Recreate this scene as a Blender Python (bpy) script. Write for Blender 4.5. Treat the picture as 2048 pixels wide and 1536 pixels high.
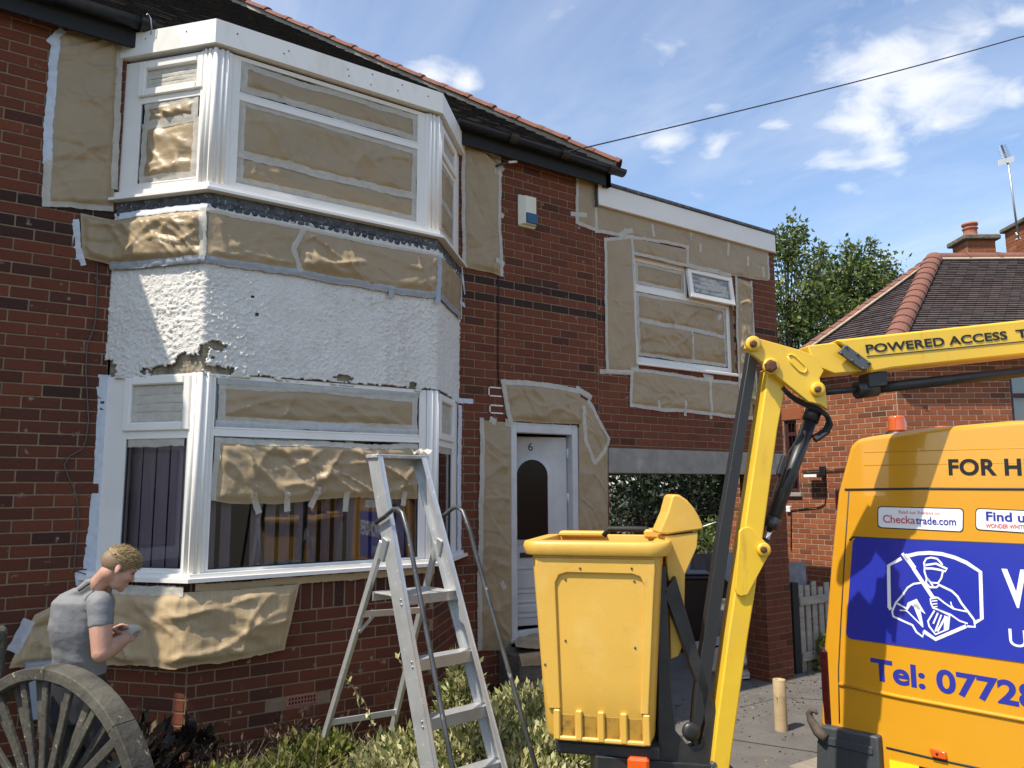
import bpy, bmesh, math, random
import numpy as np
from mathutils import Vector, Matrix
for o in list(bpy.data.objects): bpy.data.objects.remove(o)
SC = bpy.context.scene
COL = SC.collection
R = math.radians
random.seed(7)
# ---------------------------------------------------------------- camera
# world: X runs along the house front, Y into the house (front wall Y=0), Z=0 is eye level
F_PX, PITCH, ROLL, YAW, DIST = 1570.1, R(7.58), R(-.26), R(54.49), 6.132
FW = np.array([math.cos(YAW)*math.cos(PITCH), math.sin(YAW)*math.cos(PITCH), math.sin(PITCH)])
RT = np.array([math.sin(YAW), -math.cos(YAW), 0.]); UP = np.cross(RT, FW)
c_, s_ = math.cos(ROLL), math.sin(ROLL)
RT, UP = c_*RT+s_*UP, -s_*RT+c_*UP
CAM = np.array([0., -DIST, 0.])
cd = bpy.data.cameras.new('camera'); cam = bpy.data.objects.new('camera', cd); COL.objects.link(cam)
cd.sensor_width = 36; cd.lens = F_PX/2048*36; cd.clip_start = .05; cd.clip_end = 3000
cam.matrix_world = Matrix(((RT[0], UP[0], -FW[0], CAM[0]), (RT[1], UP[1], -FW[1], CAM[1]), (RT[2], UP[2], -FW[2], CAM[2]), (0, 0, 0, 1)))
SC.camera = cam
# ---------------------------------------------------------------- sun and sky
SUN_E, SUN_T = R(58), R(3.0)          # elevation; angle in front of the facade plane
SDIR = Vector((-math.cos(SUN_E)*math.cos(SUN_T), -math.cos(SUN_E)*math.sin(SUN_T), math.sin(SUN_E)))
sd = bpy.data.lights.new('sun', 'SUN'); sd.energy = 4.1; sd.angle = R(.53); sd.color = (1, .92, .79)
sun = bpy.data.objects.new('sun', sd); COL.objects.link(sun)
sun.rotation_euler = SDIR.to_track_quat('Z', 'Y').to_euler(); sun.location = (-20, -5, 25)
W = bpy.data.worlds.new('World'); SC.world = W; W.use_nodes = True
nt = W.node_tree; nt.nodes.clear()
def N(tree, t, **k):
    n = tree.nodes.new(t)
    for a, b in k.items(): setattr(n, a, b)
    return n
out = N(nt, 'ShaderNodeOutputWorld'); bg = N(nt, 'ShaderNodeBackground'); bg.inputs[1].default_value = .15
sky = N(nt, 'ShaderNodeTexSky', sky_type='NISHITA', sun_disc=False)
sky.sun_elevation = SUN_E; sky.sun_rotation = math.atan2(SDIR.x, SDIR.y)
sky.air_density = 1.0; sky.dust_density = .9; sky.ozone_density = 2.0; sky.altitude = 100
# broken cloud: noise on a cloud layer seen in perspective (direction / height)
tc = N(nt, 'ShaderNodeTexCoord'); sep = N(nt, 'ShaderNodeSeparateXYZ'); nt.links.new(tc.outputs['Generated'], sep.inputs[0])
mz = N(nt, 'ShaderNodeMath', operation='MAXIMUM'); nt.links.new(sep.outputs[2], mz.inputs[0]); mz.inputs[1].default_value = .02
az = N(nt, 'ShaderNodeMath', operation='ADD'); nt.links.new(mz.outputs[0], az.inputs[0]); az.inputs[1].default_value = .12
cmb = N(nt, 'ShaderNodeCombineXYZ')
for i in (0, 1):
    dv = N(nt, 'ShaderNodeMath', operation='DIVIDE'); nt.links.new(sep.outputs[i], dv.inputs[0]); nt.links.new(az.outputs[0], dv.inputs[1]); nt.links.new(dv.outputs[0], cmb.inputs[i])
def cloud(scale, off, rot, lo, hi, det, rough, stretch=(1, 1, 1), dist=.3):
    mp = N(nt, 'ShaderNodeMapping'); mp.inputs['Location'].default_value = off; mp.inputs['Rotation'].default_value = (0, 0, rot); mp.inputs['Scale'].default_value = stretch
    nt.links.new(cmb.outputs[0], mp.inputs[0])
    nz = N(nt, 'ShaderNodeTexNoise'); nz.inputs['Scale'].default_value = scale; nz.inputs['Detail'].default_value = det; nz.inputs['Roughness'].default_value = rough; nz.inputs['Distortion'].default_value = dist
    nt.links.new(mp.outputs[0], nz.inputs['Vector'])
    rp = N(nt, 'ShaderNodeMapRange', interpolation_type='SMOOTHSTEP'); rp.inputs[1].default_value = lo; rp.inputs[2].default_value = hi
    nt.links.new(nz.outputs[0], rp.inputs[0]); return rp
# cumulus: a few separate clouds, each an uneven patch of the layer, and the same noise thinly everywhere else
def cl_pos(u, v):
    d = FW+RT*(u-1024)/F_PX+UP*(768-v)/F_PX; d /= np.linalg.norm(d); return d[:2]/(max(d[2], .02)+.12)
nb_ = N(nt, 'ShaderNodeTexNoise'); nb_.inputs['Scale'].default_value = 7.; nb_.inputs['Detail'].default_value = 8; nb_.inputs['Roughness'].default_value = .56; nb_.inputs['Distortion'].default_value = .35; nt.links.new(cmb.outputs[0], nb_.inputs['Vector'])
acc = None
for u, v, ru, rv, k in ((1830, 170, 200, 130, 1.08), (1740, 240, 120, 80, 1.), (1900, 110, 120, 80, .95), (1660, 310, 80, 40, .7), (1790, 325, 60, 30, .6), (1330, 285, 62, 38, .85), (1428, 300, 36, 28, .7), (1430, 215, 70, 24, .6), (860, 150, 75, 42, 1.), (935, 160, 52, 40, .9), (1560, 250, 42, 22, .6), (2030, 190, 40, 40, .6), (2040, 30, 60, 40, .6), (1690, 370, 40, 30, .45)):
    c0 = cl_pos(u, v); eu = cl_pos(u+ru, v)-c0; ev = cl_pos(u, v+rv)-c0; Mi = np.linalg.inv(np.array([eu, ev]).T)
    sb = N(nt, 'ShaderNodeVectorMath', operation='SUBTRACT'); nt.links.new(cmb.outputs[0], sb.inputs[0]); sb.inputs[1].default_value = (c0[0], c0[1], 0)
    cb = N(nt, 'ShaderNodeCombineXYZ')
    for i in (0, 1):
        dt = N(nt, 'ShaderNodeVectorMath', operation='DOT_PRODUCT'); nt.links.new(sb.outputs[0], dt.inputs[0]); dt.inputs[1].default_value = (Mi[i][0], Mi[i][1], 0); nt.links.new(dt.outputs['Value'], cb.inputs[i])
    ln = N(nt, 'ShaderNodeVectorMath', operation='LENGTH'); nt.links.new(cb.outputs[0], ln.inputs[0])
    mr = N(nt, 'ShaderNodeMapRange'); mr.inputs[1].default_value = 1.25; mr.inputs[2].default_value = .1; mr.inputs[3].default_value = 0; mr.inputs[4].default_value = k; nt.links.new(ln.outputs['Value'], mr.inputs[0])
    if acc is None: acc = mr.outputs[0]
    else:
        mxx = N(nt, 'ShaderNodeMath', operation='MAXIMUM'); nt.links.new(acc, mxx.inputs[0]); nt.links.new(mr.outputs[0], mxx.inputs[1]); acc = mxx.outputs[0]
ad_ = N(nt, 'ShaderNodeMath', operation='MULTIPLY_ADD'); nt.links.new(acc, ad_.inputs[0]); ad_.inputs[1].default_value = .42; nt.links.new(nb_.outputs[0], ad_.inputs[2])
c1 = N(nt, 'ShaderNodeMapRange', interpolation_type='SMOOTHSTEP'); c1.inputs[1].default_value = .52; c1.inputs[2].default_value = 1.0; nt.links.new(ad_.outputs[0], c1.inputs[0])
c2 = cloud(1.1, (4.1, 2.2, 1), R(35), .30, .85, 6, .6, (2.2, .7, 1), .8)
m2 = N(nt, 'ShaderNodeMath', operation='MULTIPLY'); nt.links.new(c2.outputs[0], m2.inputs[0]); m2.inputs[1].default_value = .42
mx = N(nt, 'ShaderNodeMath', operation='MAXIMUM'); nt.links.new(c1.outputs[0], mx.inputs[0]); nt.links.new(m2.outputs[0], mx.inputs[1])
mul = N(nt, 'ShaderNodeMath', operation='MULTIPLY'); nt.links.new(mx.outputs[0], mul.inputs[0]); mul.inputs[1].default_value = .8
mix = N(nt, 'ShaderNodeMixRGB'); mix.inputs[2].default_value = (5.0, 5.0, 5.05, 1)
nt.links.new(mul.outputs[0], mix.inputs[0]); nt.links.new(sky.outputs[0], mix.inputs[1])
nt.links.new(mix.outputs[0], bg.inputs[0]); nt.links.new(bg.outputs[0], out.inputs[0])
SC.view_settings.view_transform = 'Standard'; SC.view_settings.look = 'None'; SC.view_settings.gamma = 1
SC.view_settings.exposure = .64
# ---------------------------------------------------------------- measuring: a pixel of the survey photograph to a point on a real plane
def ray(u, v): return FW+RT*(u-1024)/F_PX+UP*(768-v)/F_PX
def PY(u, v, y=0.):                    # on the plane Y=y
    q = ray(u, v); return CAM+q*(y-CAM[1])/q[1]
def PZ(u, v, z):
    q = ray(u, v); return CAM+q*z/q[2]
def PD(u, v, t): return CAM+ray(u, v)*t
def PP(u, v, p0, n):
    q = ray(u, v); p0 = np.array(p0, float); n = np.array(n, float); return CAM+q*((p0-CAM)@n)/(q@n)
def depth(p): return (np.array(p)-CAM)@FW
def PJ(p):
    X = np.array(p)-CAM; z = X@FW; return 1024+F_PX*(X@RT)/z, 768-F_PX*(X@UP)/z, z
# ---------------------------------------------------------------- objects
def wl(o):
    v = Vector((0, 0, 0))
    while o is not None: v += o.location; o = o.parent
    return v
def tag(o, label=None, cat=None, group=None, kind=None):
    if label: o['label'] = label
    if cat: o['category'] = cat
    if group: o['group'] = group
    if kind: o['kind'] = kind
    return o
def thing(name, label, cat, loc=(0, 0, 0), group=None):
    o = bpy.data.objects.new(name, None); COL.objects.link(o); o.location = [float(x) for x in loc]; o.empty_display_size = .1
    return tag(o, label, cat, group)
def mesh_obj(name, me, mat, parent=None):
    o = bpy.data.objects.new(name, me); COL.objects.link(o); o.parent = parent
    if mat is not None and not me.materials: me.materials.append(mat)
    return o
class MB:
    "collects shapes in world coordinates; build() links them as one mesh object"
    def __init__(s): s.v = []; s.f = []; s.sm = []; s.att = []
    def add(s, v, f, sm=False, a=0.):
        b = len(s.v); s.v.extend([tuple(float(t) for t in p) for p in v]); s.f.extend([tuple(i+b for i in q) for q in f]); s.sm.extend([sm]*len(f)); s.att.extend([a]*len(f)); return s
    def box(s, p0, p1, M=None, bev=0., a=0.):
        x0, y0, z0 = [min(p0[i], p1[i]) for i in range(3)]; x1, y1, z1 = [max(p0[i], p1[i]) for i in range(3)]
        if bev <= 0:
            v = [(x0, y0, z0), (x1, y0, z0), (x1, y1, z0), (x0, y1, z0), (x0, y0, z1), (x1, y0, z1), (x1, y1, z1), (x0, y1, z1)]
            f = [(0, 3, 2, 1), (4, 5, 6, 7), (0, 1, 5, 4), (1, 2, 6, 5), (2, 3, 7, 6), (3, 0, 4, 7)]
        else:
            bev = min(bev, .45*min(x1-x0, y1-y0, z1-z0)); v = []; f = []; cx = [(x0, x1), (y0, y1), (z0, z1)]; ix = {}
            for i in (0, 1):
                for j in (0, 1):
                    for k in (0, 1):
                        c = [cx[0][i], cx[1][j], cx[2][k]]; sg = (1-2*i, 1-2*j, 1-2*k)
                        for ax in range(3):
                            p = list(c)
                            for t in range(3):
                                if t != ax: p[t] += sg[t]*bev
                            ix[(i, j, k, ax)] = len(v); v.append(tuple(p))
            for ax in range(3):
                o = [t for t in range(3) if t != ax]
                for sd_ in (0, 1):
                    q = []
                    for a_, b_ in ((0, 0), (1, 0), (1, 1), (0, 1)):
                        k = [0, 0, 0]; k[ax] = sd_; k[o[0]] = a_; k[o[1]] = b_; q.append(ix[(*k, ax)])
                    if (sd_ == 1) == (ax == 1): q = q[::-1]
                    f.append(tuple(q))
            for ax in range(3):                      # edges along ax
                o = [t for t in range(3) if t != ax]
                for a_ in (0, 1):
                    for b_ in (0, 1):
                        k0 = [0, 0, 0]; k0[o[0]] = a_; k0[o[1]] = b_; k1 = list(k0); k1[ax] = 1
                        q = [ix[(*k0, o[0])], ix[(*k1, o[0])], ix[(*k1, o[1])], ix[(*k0, o[1])]]
                        f.append(tuple(q))
            for i in (0, 1):
                for j in (0, 1):
                    for k in (0, 1): f.append((ix[(i, j, k, 0)], ix[(i, j, k, 1)], ix[(i, j, k, 2)]))
        if M is not None: v = [tuple(M @ Vector(p)) for p in v]
        return s.add(v, f, False, a)
    def prism(s, loop, d, a=0.):
        "closed 3-D loop swept by vector d"
        n = len(loop); d = np.array(d, float); L = [np.array(p, float) for p in loop]
        v = L+[p+d for p in L]
        f = [tuple(range(n))[::-1], tuple(range(n, 2*n))]+[(i, (i+1) % n, (i+1) % n+n, i+n) for i in range(n)]
        return s.add(v, f, False, a)
    def tube(s, pts, r, seg=8, caps=True, sm=True, a=0.):
        P = [Vector(p) for p in pts]; n = len(P); rr = r if hasattr(r, '__len__') else [r]*n; v = []; f = []
        t0 = (P[1]-P[0]).normalized(); up = Vector((0, 0, 1)) if abs(t0.z) < .9 else Vector((1, 0, 0)); nrm = t0.cross(up).normalized()
        for i in range(n):
            t = (P[min(i+1, n-1)]-P[max(i-1, 0)]).normalized(); nrm = (nrm-t*nrm.dot(t)).normalized(); b = t.cross(nrm)
            for k in range(seg):
                an = 2*math.pi*k/seg; v.append(P[i]+(nrm*math.cos(an)+b*math.sin(an))*rr[i])
        for i in range(n-1):
            for k in range(seg): f.append((i*seg+k, i*seg+(k+1) % seg, (i+1)*seg+(k+1) % seg, (i+1)*seg+k))
        b0 = len(s.v); s.add(v, f, sm, a)
        if caps: s.f += [tuple(b0+k for k in range(seg))[::-1], tuple(b0+(n-1)*seg+k for k in range(seg))]; s.sm += [False]*2; s.att += [a]*2
        return s
    def bar(s, p, q, w, h, side=None, bev=0., a=0.):
        "rectangular bar from p to q; w along side vector, h across"
        p = Vector(p); q = Vector(q); d = (q-p); L = d.length; d.normalize()
        sd_ = Vector(side) if side is not None else (d.cross(Vector((0, 0, 1))) if abs(d.z) < .95 else Vector((1, 0, 0)))
        sd_ = (sd_-d*sd_.dot(d)).normalized(); t = d.cross(sd_)
        M = Matrix(((d.x, sd_.x, t.x, p.x), (d.y, sd_.y, t.y, p.y), (d.z, sd_.z, t.z, p.z), (0, 0, 0, 1)))
        return s.box((0, -w/2, -h/2), (L, w/2, h/2), M, bev, a)
    def lathe(s, c, prof, ax=(0, 0, 1), seg=20, sm=True, a=0.):
        ax = Vector(ax).normalized(); e1 = ax.orthogonal().normalized(); e2 = ax.cross(e1); c = Vector(c); v = []; f = []
        for r_, h in prof:
            for k in range(seg):
                an = 2*math.pi*k/seg; v.append(c+ax*h+(e1*math.cos(an)+e2*math.sin(an))*r_)
        m = len(prof)
        for i in range(m-1):
            for k in range(seg): f.append((i*seg+k, i*seg+(k+1) % seg, (i+1)*seg+(k+1) % seg, (i+1)*seg+k))
        f.append(tuple(range(seg))[::-1]); f.append(tuple((m-1)*seg+k for k in range(seg)))
        return s.add(v, f, sm, a)
    def grid(s, G, sm=True, a=0., flip=False):
        n, m = len(G), len(G[0]); v = [p for r_ in G for p in r_]
        f = [(i*m+j, i*m+j+1, (i+1)*m+j+1, (i+1)*m+j) for i in range(n-1) for j in range(m-1)]
        if flip: f = [q[::-1] for q in f]
        return s.add(v, f, sm, a)
    def build(s, name, mat, parent=None, base=None, attr=False):
        off = wl(parent) if parent is not None else (Vector(base) if base is not None else Vector((0, 0, 0)))
        me = bpy.data.meshes.new(name)
        V = np.array(s.v, float)-np.array(off) if s.v else np.zeros((0, 3))
        me.from_pydata(V.tolist(), [], s.f)
        me.polygons.foreach_set('use_smooth', s.sm)
        if attr:
            at = me.attributes.new('tone', 'FLOAT', 'FACE'); at.data.foreach_set('value', s.att)
        me.update()
        o = mesh_obj(name, me, mat, parent)
        if parent is None: o.location = off
        return o
def fix(o):
    bm = bmesh.new(); bm.from_mesh(o.data); bmesh.ops.recalc_face_normals(bm, faces=bm.faces); bm.to_mesh(o.data); bm.free(); return o
# ---------------------------------------------------------------- materials
MAT = {}
def mat(name, col, rough=.6, metal=0., noise=None, bump=None, spec=.5, alpha=None, trans=None, coat=0., emit=None):
    """col rgb; noise=(scale, col2, lo, hi, detail) mixes a second colour; bump=(scale, strength, dist)"""
    m = bpy.data.materials.new(name); m.use_nodes = True; t = m.node_tree; b = t.nodes['Principled BSDF']
    b.inputs['Base Color'].default_value = (*col, 1); b.inputs['Roughness'].default_value = rough; b.inputs['Metallic'].default_value = metal
    b.inputs['Specular IOR Level'].default_value = spec; b.inputs['Coat Weight'].default_value = coat
    geo = N(t, 'ShaderNodeNewGeometry'); pos = geo.outputs['Position']
    if noise:
        ns = noise if isinstance(noise, list) else [noise]; cur = None
        for i, (sc, c2, lo, hi, det) in enumerate(ns):
            nz = N(t, 'ShaderNodeTexNoise'); nz.inputs['Detail'].default_value = det; nz.inputs['Roughness'].default_value = .62
            if hasattr(sc, '__len__'):
                mp = N(t, 'ShaderNodeMapping'); mp.inputs['Scale'].default_value = sc; t.links.new(pos, mp.inputs[0]); t.links.new(mp.outputs[0], nz.inputs['Vector']); nz.inputs['Scale'].default_value = 1
            else:
                nz.inputs['Scale'].default_value = sc; t.links.new(pos, nz.inputs['Vector'])
            rp = N(t, 'ShaderNodeMapRange'); rp.inputs[1].default_value = lo; rp.inputs[2].default_value = hi; t.links.new(nz.outputs[0], rp.inputs[0])
            mx = N(t, 'ShaderNodeMixRGB'); mx.inputs[2].default_value = (*c2, 1); t.links.new(rp.outputs[0], mx.inputs[0])
            if cur is None: mx.inputs[1].default_value = (*col, 1)
            else: t.links.new(cur.outputs[0], mx.inputs[1])
            cur = mx
        t.links.new(cur.outputs[0], b.inputs['Base Color'])
    if bump:
        bs = bump if isinstance(bump, list) else [bump]; prev = None
        for sc, st, ds in bs:
            nz = N(t, 'ShaderNodeTexNoise'); nz.inputs['Detail'].default_value = 5
            if hasattr(sc, '__len__'):
                mp = N(t, 'ShaderNodeMapping'); mp.inputs['Scale'].default_value = sc; t.links.new(pos, mp.inputs[0]); t.links.new(mp.outputs[0], nz.inputs['Vector']); nz.inputs['Scale'].default_value = 1
            else:
                nz.inputs['Scale'].default_value = sc; t.links.new(pos, nz.inputs['Vector'])
            bp = N(t, 'ShaderNodeBump'); bp.inputs['Strength'].default_value = st; bp.inputs['Distance'].default_value = ds
            t.links.new(nz.outputs[0], bp.inputs['Height'])
            if prev: t.links.new(prev.outputs[0], bp.inputs['Normal'])
            prev = bp
        t.links.new(prev.outputs[0], b.inputs['Normal'])
    if alpha is not None: b.inputs['Alpha'].default_value = alpha
    if trans is not None: b.inputs['Transmission Weight'].default_value = trans
    if emit: b.inputs['Emission Color'].default_value = (*emit[0], 1); b.inputs['Emission Strength'].default_value = emit[1]
    MAT[name] = m; return m
def toned(name, stops, rough=.85, src='ATTR', noise=(60, .35), bump=(90, .5, .004), fleck=None, spec=.3, stain=.24):
    "colour ramp driven by a per-piece tone (face attribute 'tone', or the object's colour)"
    m = bpy.data.materials.new(name); m.use_nodes = True; t = m.node_tree; b = t.nodes['Principled BSDF']; b.inputs['Roughness'].default_value = rough; b.inputs['Specular IOR Level'].default_value = spec
    if src == 'ATTR': a = N(t, 'ShaderNodeAttribute', attribute_name='tone'); so = a.outputs['Fac']
    else:
        a = N(t, 'ShaderNodeObjectInfo'); sp = N(t, 'ShaderNodeSeparateColor'); t.links.new(a.outputs['Color'], sp.inputs[0]); so = sp.outputs[0]
    geo = N(t, 'ShaderNodeNewGeometry')
    nz = N(t, 'ShaderNodeTexNoise'); nz.inputs['Scale'].default_value = noise[0]; nz.inputs['Detail'].default_value = 6; nz.inputs['Roughness'].default_value = .65; t.links.new(geo.outputs['Position'], nz.inputs['Vector'])
    sb = N(t, 'ShaderNodeMath', operation='MULTIPLY_ADD'); sb.inputs[1].default_value = noise[1]; sb.inputs[2].default_value = -noise[1]/2; t.links.new(nz.outputs[0], sb.inputs[0])
    ad0 = N(t, 'ShaderNodeMath', operation='ADD'); t.links.new(so, ad0.inputs[0]); t.links.new(sb.outputs[0], ad0.inputs[1])
    nl = N(t, 'ShaderNodeTexNoise'); nl.inputs['Scale'].default_value = 1.1; nl.inputs['Detail'].default_value = 5; nl.inputs['Roughness'].default_value = .65; t.links.new(geo.outputs['Position'], nl.inputs['Vector'])
    ad = N(t, 'ShaderNodeMath', operation='MULTIPLY_ADD'); t.links.new(nl.outputs[0], ad.inputs[0]); ad.inputs[1].default_value = stain; ad.inputs[2].default_value = -stain/2
    ad2 = N(t, 'ShaderNodeMath', operation='ADD'); t.links.new(ad0.outputs[0], ad2.inputs[0]); t.links.new(ad.outputs[0], ad2.inputs[1]); ad = ad2
    rp = N(t, 'ShaderNodeValToRGB'); e = rp.color_ramp.elements
    for i, (p, c) in enumerate(stops):
        el = e[i] if i < 2 else e.new(p)
        el.position = p; el.color = (*c, 1)
    t.links.new(ad.outputs[0], rp.inputs[0]); cur = rp.outputs[0]
    if fleck:
        n2 = N(t, 'ShaderNodeTexNoise'); n2.inputs['Scale'].default_value = fleck[0]; n2.inputs['Detail'].default_value = 4; t.links.new(geo.outputs['Position'], n2.inputs['Vector'])
        r2 = N(t, 'ShaderNodeMapRange'); r2.inputs[1].default_value = fleck[1]; r2.inputs[2].default_value = fleck[2]; t.links.new(n2.outputs[0], r2.inputs[0])
        mx = N(t, 'ShaderNodeMixRGB'); mx.inputs[2].default_value = (*fleck[3], 1); t.links.new(r2.outputs[0], mx.inputs[0]); t.links.new(cur, mx.inputs[1]); cur = mx.outputs[0]
    t.links.new(cur, b.inputs['Base Color'])
    n3 = N(t, 'ShaderNodeTexNoise'); n3.inputs['Scale'].default_value = bump[0]; n3.inputs['Detail'].default_value = 6; t.links.new(geo.outputs['Position'], n3.inputs['Vector'])
    bp = N(t, 'ShaderNodeBump'); bp.inputs['Strength'].default_value = bump[1]; bp.inputs['Distance'].default_value = bump[2]; t.links.new(n3.outputs[0], bp.inputs['Height']); t.links.new(bp.outputs[0], b.inputs['Normal'])
    MAT[name] = m; return m
BR = [(0., (.028, .016, .013)), (1., (.25, .080, .035)), (.3, (.070, .025, .016)), (.55, (.135, .038, .0185)), (.8, (.18, .054, .024))]
toned('brick', BR, src='OBJ', fleck=(14, .66, .74, (.32, .22, .17))); toned('brick_mass', BR, fleck=(14, .66, .74, (.32, .22, .17)))
NB = [(0., (.06, .032, .022)), (1., (.33, .115, .045)), (.4, (.18, .055, .024)), (.7, (.25, .076, .031))]
toned('neighbour_brick', NB, src='OBJ'); toned('neighbour_brick_mass', NB)
mat('mortar', (.27, .195, .115), .95, noise=[(22, (.19, .14, .085), .35, .7, 6), (1.3, (.14, .11, .075), .5, .8, 5)], bump=(120, .6, .004))
mat('pale_mortar', (.42, .35, .26), .95, noise=(30, (.32, .27, .20), .35, .7, 5))
mat('upvc', (.79, .765, .715), .40, noise=[(3, (.73, .705, .65), .4, .8, 4), (26, (.64, .59, .50), .68, .85, 5)], spec=.35)
mat('upvc_dirty', (.79, .765, .71), .45, noise=[((6, 6, 2), (.62, .58, .48), .5, .85, 6), (40, (.4, .36, .28), .72, .8, 4)])
mat('gasket', (.03, .03, .035), .6)
mat('shade_grey', (.35, .36, .37), .7)
mat('black_plastic', (.012, .013, .015), .33, noise=(9, (.03, .03, .03), .5, .8, 4))
mat('timber_black', (.010, .011, .011), .75, noise=(20, (.12, .085, .05), .70, .78, 5))
mat('concrete', (.30, .28, .24), .9, noise=[(6, (.20, .19, .165), .35, .7, 6), (2.2, (.42, .40, .36), .62, .75, 4)], bump=(50, .4, .004))
mat('stone', (.17, .145, .11), .95, noise=[(9, (.09, .075, .055), .35, .7, 6), (30, (.10, .12, .05), .6, .8, 5)], bump=(30, .8, .02))
# ================================================================ ground
def gz(x, y):
    "ground height: garden beside the bay, drive lower on the right, street a little higher behind the viewer"
    t = min(1., max(0., (x-3.9)/1.3)); t = t*t*(3-2*t)
    g = -1.93*(1-t)-2.31*t
    k = min(1., max(0., (-y-3.2)/2.6)); k = k*k*(3-2*k)
    return g*(1-k)+(g*.45-1.7*.55+.05)*k if x < 3 else g*(1-k*max(0, 1-(x-3)/2))+(-1.75)*k*max(0, 1-(x-3)/2)
mat('soil', (.075, .058, .04), .95, noise=[(7, (.12, .10, .065), .4, .7, 6), (2, (.06, .075, .03), .45, .7, 5)], bump=(26, .8, .03))
mat('tarmac', (.115, .108, .10), .9, noise=[(160, (.20, .19, .18), .52, .75, 3), (3, (.085, .08, .073), .4, .75, 6), (11, (.16, .14, .115), .6, .8, 6)], bump=(210, .5, .004))
xs = sorted(set([-900, -300, -100, -40, -20, -12]+[round(-8+i*.25, 3) for i in range(101)]+[24, 40, 100, 300, 900]))
ys = sorted(set([-900, -300, -100, -40, -20, -12]+[round(-9+i*.25, 3) for i in range(61)]+[9, 14, 24, 40, 100, 300, 900]))
g = MB(); g.grid([[(x, y, gz(x, y)) for y in ys] for x in xs], flip=True)
tag(g.build('ground', MAT['soil']), kind='structure')
g = MB(); dx = [4.7+i*.25 for i in range(54)]; dy = [-9+i*.25 for i in range(57)]
g.grid([[(x+(.16*math.sin(y*2.1)+.07*math.sin(y*5.7) if x < 4.75 else 0), y, gz(x+.1, y)+.012) for y in dy] for x in dx], flip=True)
tag(g.build('driveway', MAT['tarmac']), kind='structure')
# ================================================================ the house
H, L = .082, .2315
house = thing('brick_house', 'red brick semi-detached house with white bay windows, taped brown paper and front door 6', 'house', (2.6, .2, -2.0))
A2, B2, W1, W2 = (1.35, -.593), (3.18, -.593), (.86, 0.), (3.76, 0.)
class Fr:
    "a vertical wall face: origin, direction along it, outward normal"
    def __init__(s, p, q):
        s.o = np.array([p[0], p[1], 0.]); d = np.array([q[0]-p[0], q[1]-p[1], 0.]); s.len = float(np.linalg.norm(d)); s.ex = d/s.len
        s.n = np.array([s.ex[1], -s.ex[0], 0.])
        s.M = Matrix(((s.ex[0], s.n[0], 0, s.o[0]), (s.ex[1], s.n[1], 0, s.o[1]), (0, 0, 1, 0), (0, 0, 0, 1)))
    def p(s, a, z, d=0.): return s.o+s.ex*a+s.n*d+np.array([0, 0, z])
    def px(s, u, v, d=0.): return PP(u, v, s.o+s.n*d, s.n)
    def sz(s, u, v, d=0.):
        q = s.px(u, v, d)-s.o; return float(q@s.ex), float(q[2])
FAC = Fr((0, 0), (1, 0)); BF = Fr(A2, B2); BL = Fr(W1, A2); BRt = Fr(B2, W2)
def rect_minus(s0, s1, z0, z1, holes):
    xs = sorted({s0, s1, *[min(max(h[i], s0), s1) for h in holes for i in (0, 1)]}); zs = sorted({z0, z1, *[min(max(h[i], z0), z1) for h in holes for i in (2, 3)]}); o = []
    for a, b in zip(xs, xs[1:]):
        for c, d in zip(zs, zs[1:]):
            m, n = (a+b)/2, (c+d)/2
            if not any(h[0] < m < h[1] and h[2] < n < h[3] for h in holes): o.append((a, b, c, d))
    return o
def lay(F, s0, s1, z0, z1, zref, phase, holes=(), tone=None, out=None, L=L, H=H, mb=None, thick=.1, j=.010):
    "stretcher bond on one wall face; bricks go to out, the mortar bed to mb"
    rnd = random.Random(int(phase*999)+int(s0*77)+int(z0*31))
    if mb is not None:
        for a, b, c, d in rect_minus(s0, s1, z0, z1, holes): mb.box((a, -thick, c), (b, 0, d), F.M)
    k0 = math.floor((z0-zref)/H)-1; k1 = math.ceil((z1-zref)/H)+1
    for k in range(k0, k1):
        za, zb = max(zref+k*H, z0), min(zref+(k+1)*H, z1)
        if zb-za < .03: continue
        ph = phase+(L/2 if k % 2 else 0); i0 = math.floor((s0-ph)/L)-1
        for i in range(i0, i0+int((s1-s0)/L)+4):
            a, b = max(ph+i*L, s0), min(ph+(i+1)*L, s1)
            segs = [(a, b)]
            for h in holes:
                if h[2] < (za+zb)/2 < h[3]:
                    ns = []
                    for p, q in segs:
                        if q <= h[0] or p >= h[1]: ns.append((p, q))
                        else:
                            if p < h[0]: ns.append((p, h[0]))
                            if q > h[1]: ns.append((h[1], q))
                    segs = ns
            for p, q in segs:
                if q-p < .035: continue
                out.append(dict(F=F, a=p+j/2, b=q-j/2, c=za+j/2, d=zb-j/2, t=tone(k, rnd, (p+q)/2) if tone else rnd.random()))
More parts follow.
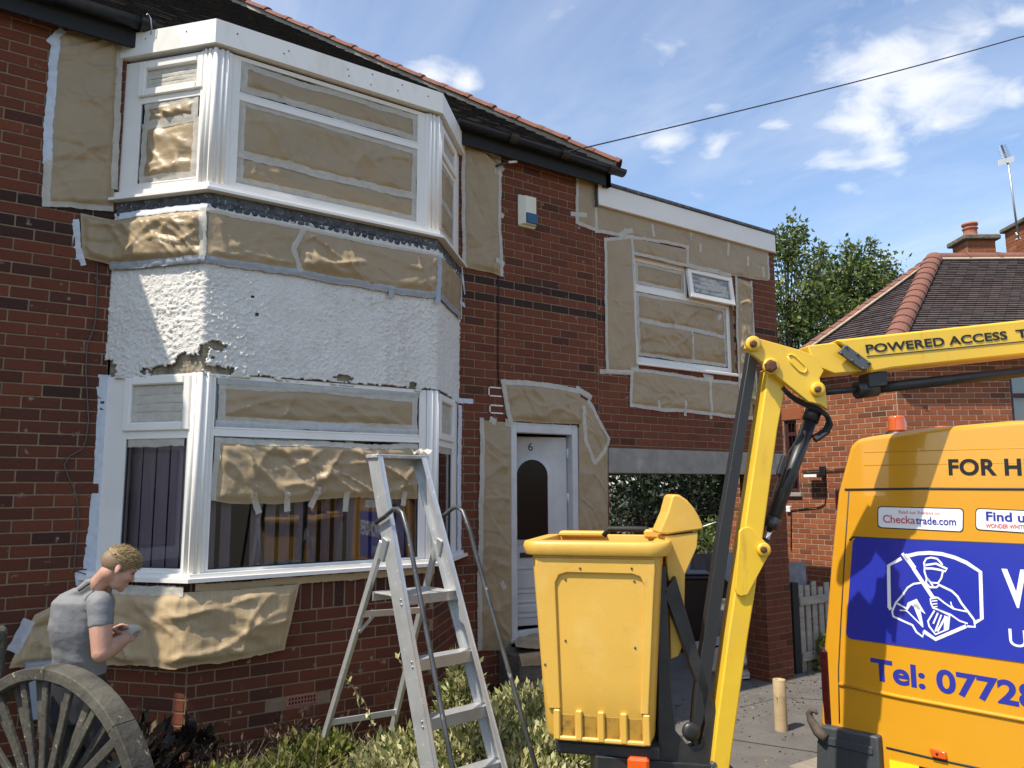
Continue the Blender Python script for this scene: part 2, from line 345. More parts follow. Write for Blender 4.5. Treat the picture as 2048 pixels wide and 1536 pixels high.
def brickwork(out, parent, m_obj, m_mass, nmax=300, proud=.005, name='brick', massname='brickwork'):
    def score(b):
        c = b['F'].p((b['a']+b['b'])/2, (b['c']+b['d'])/2); u, v, z = PJ(c)
        if z < .3 or not (-60 < u < 2108 and -40 < v < 1576): return 0
        return (b['b']-b['a'])*(b['d']-b['c'])/z**2
    out = sorted(out, key=score, reverse=True); cache = {}
    off = wl(parent); mb = MB()
    for i, b in enumerate(out):
        w, h = b['b']-b['a'], b['d']-b['c']; F = b['F']; rn = random.Random(i); pr = proud+rn.uniform(-.0015, .0022)
        if i < nmax and score(b) > 0:
            key = (round(w/.02), round(h, 3))
            if key not in cache:
                q = MB(); q.box((-w/2, -.03, -h/2), (w/2, 0, h/2), None, .0035); me = bpy.data.meshes.new('brick'); me.from_pydata(q.v, [], q.f); me.materials.append(m_obj); cache[key] = (me, w)
            me, w0 = cache[key]; o = bpy.data.objects.new(name, me); COL.objects.link(o); o.parent = parent
            c = F.p((b['a']+b['b'])/2, (b['c']+b['d'])/2, pr)
            o.location = Vector(c)-off; o.rotation_euler = (rn.uniform(-.006, .006), rn.uniform(-.006, .006), math.atan2(F.ex[1], F.ex[0])+rn.uniform(-.006, .006)); o.scale = (w/w0, -1, 1)
            o.color = (b['t'], rn.random(), 0, 1)
        else: mb.box((b['a'], pr-.03, b['c']), (b['b'], pr, b['d']), F.M, .0035, b['t'])
    if mb.v: tag(mb.build(massname, m_mass, parent, attr=True), kind='stuff')
def tone_main(k, r, s):
    if k in (-1, 1): return r.uniform(.02, .12)             # two dark bands
    t = r.gauss(.58, .065)
    if r.random() < .05: t = r.gauss(.38, .06)
    if s < 1.2 and k < 0: t -= r.choice([.03, .08, .16, .26])     # darker burnt bricks low on the left
    return min(.95, max(.03, t))
def tone_bay(k, r, s): return max(.05, r.gauss(.51, .07)-(.16 if r.random() < .08 else 0))
def tone_wing(k, r, s):
    if k in (12, 14): return r.uniform(.03, .14)
    return min(.95, max(.1, r.gauss(.6, .06)-(.2 if r.random() < .06 else 0)))
Z0 = 1.858; ZW = .778; out = []; mb = MB()
DOOR = (4.30, 5.24, -3, .655); WIN = (6.06, 7.72, 1.37, 2.60)
phR = FAC.sz(980+287/5.908, 540+385/5.908)[0]
lay(FAC, -.90, .86, -2.6, 3.42, Z0, phR+L/2, (), tone_main, out, mb=mb)
lay(FAC, 3.76, 5.49, -2.6, 3.42, Z0, phR+L/2, [DOOR], tone_main, out, mb=mb)
lay(FAC, 5.49, 8.60, .42, 3.05, ZW, 5.49+.06, [WIN], tone_wing, out, mb=mb)
lay(FAC, 5.49, 5.61, -2.6, .42, Z0, phR+L/2, (), tone_main, out, mb=mb)
# pier of the passage
PL1 = Fr((8.13, .33), (8.13, 0)); PL2 = Fr((8.13, 0), (8.60, 0)); PL3 = Fr((8.60, 0), (8.60, .33))
for F in (PL1, PL2, PL3): lay(F, 0, F.len, -2.6, .16, ZW, .115 if F is PL1 else 0, (), tone_wing, out)
mb.box((8.132, .002, -2.6), (8.598, .328, .16))
# bay base: soldier course on top, stretchers below
zs = -.850; ZB = -1.178
fA = BF.sz(340+228/4.314, 1180+760/4.314)[0]
for F, ph in ((BF, fA), (BL, .1), (BRt, .05)):
    lay(F, 0, F.len, -2.6, zs, ZB, ph, (), tone_bay, out, mb=mb)
    n = round(F.len/.0815)
    mb.box((0, -.1, zs), (F.len, 0, -.60), F.M)
    for i in range(n): out.append(dict(F=F, a=i*F.len/n+.006, b=(i+1)*F.len/n-.006, c=zs+.006, d=-.612, t=random.gauss(.36, .1)))
# air brick opening on the bay front
AB = (2.012-A2[0], 2.245-A2[0], -1.497, -1.424)
out = [b for b in out if not (b['F'] is BF and b['a'] < AB[1] and b['b'] > AB[0] and b['c'] < -1.43 and b['d'] > -1.48)]
wall = mb.build('wall', MAT['mortar'], house)
brickwork(out, wall, MAT['brick'], MAT['brick_mass'])
mat('terracotta', (.38, .15, .10), .85, noise=(20, (.28, .10, .07), .4, .7, 4)); mat('dark_void', (.008, .007, .007), .9)
m = MB(); m.box((AB[0]+.004, -.02, AB[2]), (AB[1]-.004, .006, AB[3]), BF.M, .003); ab = m.build('air_brick', MAT['terracotta'], wall)
m = MB()
for i in range(9):
    for k in range(2):
        a = AB[0]+.022+i*.0225; c = AB[2]+.016+k*.026; m.box((a, .0, c), (a+.013, .0068, c+.017), BF.M)
m.build('air_brick_hole', MAT['dark_void'], house)
# house body behind the front: side, rear, party wall, floors
m = MB(); m.box((5.39, .1, -2.6), (5.49, 7, 3.3)); m.box((-6.0, 6.9, -2.6), (5.39, 7, 3.3)); m.box((-6, .1, -2.6), (-5.9, 6.9, 3.3)); m.build('rear_wall', MAT['mortar'], house)
mat('room_wall', (.16, .13, .15), .9); mat('room_floor', (.05, .035, .03), .8)
m = MB(); m.box((.2, 3.2, -1.5), (4.2, 3.3, 1.4)); m.box((.2, .11, -1.5), (.28, 3.2, 1.4)); m.box((4.12, .11, -1.5), (4.2, 3.2, 1.4)); m.box((.28, .11, 1.3), (4.12, 3.2, 1.4)); m.build('room_wall', MAT['room_wall'], house)
m = MB(); m.box((.28, .11, -1.5), (4.12, 3.2, -1.4)); m.box((4.22, .11, -1.6), (5.38, 3.0, -1.42)); m.build('room_floor', MAT['room_floor'], house)
m = MB(); m.box((4.22, 3., -1.42), (5.38, 3.06, 1.2)); m.box((4.22, .11, 1.1), (5.38, 3., 1.2)); m.build('hall_wall', MAT['room_wall'], house)
# ---------------------------------------------------------------- bay bands
def bay_path(d):
    "bay outline in plan, moved outwards by d"
    P = [np.array(p) for p in (W1, A2, B2, W2)]; ln = []
    for p, q in zip(P, P[1:]):
        e = (q-p)/np.linalg.norm(q-p); n = np.array([e[1], -e[0]]); ln.append((p+n*d, e))
    def hit(a, b):
        M_ = np.array([[a[1][0], -b[1][0]], [a[1][1], -b[1][1]]]); t = np.linalg.solve(M_, b[0]-a[0]); return a[0]+a[1]*t[0]
    f = (np.array([0., 0.]), np.array([1., 0.]))
    return [hit(ln[0], f), hit(ln[0], ln[1]), hit(ln[1], ln[2]), hit(ln[2], f)]
def mirror_x(pts): return [np.array([.54-p[0], p[1]]) for p in pts]
def ring(mb, z0, z1, d0, d1, mir=False, za=None):
    I, O = bay_path(d0), bay_path(d1)
    if mir: I, O = mirror_x(I), mirror_x(O)
    for i in range(3):
        loop = [(*O[i], z0), (*O[i+1], z0), (*I[i+1], z0), (*I[i], z0)]
        mb.prism(loop, (0, 0, z1-z0))
def deck(mb, z, d, t=.02, mir=False):
    O = bay_path(d); O = mirror_x(O) if mir else O
    mb.prism([(*p, z) for p in O], (0, 0, t))
mat('lead', (.10, .105, .115), .5, metal=.3, noise=[(14, (.035, .036, .04), .4, .65, 6), (60, (.55, .56, .58), .60, .70, 5)], bump=(22, .9, .02))
m = MB(); ring(m, 3.172, 3.352, -.02, .055); m2 = fix(m.build('fascia', MAT['upvc_dirty'], house)); m2['label'] = 'white fascia boards around the bay roof with rusty nail marks'
mat('nail', (.05, .03, .02), .8)
m = MB(); rn = random.Random(3)
for s in (.12, .5, .98, 1.2, 1.45, 1.72):
    for z in (3.30, 3.235)[:rn.choice((1, 2))]: m.lathe(BF.p(s+rn.uniform(-.03, .03), z+rn.uniform(-.02, .02), .052), [(.006, 0), (.006, .006)], BF.n, 6)
for s in (.2, .55): m.lathe(BL.p(s, 3.29, .052), [(.005, 0), (.005, .006)], BL.n, 6)
m.build('nail', MAT['nail'], house)
m = MB(); deck(m, 3.15, -.03, .02); deck(m, 3.335, .03, .024); fix(m.build('bay_roof', MAT['lead'], house))
m = MB(); ring(m, 2.070, 2.090, -.06, .075); ring(m, 2.090, 2.140, -.06, .035); u_sill = fix(m.build('window_sill', MAT['upvc'], house))
m = MB(); ring(m, -.600, -.574, -.06, .085); ring(m, -.574, -.548, -.06, .05); fix(m.build('window_sill', MAT['upvc'], house))
m = MB(); ring(m, .775, 2.068, -.09, -.012); deck(m, .80, -.05, .03); deck(m, 2.03, -.05, .03); deck(m, -.62, -.06, .03)
mat('old_render', (.31, .265, .19), .95, noise=[(9, (.14, .115, .08), .35, .65, 6), (16, (.46, .39, .27), .55, .7, 5)], bump=[(30, 1., .02), (9, 1., .03)])
fix(m.build('render_backing', MAT['old_render'], house))
# scalloped lead flashing under the upper sill
m = MB(); ring(m, 1.985, 2.070, -.012, .012); lead = fix(m.build('lead_flashing', MAT['lead'], house))
for F in (BL, BF, BRt):
    n = int(F.len/.056); me = None
    for i in range(n):
        a = (i+.5)*F.len/n; rn = random.Random(i)
        if me is None:
            q = MB(); q.lathe((0, 0, 0), [(.0285, -.003), (.030, .004), (.022, .012), (.006, .015)], (0, 1, 0), 10); me = bpy.data.meshes.new('scallop'); me.from_pydata(q.v, [], q.f); me.polygons.foreach_set('use_smooth', [True]*len(q.f)); me.materials.append(MAT['lead'])
        o = bpy.data.objects.new('scallop', me); COL.objects.link(o); o.parent = lead; o.location = Vector(F.p(a, 1.982+rn.uniform(-.006, .006), .010))-wl(lead); o.rotation_euler = (rn.uniform(-.2, .2), 0, math.atan2(F.n[1], F.n[0])-math.pi/2)
# roughcast render skin with peeled patches
def vnoise(seed, n=256):
    r = np.random.RandomState(seed); G = r.rand(n, n)
    def f(x, y):
        x = np.asarray(x, float); y = np.asarray(y, float); i = np.floor(x).astype(int); j = np.floor(y).astype(int); a = x-i; b = y-j; a = a*a*(3-2*a); b = b*b*(3-2*b)
        return (G[i % n, j % n]*(1-a)+G[(i+1) % n, j % n]*a)*(1-b)+(G[i % n, (j+1) % n]*(1-a)+G[(i+1) % n, (j+1) % n]*a)*b
    return f
VN = vnoise(5); VN2 = vnoise(11)
mat('white_roughcast', (.74, .715, .665), .88, noise=[(5, (.67, .645, .595), .4, .7, 5), (1.6, (.60, .575, .51), .55, .8, 5), (45, (.40, .38, .33), .70, .78, 4)], bump=[(90, .9, .012), (240, .5, .004)])
P = bay_path(.006); seg = [0]; 
for p, q in zip(P, P[1:]): seg.append(seg[-1]+float(np.linalg.norm(q-p)))
S1, S2, S3 = seg[1:]
peels = [(.60, .815, .26, .05), (S1-.06, .87, .12, .06), (S1+.09, .985, .060, .032), (S1+.01, .93, .04, .05), (S1+.10, .815, .15, .028), (S1+.42, .79, .08, .012), (S1+1.02, .835, .07, .020), (S1+1.62, .825, .03, .018), (.02, .83, .09, .07), (S1+1.35, .79, .3, .012), (S2+.2, .79, .3, .015), (S1+.8, .79, .3, .010), (S1+.33, 1.36, .008, .004), (S1+.36, 1.24, .006, .010)]
st = .0085; ns = int(S3/st); nz_ = int((1.985-.775)/st)
ss = np.linspace(0, S3, ns+1); zz = np.linspace(.775, 1.985, nz_+1)
SS, ZZ = np.meshgrid(ss, zz, indexing='ij')
bx = np.interp(SS, seg, [p[0] for p in P]); by = np.interp(SS, seg, [p[1] for p in P])
lump = VN(SS*62, ZZ*62)*.5+VN2(SS*110, ZZ*95)*.5; big = VN(SS*4+7, ZZ*4)
lum = np.clip((lump-.42)*2.2, 0, 1)*(.007+.010*np.clip((big-.2)*1.6, 0, 1))+.008*VN2(SS*2.2, ZZ*2.2)+.004
nx = np.zeros_like(SS); ny = np.zeros_like(SS)
for i in range(3):
    e = (P[i+1]-P[i])/np.linalg.norm(P[i+1]-P[i]); k = (SS >= seg[i]-1e-9) & (SS <= seg[i+1]+1e-9); nx[k] = e[1]; ny[k] = -e[0]
msk = np.zeros_like(SS)-1
wob = .7*(VN(SS*22, ZZ*22)-.5)+.6*(VN2(SS*60, ZZ*60)-.5)
for c, z, a, b in peels: msk = np.maximum(msk, 1-np.sqrt(((SS-c)/a)**2+((ZZ-z)/b)**2)+wob)
keep = msk < 0
lift = np.clip(1+msk*3.0, 0, 1)*.012*(VN(SS*30, ZZ*30))
D_ = lum+lift
m = MB(); V = np.stack([bx+nx*D_, by+ny*D_, ZZ], -1).reshape(-1, 3); nn = nz_+1
kf = keep[:-1, :-1] & keep[1:, :-1] & keep[:-1, 1:] & keep[1:, 1:]
I, J = np.nonzero(kf); f = np.stack([I*nn+J, (I+1)*nn+J, (I+1)*nn+J+1, I*nn+J+1], -1)
m.v = [tuple(p) for p in V]; m.f = [tuple(int(t) for t in q) for q in f]; m.sm = [True]*len(m.f); m.att = [0.]*len(m.f)
rs = m.build('roughcast_render', MAT['white_roughcast'], house); rs['label'] = 'white roughcast render band peeling off at its lower corner'
md = rs.modifiers.new('thick', 'SOLIDIFY'); md.thickness = .012; md.offset = -1
# ---------------------------------------------------------------- windows
gm = bpy.data.materials.new('glass'); gm.use_nodes = True; t = gm.node_tree; t.nodes.clear()
o_ = N(t, 'ShaderNodeOutputMaterial'); fr = N(t, 'ShaderNodeFresnel'); fr.inputs[0].default_value = 1.62; gl = N(t, 'ShaderNodeBsdfGlossy'); gl.inputs['Roughness'].default_value = .015; gl.inputs['Color'].default_value = (.95, .97, 1, 1); tr = N(t, 'ShaderNodeBsdfTransparent'); tr.inputs[0].default_value = (.80, .83, .82, 1); mx = N(t, 'ShaderNodeMixShader')
mm = N(t, 'ShaderNodeMath', operation='MULTIPLY'); mm.inputs[1].default_value = 1.5; mm.use_clamp = True; t.links.new(fr.outputs[0], mm.inputs[0]); t.links.new(mm.outputs[0], mx.inputs[0]); t.links.new(tr.outputs[0], mx.inputs[1]); t.links.new(gl.outputs[0], mx.inputs[2]); t.links.new(mx.outputs[0], o_.inputs[0]); MAT['glass'] = gm
def frame_rect(mb, F, a, b, c, d, w, d0, d1, bev=.004, mitre=True):
    mb.box((a, d0, c), (a+w, d1, d), F.M, bev); mb.box((b-w, d0, c), (b, d1, d), F.M, bev)
    mb.box((a+w, d0, c), (b-w, d1-.001, c+w), F.M, bev); mb.box((a+w, d0, d-w), (b-w, d1-.001, d), F.M, bev)
def window(F, parent, a, b, c, d, cells, dep=0., w=.05, name='window', glass=True, label=None):
    """cells: (a, b, c, d, sash) openings; the frame fills the rest. dep = face of the frame"""
    m = MB()
    for q in rect_minus(a, b, c, d, [(x[0], x[1], x[2], x[3]) for x in cells]): m.box((q[0], dep-.06, q[2]), (q[1], dep, q[3]), F.M, .0)
    for x in cells: frame_rect(m, F, x[0]-.012, x[1]+.012, x[2]-.012, x[3]+.012, .014, dep-.01, dep+.004, .003)
    o = m.build(name, MAT['upvc'], parent)
    if label: o['label'] = label
    for x in cells:
        e = .0
        if len(x) > 4 and x[4]:
            s = MB(); frame_rect(s, F, x[0]-.022, x[1]+.022, x[2]-.022, x[3]+.022, .058, dep+.001, dep+.024, .007); frame_rect(s, F, x[0]+.026, x[1]-.026, x[2]+.026, x[3]-.026, .012, dep-.02, dep+.016, .003); s.build('sash', MAT['upvc'], o); e = .034
        s = MB(); frame_rect(s, F, x[0]+e-.001, x[1]-e+.001, x[2]+e-.001, x[3]-e+.001, .006, dep-.030, dep-.012); s.build('gasket', MAT['gasket'], o)
        if glass:
            s = MB(); s.add([F.p(x[0]+e, x[2]+e, dep-.022), F.p(x[1]-e, x[2]+e, dep-.022), F.p(x[1]-e, x[3]-e, dep-.022), F.p(x[0]+e, x[3]-e, dep-.022)], [(0, 1, 2, 3)]); s.build('pane', MAT['glass'], o)
    return o
# upper bay: cells (a, b, c, d, sash)
UF = window(BF, house, .10, 1.73, 2.138, 3.152, [(.175, 1.645, 2.185, 2.815), (.175, 1.645, 2.875, 3.120)])
UL = window(BL, house, .0, .70, 2.138, 3.152, [(.15, .66, 2.200, 2.815), (.15, .66, 2.885, 3.110, 1)])
UR = window(BRt, house, .07, .83, 2.138, 3.152, [(.12, .64, 2.200, 2.815), (.12, .64, 2.885, 3.110, 1)])
# lower bay
LF = window(BF, house, .06, 1.75, -.550, .792, [(.10, 1.69, -.530, .365), (.10, 1.69, .425, .765)])
LL = window(BL, house, .0, .72, -.550, .792, [(.19, .685, -.520, .350), (.19, .685, .425, .760, 1)])
LR = window(BRt, house, .07, .83, -.550, .792, [(.12, .62, -.520, .350), (.12, .62, .425, .760, 1)])
# fluted corner posts
for z0, z1 in ((2.138, 3.152), (-.550, .792)):
    for F, G, s0 in ((BL, BF, 0), (BF, BRt, 1)):
        m = MB(); c = np.array([*(A2 if s0 == 0 else B2), 0.]); dr = F.n+G.n; dr /= np.linalg.norm(dr)
        m.box((-.115 if z0 > 0 else -.075, -.05, z0), (-.0, .012, z1), Matrix(((F.ex[0], F.n[0], 0, c[0]), (F.ex[1], F.n[1], 0, c[1]), (0, 0, 1, 0), (0, 0, 0, 1))), .004)
        m.box((0., -.05, z0), (.115 if z0 > 0 else .075, .012, z1), Matrix(((G.ex[0], G.n[0], 0, c[0]), (G.ex[1], G.n[1], 0, c[1]), (0, 0, 1, 0), (0, 0, 0, 1))), .004)
        for t_ in (-.075, -.04, .0, .04, .075):
            if z0 < 0 and abs(t_) > .05: continue
            q = c+(F.ex*t_ if t_ < 0 else G.ex*t_)+(F.n if t_ < 0 else (G.n if t_ > 0 else dr))*.010
            m.tube([q+np.array([0, 0, z0]), q+np.array([0, 0, z1])], .015 if t_ else .017, 10)
        m.build('corner_post', MAT['upvc'], house)
# wing window: fixed light, wide lower pane and an open top light
WF = Fr((6.06, .05), (7.72, .05))
WW = window(WF, house, .0, 1.66, 1.37, 2.60, [(.06, 1.60, 1.44, 2.19), (.06, .86, 2.27, 2.54)], w=.06, label='white first-floor window above the passage with one open top light')
m = MB(); m.box((.90, -.06, 2.23), (1.66, .0, 2.27), WF.M); frame_rect(m, WF, .90, 1.66, 2.25, 2.60, .03, -.06, 0); m.build('top_light_frame', MAT['upvc'], house)
OP = Matrix.Translation(Vector(WF.p(0, 2.58, .01))) @ Matrix.Rotation(R(-7), 4, 'X')
m = MB()
for a, b, c, d in ((.87, .93, -.37, 0), (1.61, 1.67, -.37, 0), (.93, 1.61, -.37, -.31), (.93, 1.61, -.06, 0)): m.box((a, -.045, c), (b, 0, d), OP, .006)
sash = m.build('open_top_light', MAT['upvc'], house); sash['label'] = 'open white top-hung sash tilted outwards'
m = MB(); m.add([OP @ Vector(p) for p in ((.92, -.02, -.32), (1.62, -.02, -.32), (1.62, -.02, -.05), (.92, -.02, -.05))], [(0, 1, 2, 3)]); m.build('pane', MAT['glass'], sash)
m = MB(); m.box((-.02, -.05, 1.335), (1.68, .09, 1.37), WF.M, .006); m.build('window_sill', MAT['upvc'], house)
m = MB(); m.box((0, -.5, 1.3), (1.66, -.45, 2.65), WF.M); m.build('room_wall', MAT['room_wall'], house)
# ---------------------------------------------------------------- wing: fascia, flat roof, lintel, passage ceiling
m = MB(); m.box((5.49, -.055, 3.035), (8.575, 0., 3.270), None, .004); m.build('fascia', MAT['upvc'], house)
m = MB(); m.box((5.47, -.075, 3.272), (8.60, -.02, 3.312), None, .008); m.box((5.49, -.02, 3.24), (8.60, 5, 3.300)); m.box((5.474, -.06, 3.01), (5.489, .0, 3.29)); m.build('flat_roof', MAT['lead'], house)
m = MB(); m.box((5.605, -.012, .155), (8.62, .12, .418), None, .006); m.build('lintel', MAT['concrete'], house)
m = MB(); m.box((5.50, .12, .20), (8.60, 4.6, .30)); m.build('passage_ceiling', MAT['timber_black'], house)
m = MB(); m.box((8.30, .33, .30), (8.60, 4.6, 3.05)); m.box((5.5, 4.5, .3), (8.60, 4.6, 3.05)); m.build('wing_wall', MAT['brick_mass'], house)
mb = MB(); out = []
for F in (Fr((5.50, 4.3), (6.35, 4.3)), Fr((8.2, 4.3), (8.6, 4.3))):
    lay(F, 0, F.len, -2.6, .2, ZW, .1, (), tone_wing, out, mb=mb, thick=.3)
rp_ = mb.build('rear_pier', MAT['mortar'], house); brickwork(out, rp_, MAT['brick'], MAT['brick_mass'], 0)
# ---------------------------------------------------------------- main roof
mat('roof_tile', (.045, .036, .030), .9, noise=[(16, (.022, .018, .016), .35, .65, 6), (70, (.34, .31, .20), .70, .76, 3), (4, (.075, .06, .035), .55, .8, 5)], bump=(40, .6, .01), spec=.2)
mat('hip_tile', (.23, .085, .052), .85, noise=[(8, (.15, .062, .042), .35, .65, 6), (30, (.07, .055, .045), .60, .75, 5)], bump=(40, .5, .006))
mat('cement', (.30, .27, .22), .95, bump=(60, .8, .01))
EX, EY, EZ, TP = 5.69, -.15, 3.455, .76; ridge = 3.95
def roof_course_mesh(mb, x_lo, x_hi_fn, y0, z0, tp, n, gauge, tw, seed=0, lift=.014):
    c = 1/math.sqrt(1+tp*tp); s = tp*c; rn = random.Random(seed)
    for i in range(n):
        ya, yb = y0+i*gauge*c, y0+(i+1)*gauge*c+.02*c; za, zb = z0+i*gauge*s, z0+(i+1)*gauge*s+.02*s
        x = x_lo-(tw/2 if i % 2 else 0); xe = x_hi_fn(y0+(i+.5)*gauge*c)
        while x < xe:
            x2 = min(x+tw-.003, xe); l = lift+rn.uniform(0, .007); q = rn.uniform(-.002, .002)
            v = [(x, ya-s*l, za+c*l), (x2, ya-s*l, za+c*(l)+q), (x2, yb-s*.002, zb+.002), (x, yb-s*.002, zb+.002), (x, ya+.004, za-.004), (x2, ya+.004, za-.004)]
            mb.add(v, [(0, 1, 2, 3), (4, 5, 1, 0)]); x += tw
m = MB(); roof_course_mesh(m, -6.2, lambda y: EX-(y-EY), EY, EZ, TP, int(ridge*math.sqrt(1+TP*TP)/.1)+1, .1, .168, 1)
roof = m.build('roof', MAT['roof_tile'], house); tag(roof, kind='stuff')
m = MB(); rz = EZ+ridge*TP; m.add([(-6.2, EY+ridge, rz), (EX-ridge, EY+ridge, rz), (EX, EY+2*ridge, EZ), (-6.2, EY+2*ridge, EZ), (EX, EY, EZ-.03)], [(0, 1, 2, 3), (4, 2, 1)]); m.build('roof_slope', MAT['roof_tile'], house)
def hip_tile_mesh(d, up, ln, r0, r1):
    d = Vector(d).normalized(); up = Vector(up); up = (up-d*up.dot(d)).normalized(); sd_ = d.cross(up); q = MB(); v = []; n = 8
    for t_, rr in ((0, r0), (.06, r0), (.065, r0*.93), (ln, r1)):
        for dr in (0, -.014):
            for k in range(n+1):
                a = math.pi*(k/n)*.86+.22; v.append(d*t_+(sd_*math.cos(a)*1.12+up*math.sin(a)*.85)*(rr+dr)-up*.02)
    m_ = n+1
    f = []
    for i in range(3):
        for k in range(n):
            f.append(((2*i)*m_+k, (2*i)*m_+k+1, (2*i+2)*m_+k+1, (2*i+2)*m_+k))
    for k in range(n): f.append((k, m_+k, m_+k+1, k+1))
    me = bpy.data.meshes.new('hip_tile'); me.from_pydata([tuple(p) for p in v], [], f); me.update(); return me
hd = Vector((-1, 1, TP)); hl = ridge*hd.length
me = hip_tile_mesh(hd, (1, -1, 2), .36, .125, .110); me.materials.append(MAT['hip_tile'])
n = int(hl/.315); hu = hd.normalized()
for i in range(n):
    o = bpy.data.objects.new('hip_tile', me); COL.objects.link(o); o.parent = roof; rn = random.Random(i)
    o.location = Vector((EX, EY, EZ+.015))+hu*(i*.315-.02)-wl(roof)+Vector((0, 0, rn.uniform(-.006, .006))); o.rotation_euler = (0, 0, rn.uniform(-.03, .03))
m = MB(); m.tube([Vector((EX-.05, EY, EZ-.0))+hu*0, Vector((EX-.03, EY, EZ-.0))+hu*hl], .075, 8); m.build('hip_bedding', MAT['cement'], roof)
# eaves: soffit, fascia board, gutter with unions
m = MB(); m.box((-6, -.10, 3.330), (5.60, .0, 3.350)); m.box((-6, -.122, 3.235), (5.62, -.10, 3.46)); m.box((5.55, -.122, 3.235), (5.62, 7, 3.455)); m.build('eaves_board', MAT['timber_black'], house)
def gutter(x0, x1, nm='gutter'):
    q = MB(); n = 9; v = []
    for x in (x0, x1):
        for rr in (.064, .058):
            for k in range(n+1):
                a = math.pi+math.pi*k/n; v.append((x, -.187+rr*math.cos(a), 3.415+rr*math.sin(a)))
    m_ = n+1; f = []
    for k in range(n): f += [(k, k+1, 2*m_+k+1, 2*m_+k), (m_+k, m_+k+1, 3*m_+k+1, 3*m_+k)]
    f += [(0, m_, 3*m_, 2*m_), (n, m_+n, 3*m_+n, 2*m_+n), tuple(range(m_)), tuple(range(2*m_, 3*m_))]
    q.add(v, f, True); return q.build(nm, MAT['black_plastic'], house)
g1 = gutter(-6, 1.05); g2 = gutter(3.62, 5.74)
for g_, xs_ in ((g1, (.30, .95)), (g2, (4.25, 4.9, 5.55))):
    for x in xs_:
        q = MB(); v = []
        for xx in (x-.045, x+.045):
            for k in range(11): a = math.pi+math.pi*k/10; v.append((xx, -.187+.070*math.cos(a), 3.415+.070*math.sin(a)))
        q.add(v, [(k, k+1, 12+k, 11+k) for k in range(10)], True); q.build('gutter_union', MAT['black_plastic'], g_)
q = MB(); q.tube([(.93, -.257, 3.438), (.94, -.242, 3.463), (.96, -.267, 3.413), (.97, -.262, 3.333), (.97, -.217, 3.318)], .004, 6); mat('wire', (.45, .45, .43), .4, metal=.8); q.build('gutter_clip', MAT['wire'], g1)
# ---------------------------------------------------------------- attached half of the pair, unseen: bay heightened to cast its shadow
att = thing('attached_house', 'attached left half of the brick pair, out of view, its white bay heightened for its shadow', 'house', (-2.3, .2, -2.0))
m = MB(); ring(m, -2.6, -.60, -.1, 0, True); m.box((-6, 0.002, -2.6), (-3.3, .1, 3.4)); m.box((-.9, .0015, -2.6), (-.5, .1, 3.4)); fix(m.build('wall', MAT['brick_mass'], att))
m = MB(); ring(m, .775, 2.07, -.09, .008, True); fix(m.build('roughcast_render', MAT['white_roughcast'], att))
m = MB(); ring(m, 3.172, 3.86, -.02, .055, True); ring(m, 2.07, 2.14, -.06, .06, True); ring(m, -.6, -.548, -.06, .07, True); fix(m.build('fascia', MAT['upvc'], att))  # added fascia height shapes the shadow on the left return
m = MB(); deck(m, 3.80, .03, .024, True); fix(m.build('bay_roof', MAT['lead'], att))
Q = mirror_x([W2, B2, A2, W1])
for p, q in zip([Q[0], Q[1], Q[2]], [Q[1], Q[2], Q[3]]):
    F = Fr(p, q)
    for c, d, tz in ((2.14, 3.172, 2.84), (-.55, .775, .39)): window(F, att, 0, F.len, c, d, [(.09, F.len-.09, c+.05, tz-.03), (.09, F.len-.09, tz+.03, d-.05)])
# ================================================================ masking paper and tape
mat('kraft_paper', (.345, .258, .15), .44, noise=[(3.5, (.305, .224, .126), .35, .7, 5), ((5, 5, 90), (.355, .272, .165), .5, .8, 3)], bump=[(30, .18, .010), (6, .25, .03)], spec=.45)
mat('kraft_paper_flat', (.44, .325, .185), .55, noise=[(3.5, (.39, .285, .155), .35, .7, 5), ((70, 5, 5), (.48, .36, .21), .5, .8, 3)], bump=[(26, .2, .010), (6, .25, .03)], spec=.4)
for k_ in ('kraft_paper', 'kraft_paper_flat'):            # sharp crumple facets
    t = MAT[k_].node_tree; b_ = t.nodes['Principled BSDF']; prev = b_.inputs['Normal'].links[0].from_socket; tc_ = N(t, 'ShaderNodeNewGeometry'); nz = N(t, 'ShaderNodeTexNoise'); nz.inputs['Scale'].default_value = 3.; t.links.new(tc_.outputs['Position'], nz.inputs['Vector'])
    va = N(t, 'ShaderNodeVectorMath', operation='MULTIPLY_ADD'); va.inputs[1].default_value = (.35,)*3; t.links.new(nz.outputs['Color'], va.inputs[0]); t.links.new(tc_.outputs['Position'], va.inputs[2])
    for sc, st, ds in ((4.2, .22, .06), (13., .10, .02)):
        vo = N(t, 'ShaderNodeTexVoronoi', feature='F1'); vo.inputs['Scale'].default_value = sc; t.links.new(va.outputs[0], vo.inputs['Vector']); bp = N(t, 'ShaderNodeBump'); bp.inputs['Strength'].default_value = st; bp.inputs['Distance'].default_value = ds; t.links.new(vo.outputs['Distance'], bp.inputs['Height']); t.links.new(prev, bp.inputs['Normal']); prev = bp.outputs[0]
    t.links.new(prev, b_.inputs['Normal'])
def tape_mat(name, col, al, rough=.42):
    m = mat(name, col, rough, noise=(18, tuple(c*.8 for c in col), .4, .75, 4), bump=(35, .5, .008)); m.node_tree.nodes['Principled BSDF'].inputs['Alpha'].default_value = al
tape_mat('masking_tape', (.66, .62, .53), .68); tape_mat('film_tape', (.60, .64, .70), .92); tape_mat('duct_tape', (.34, .37, .41), 1., .35); tape_mat('clear_film', (.66, .68, .68), .62)
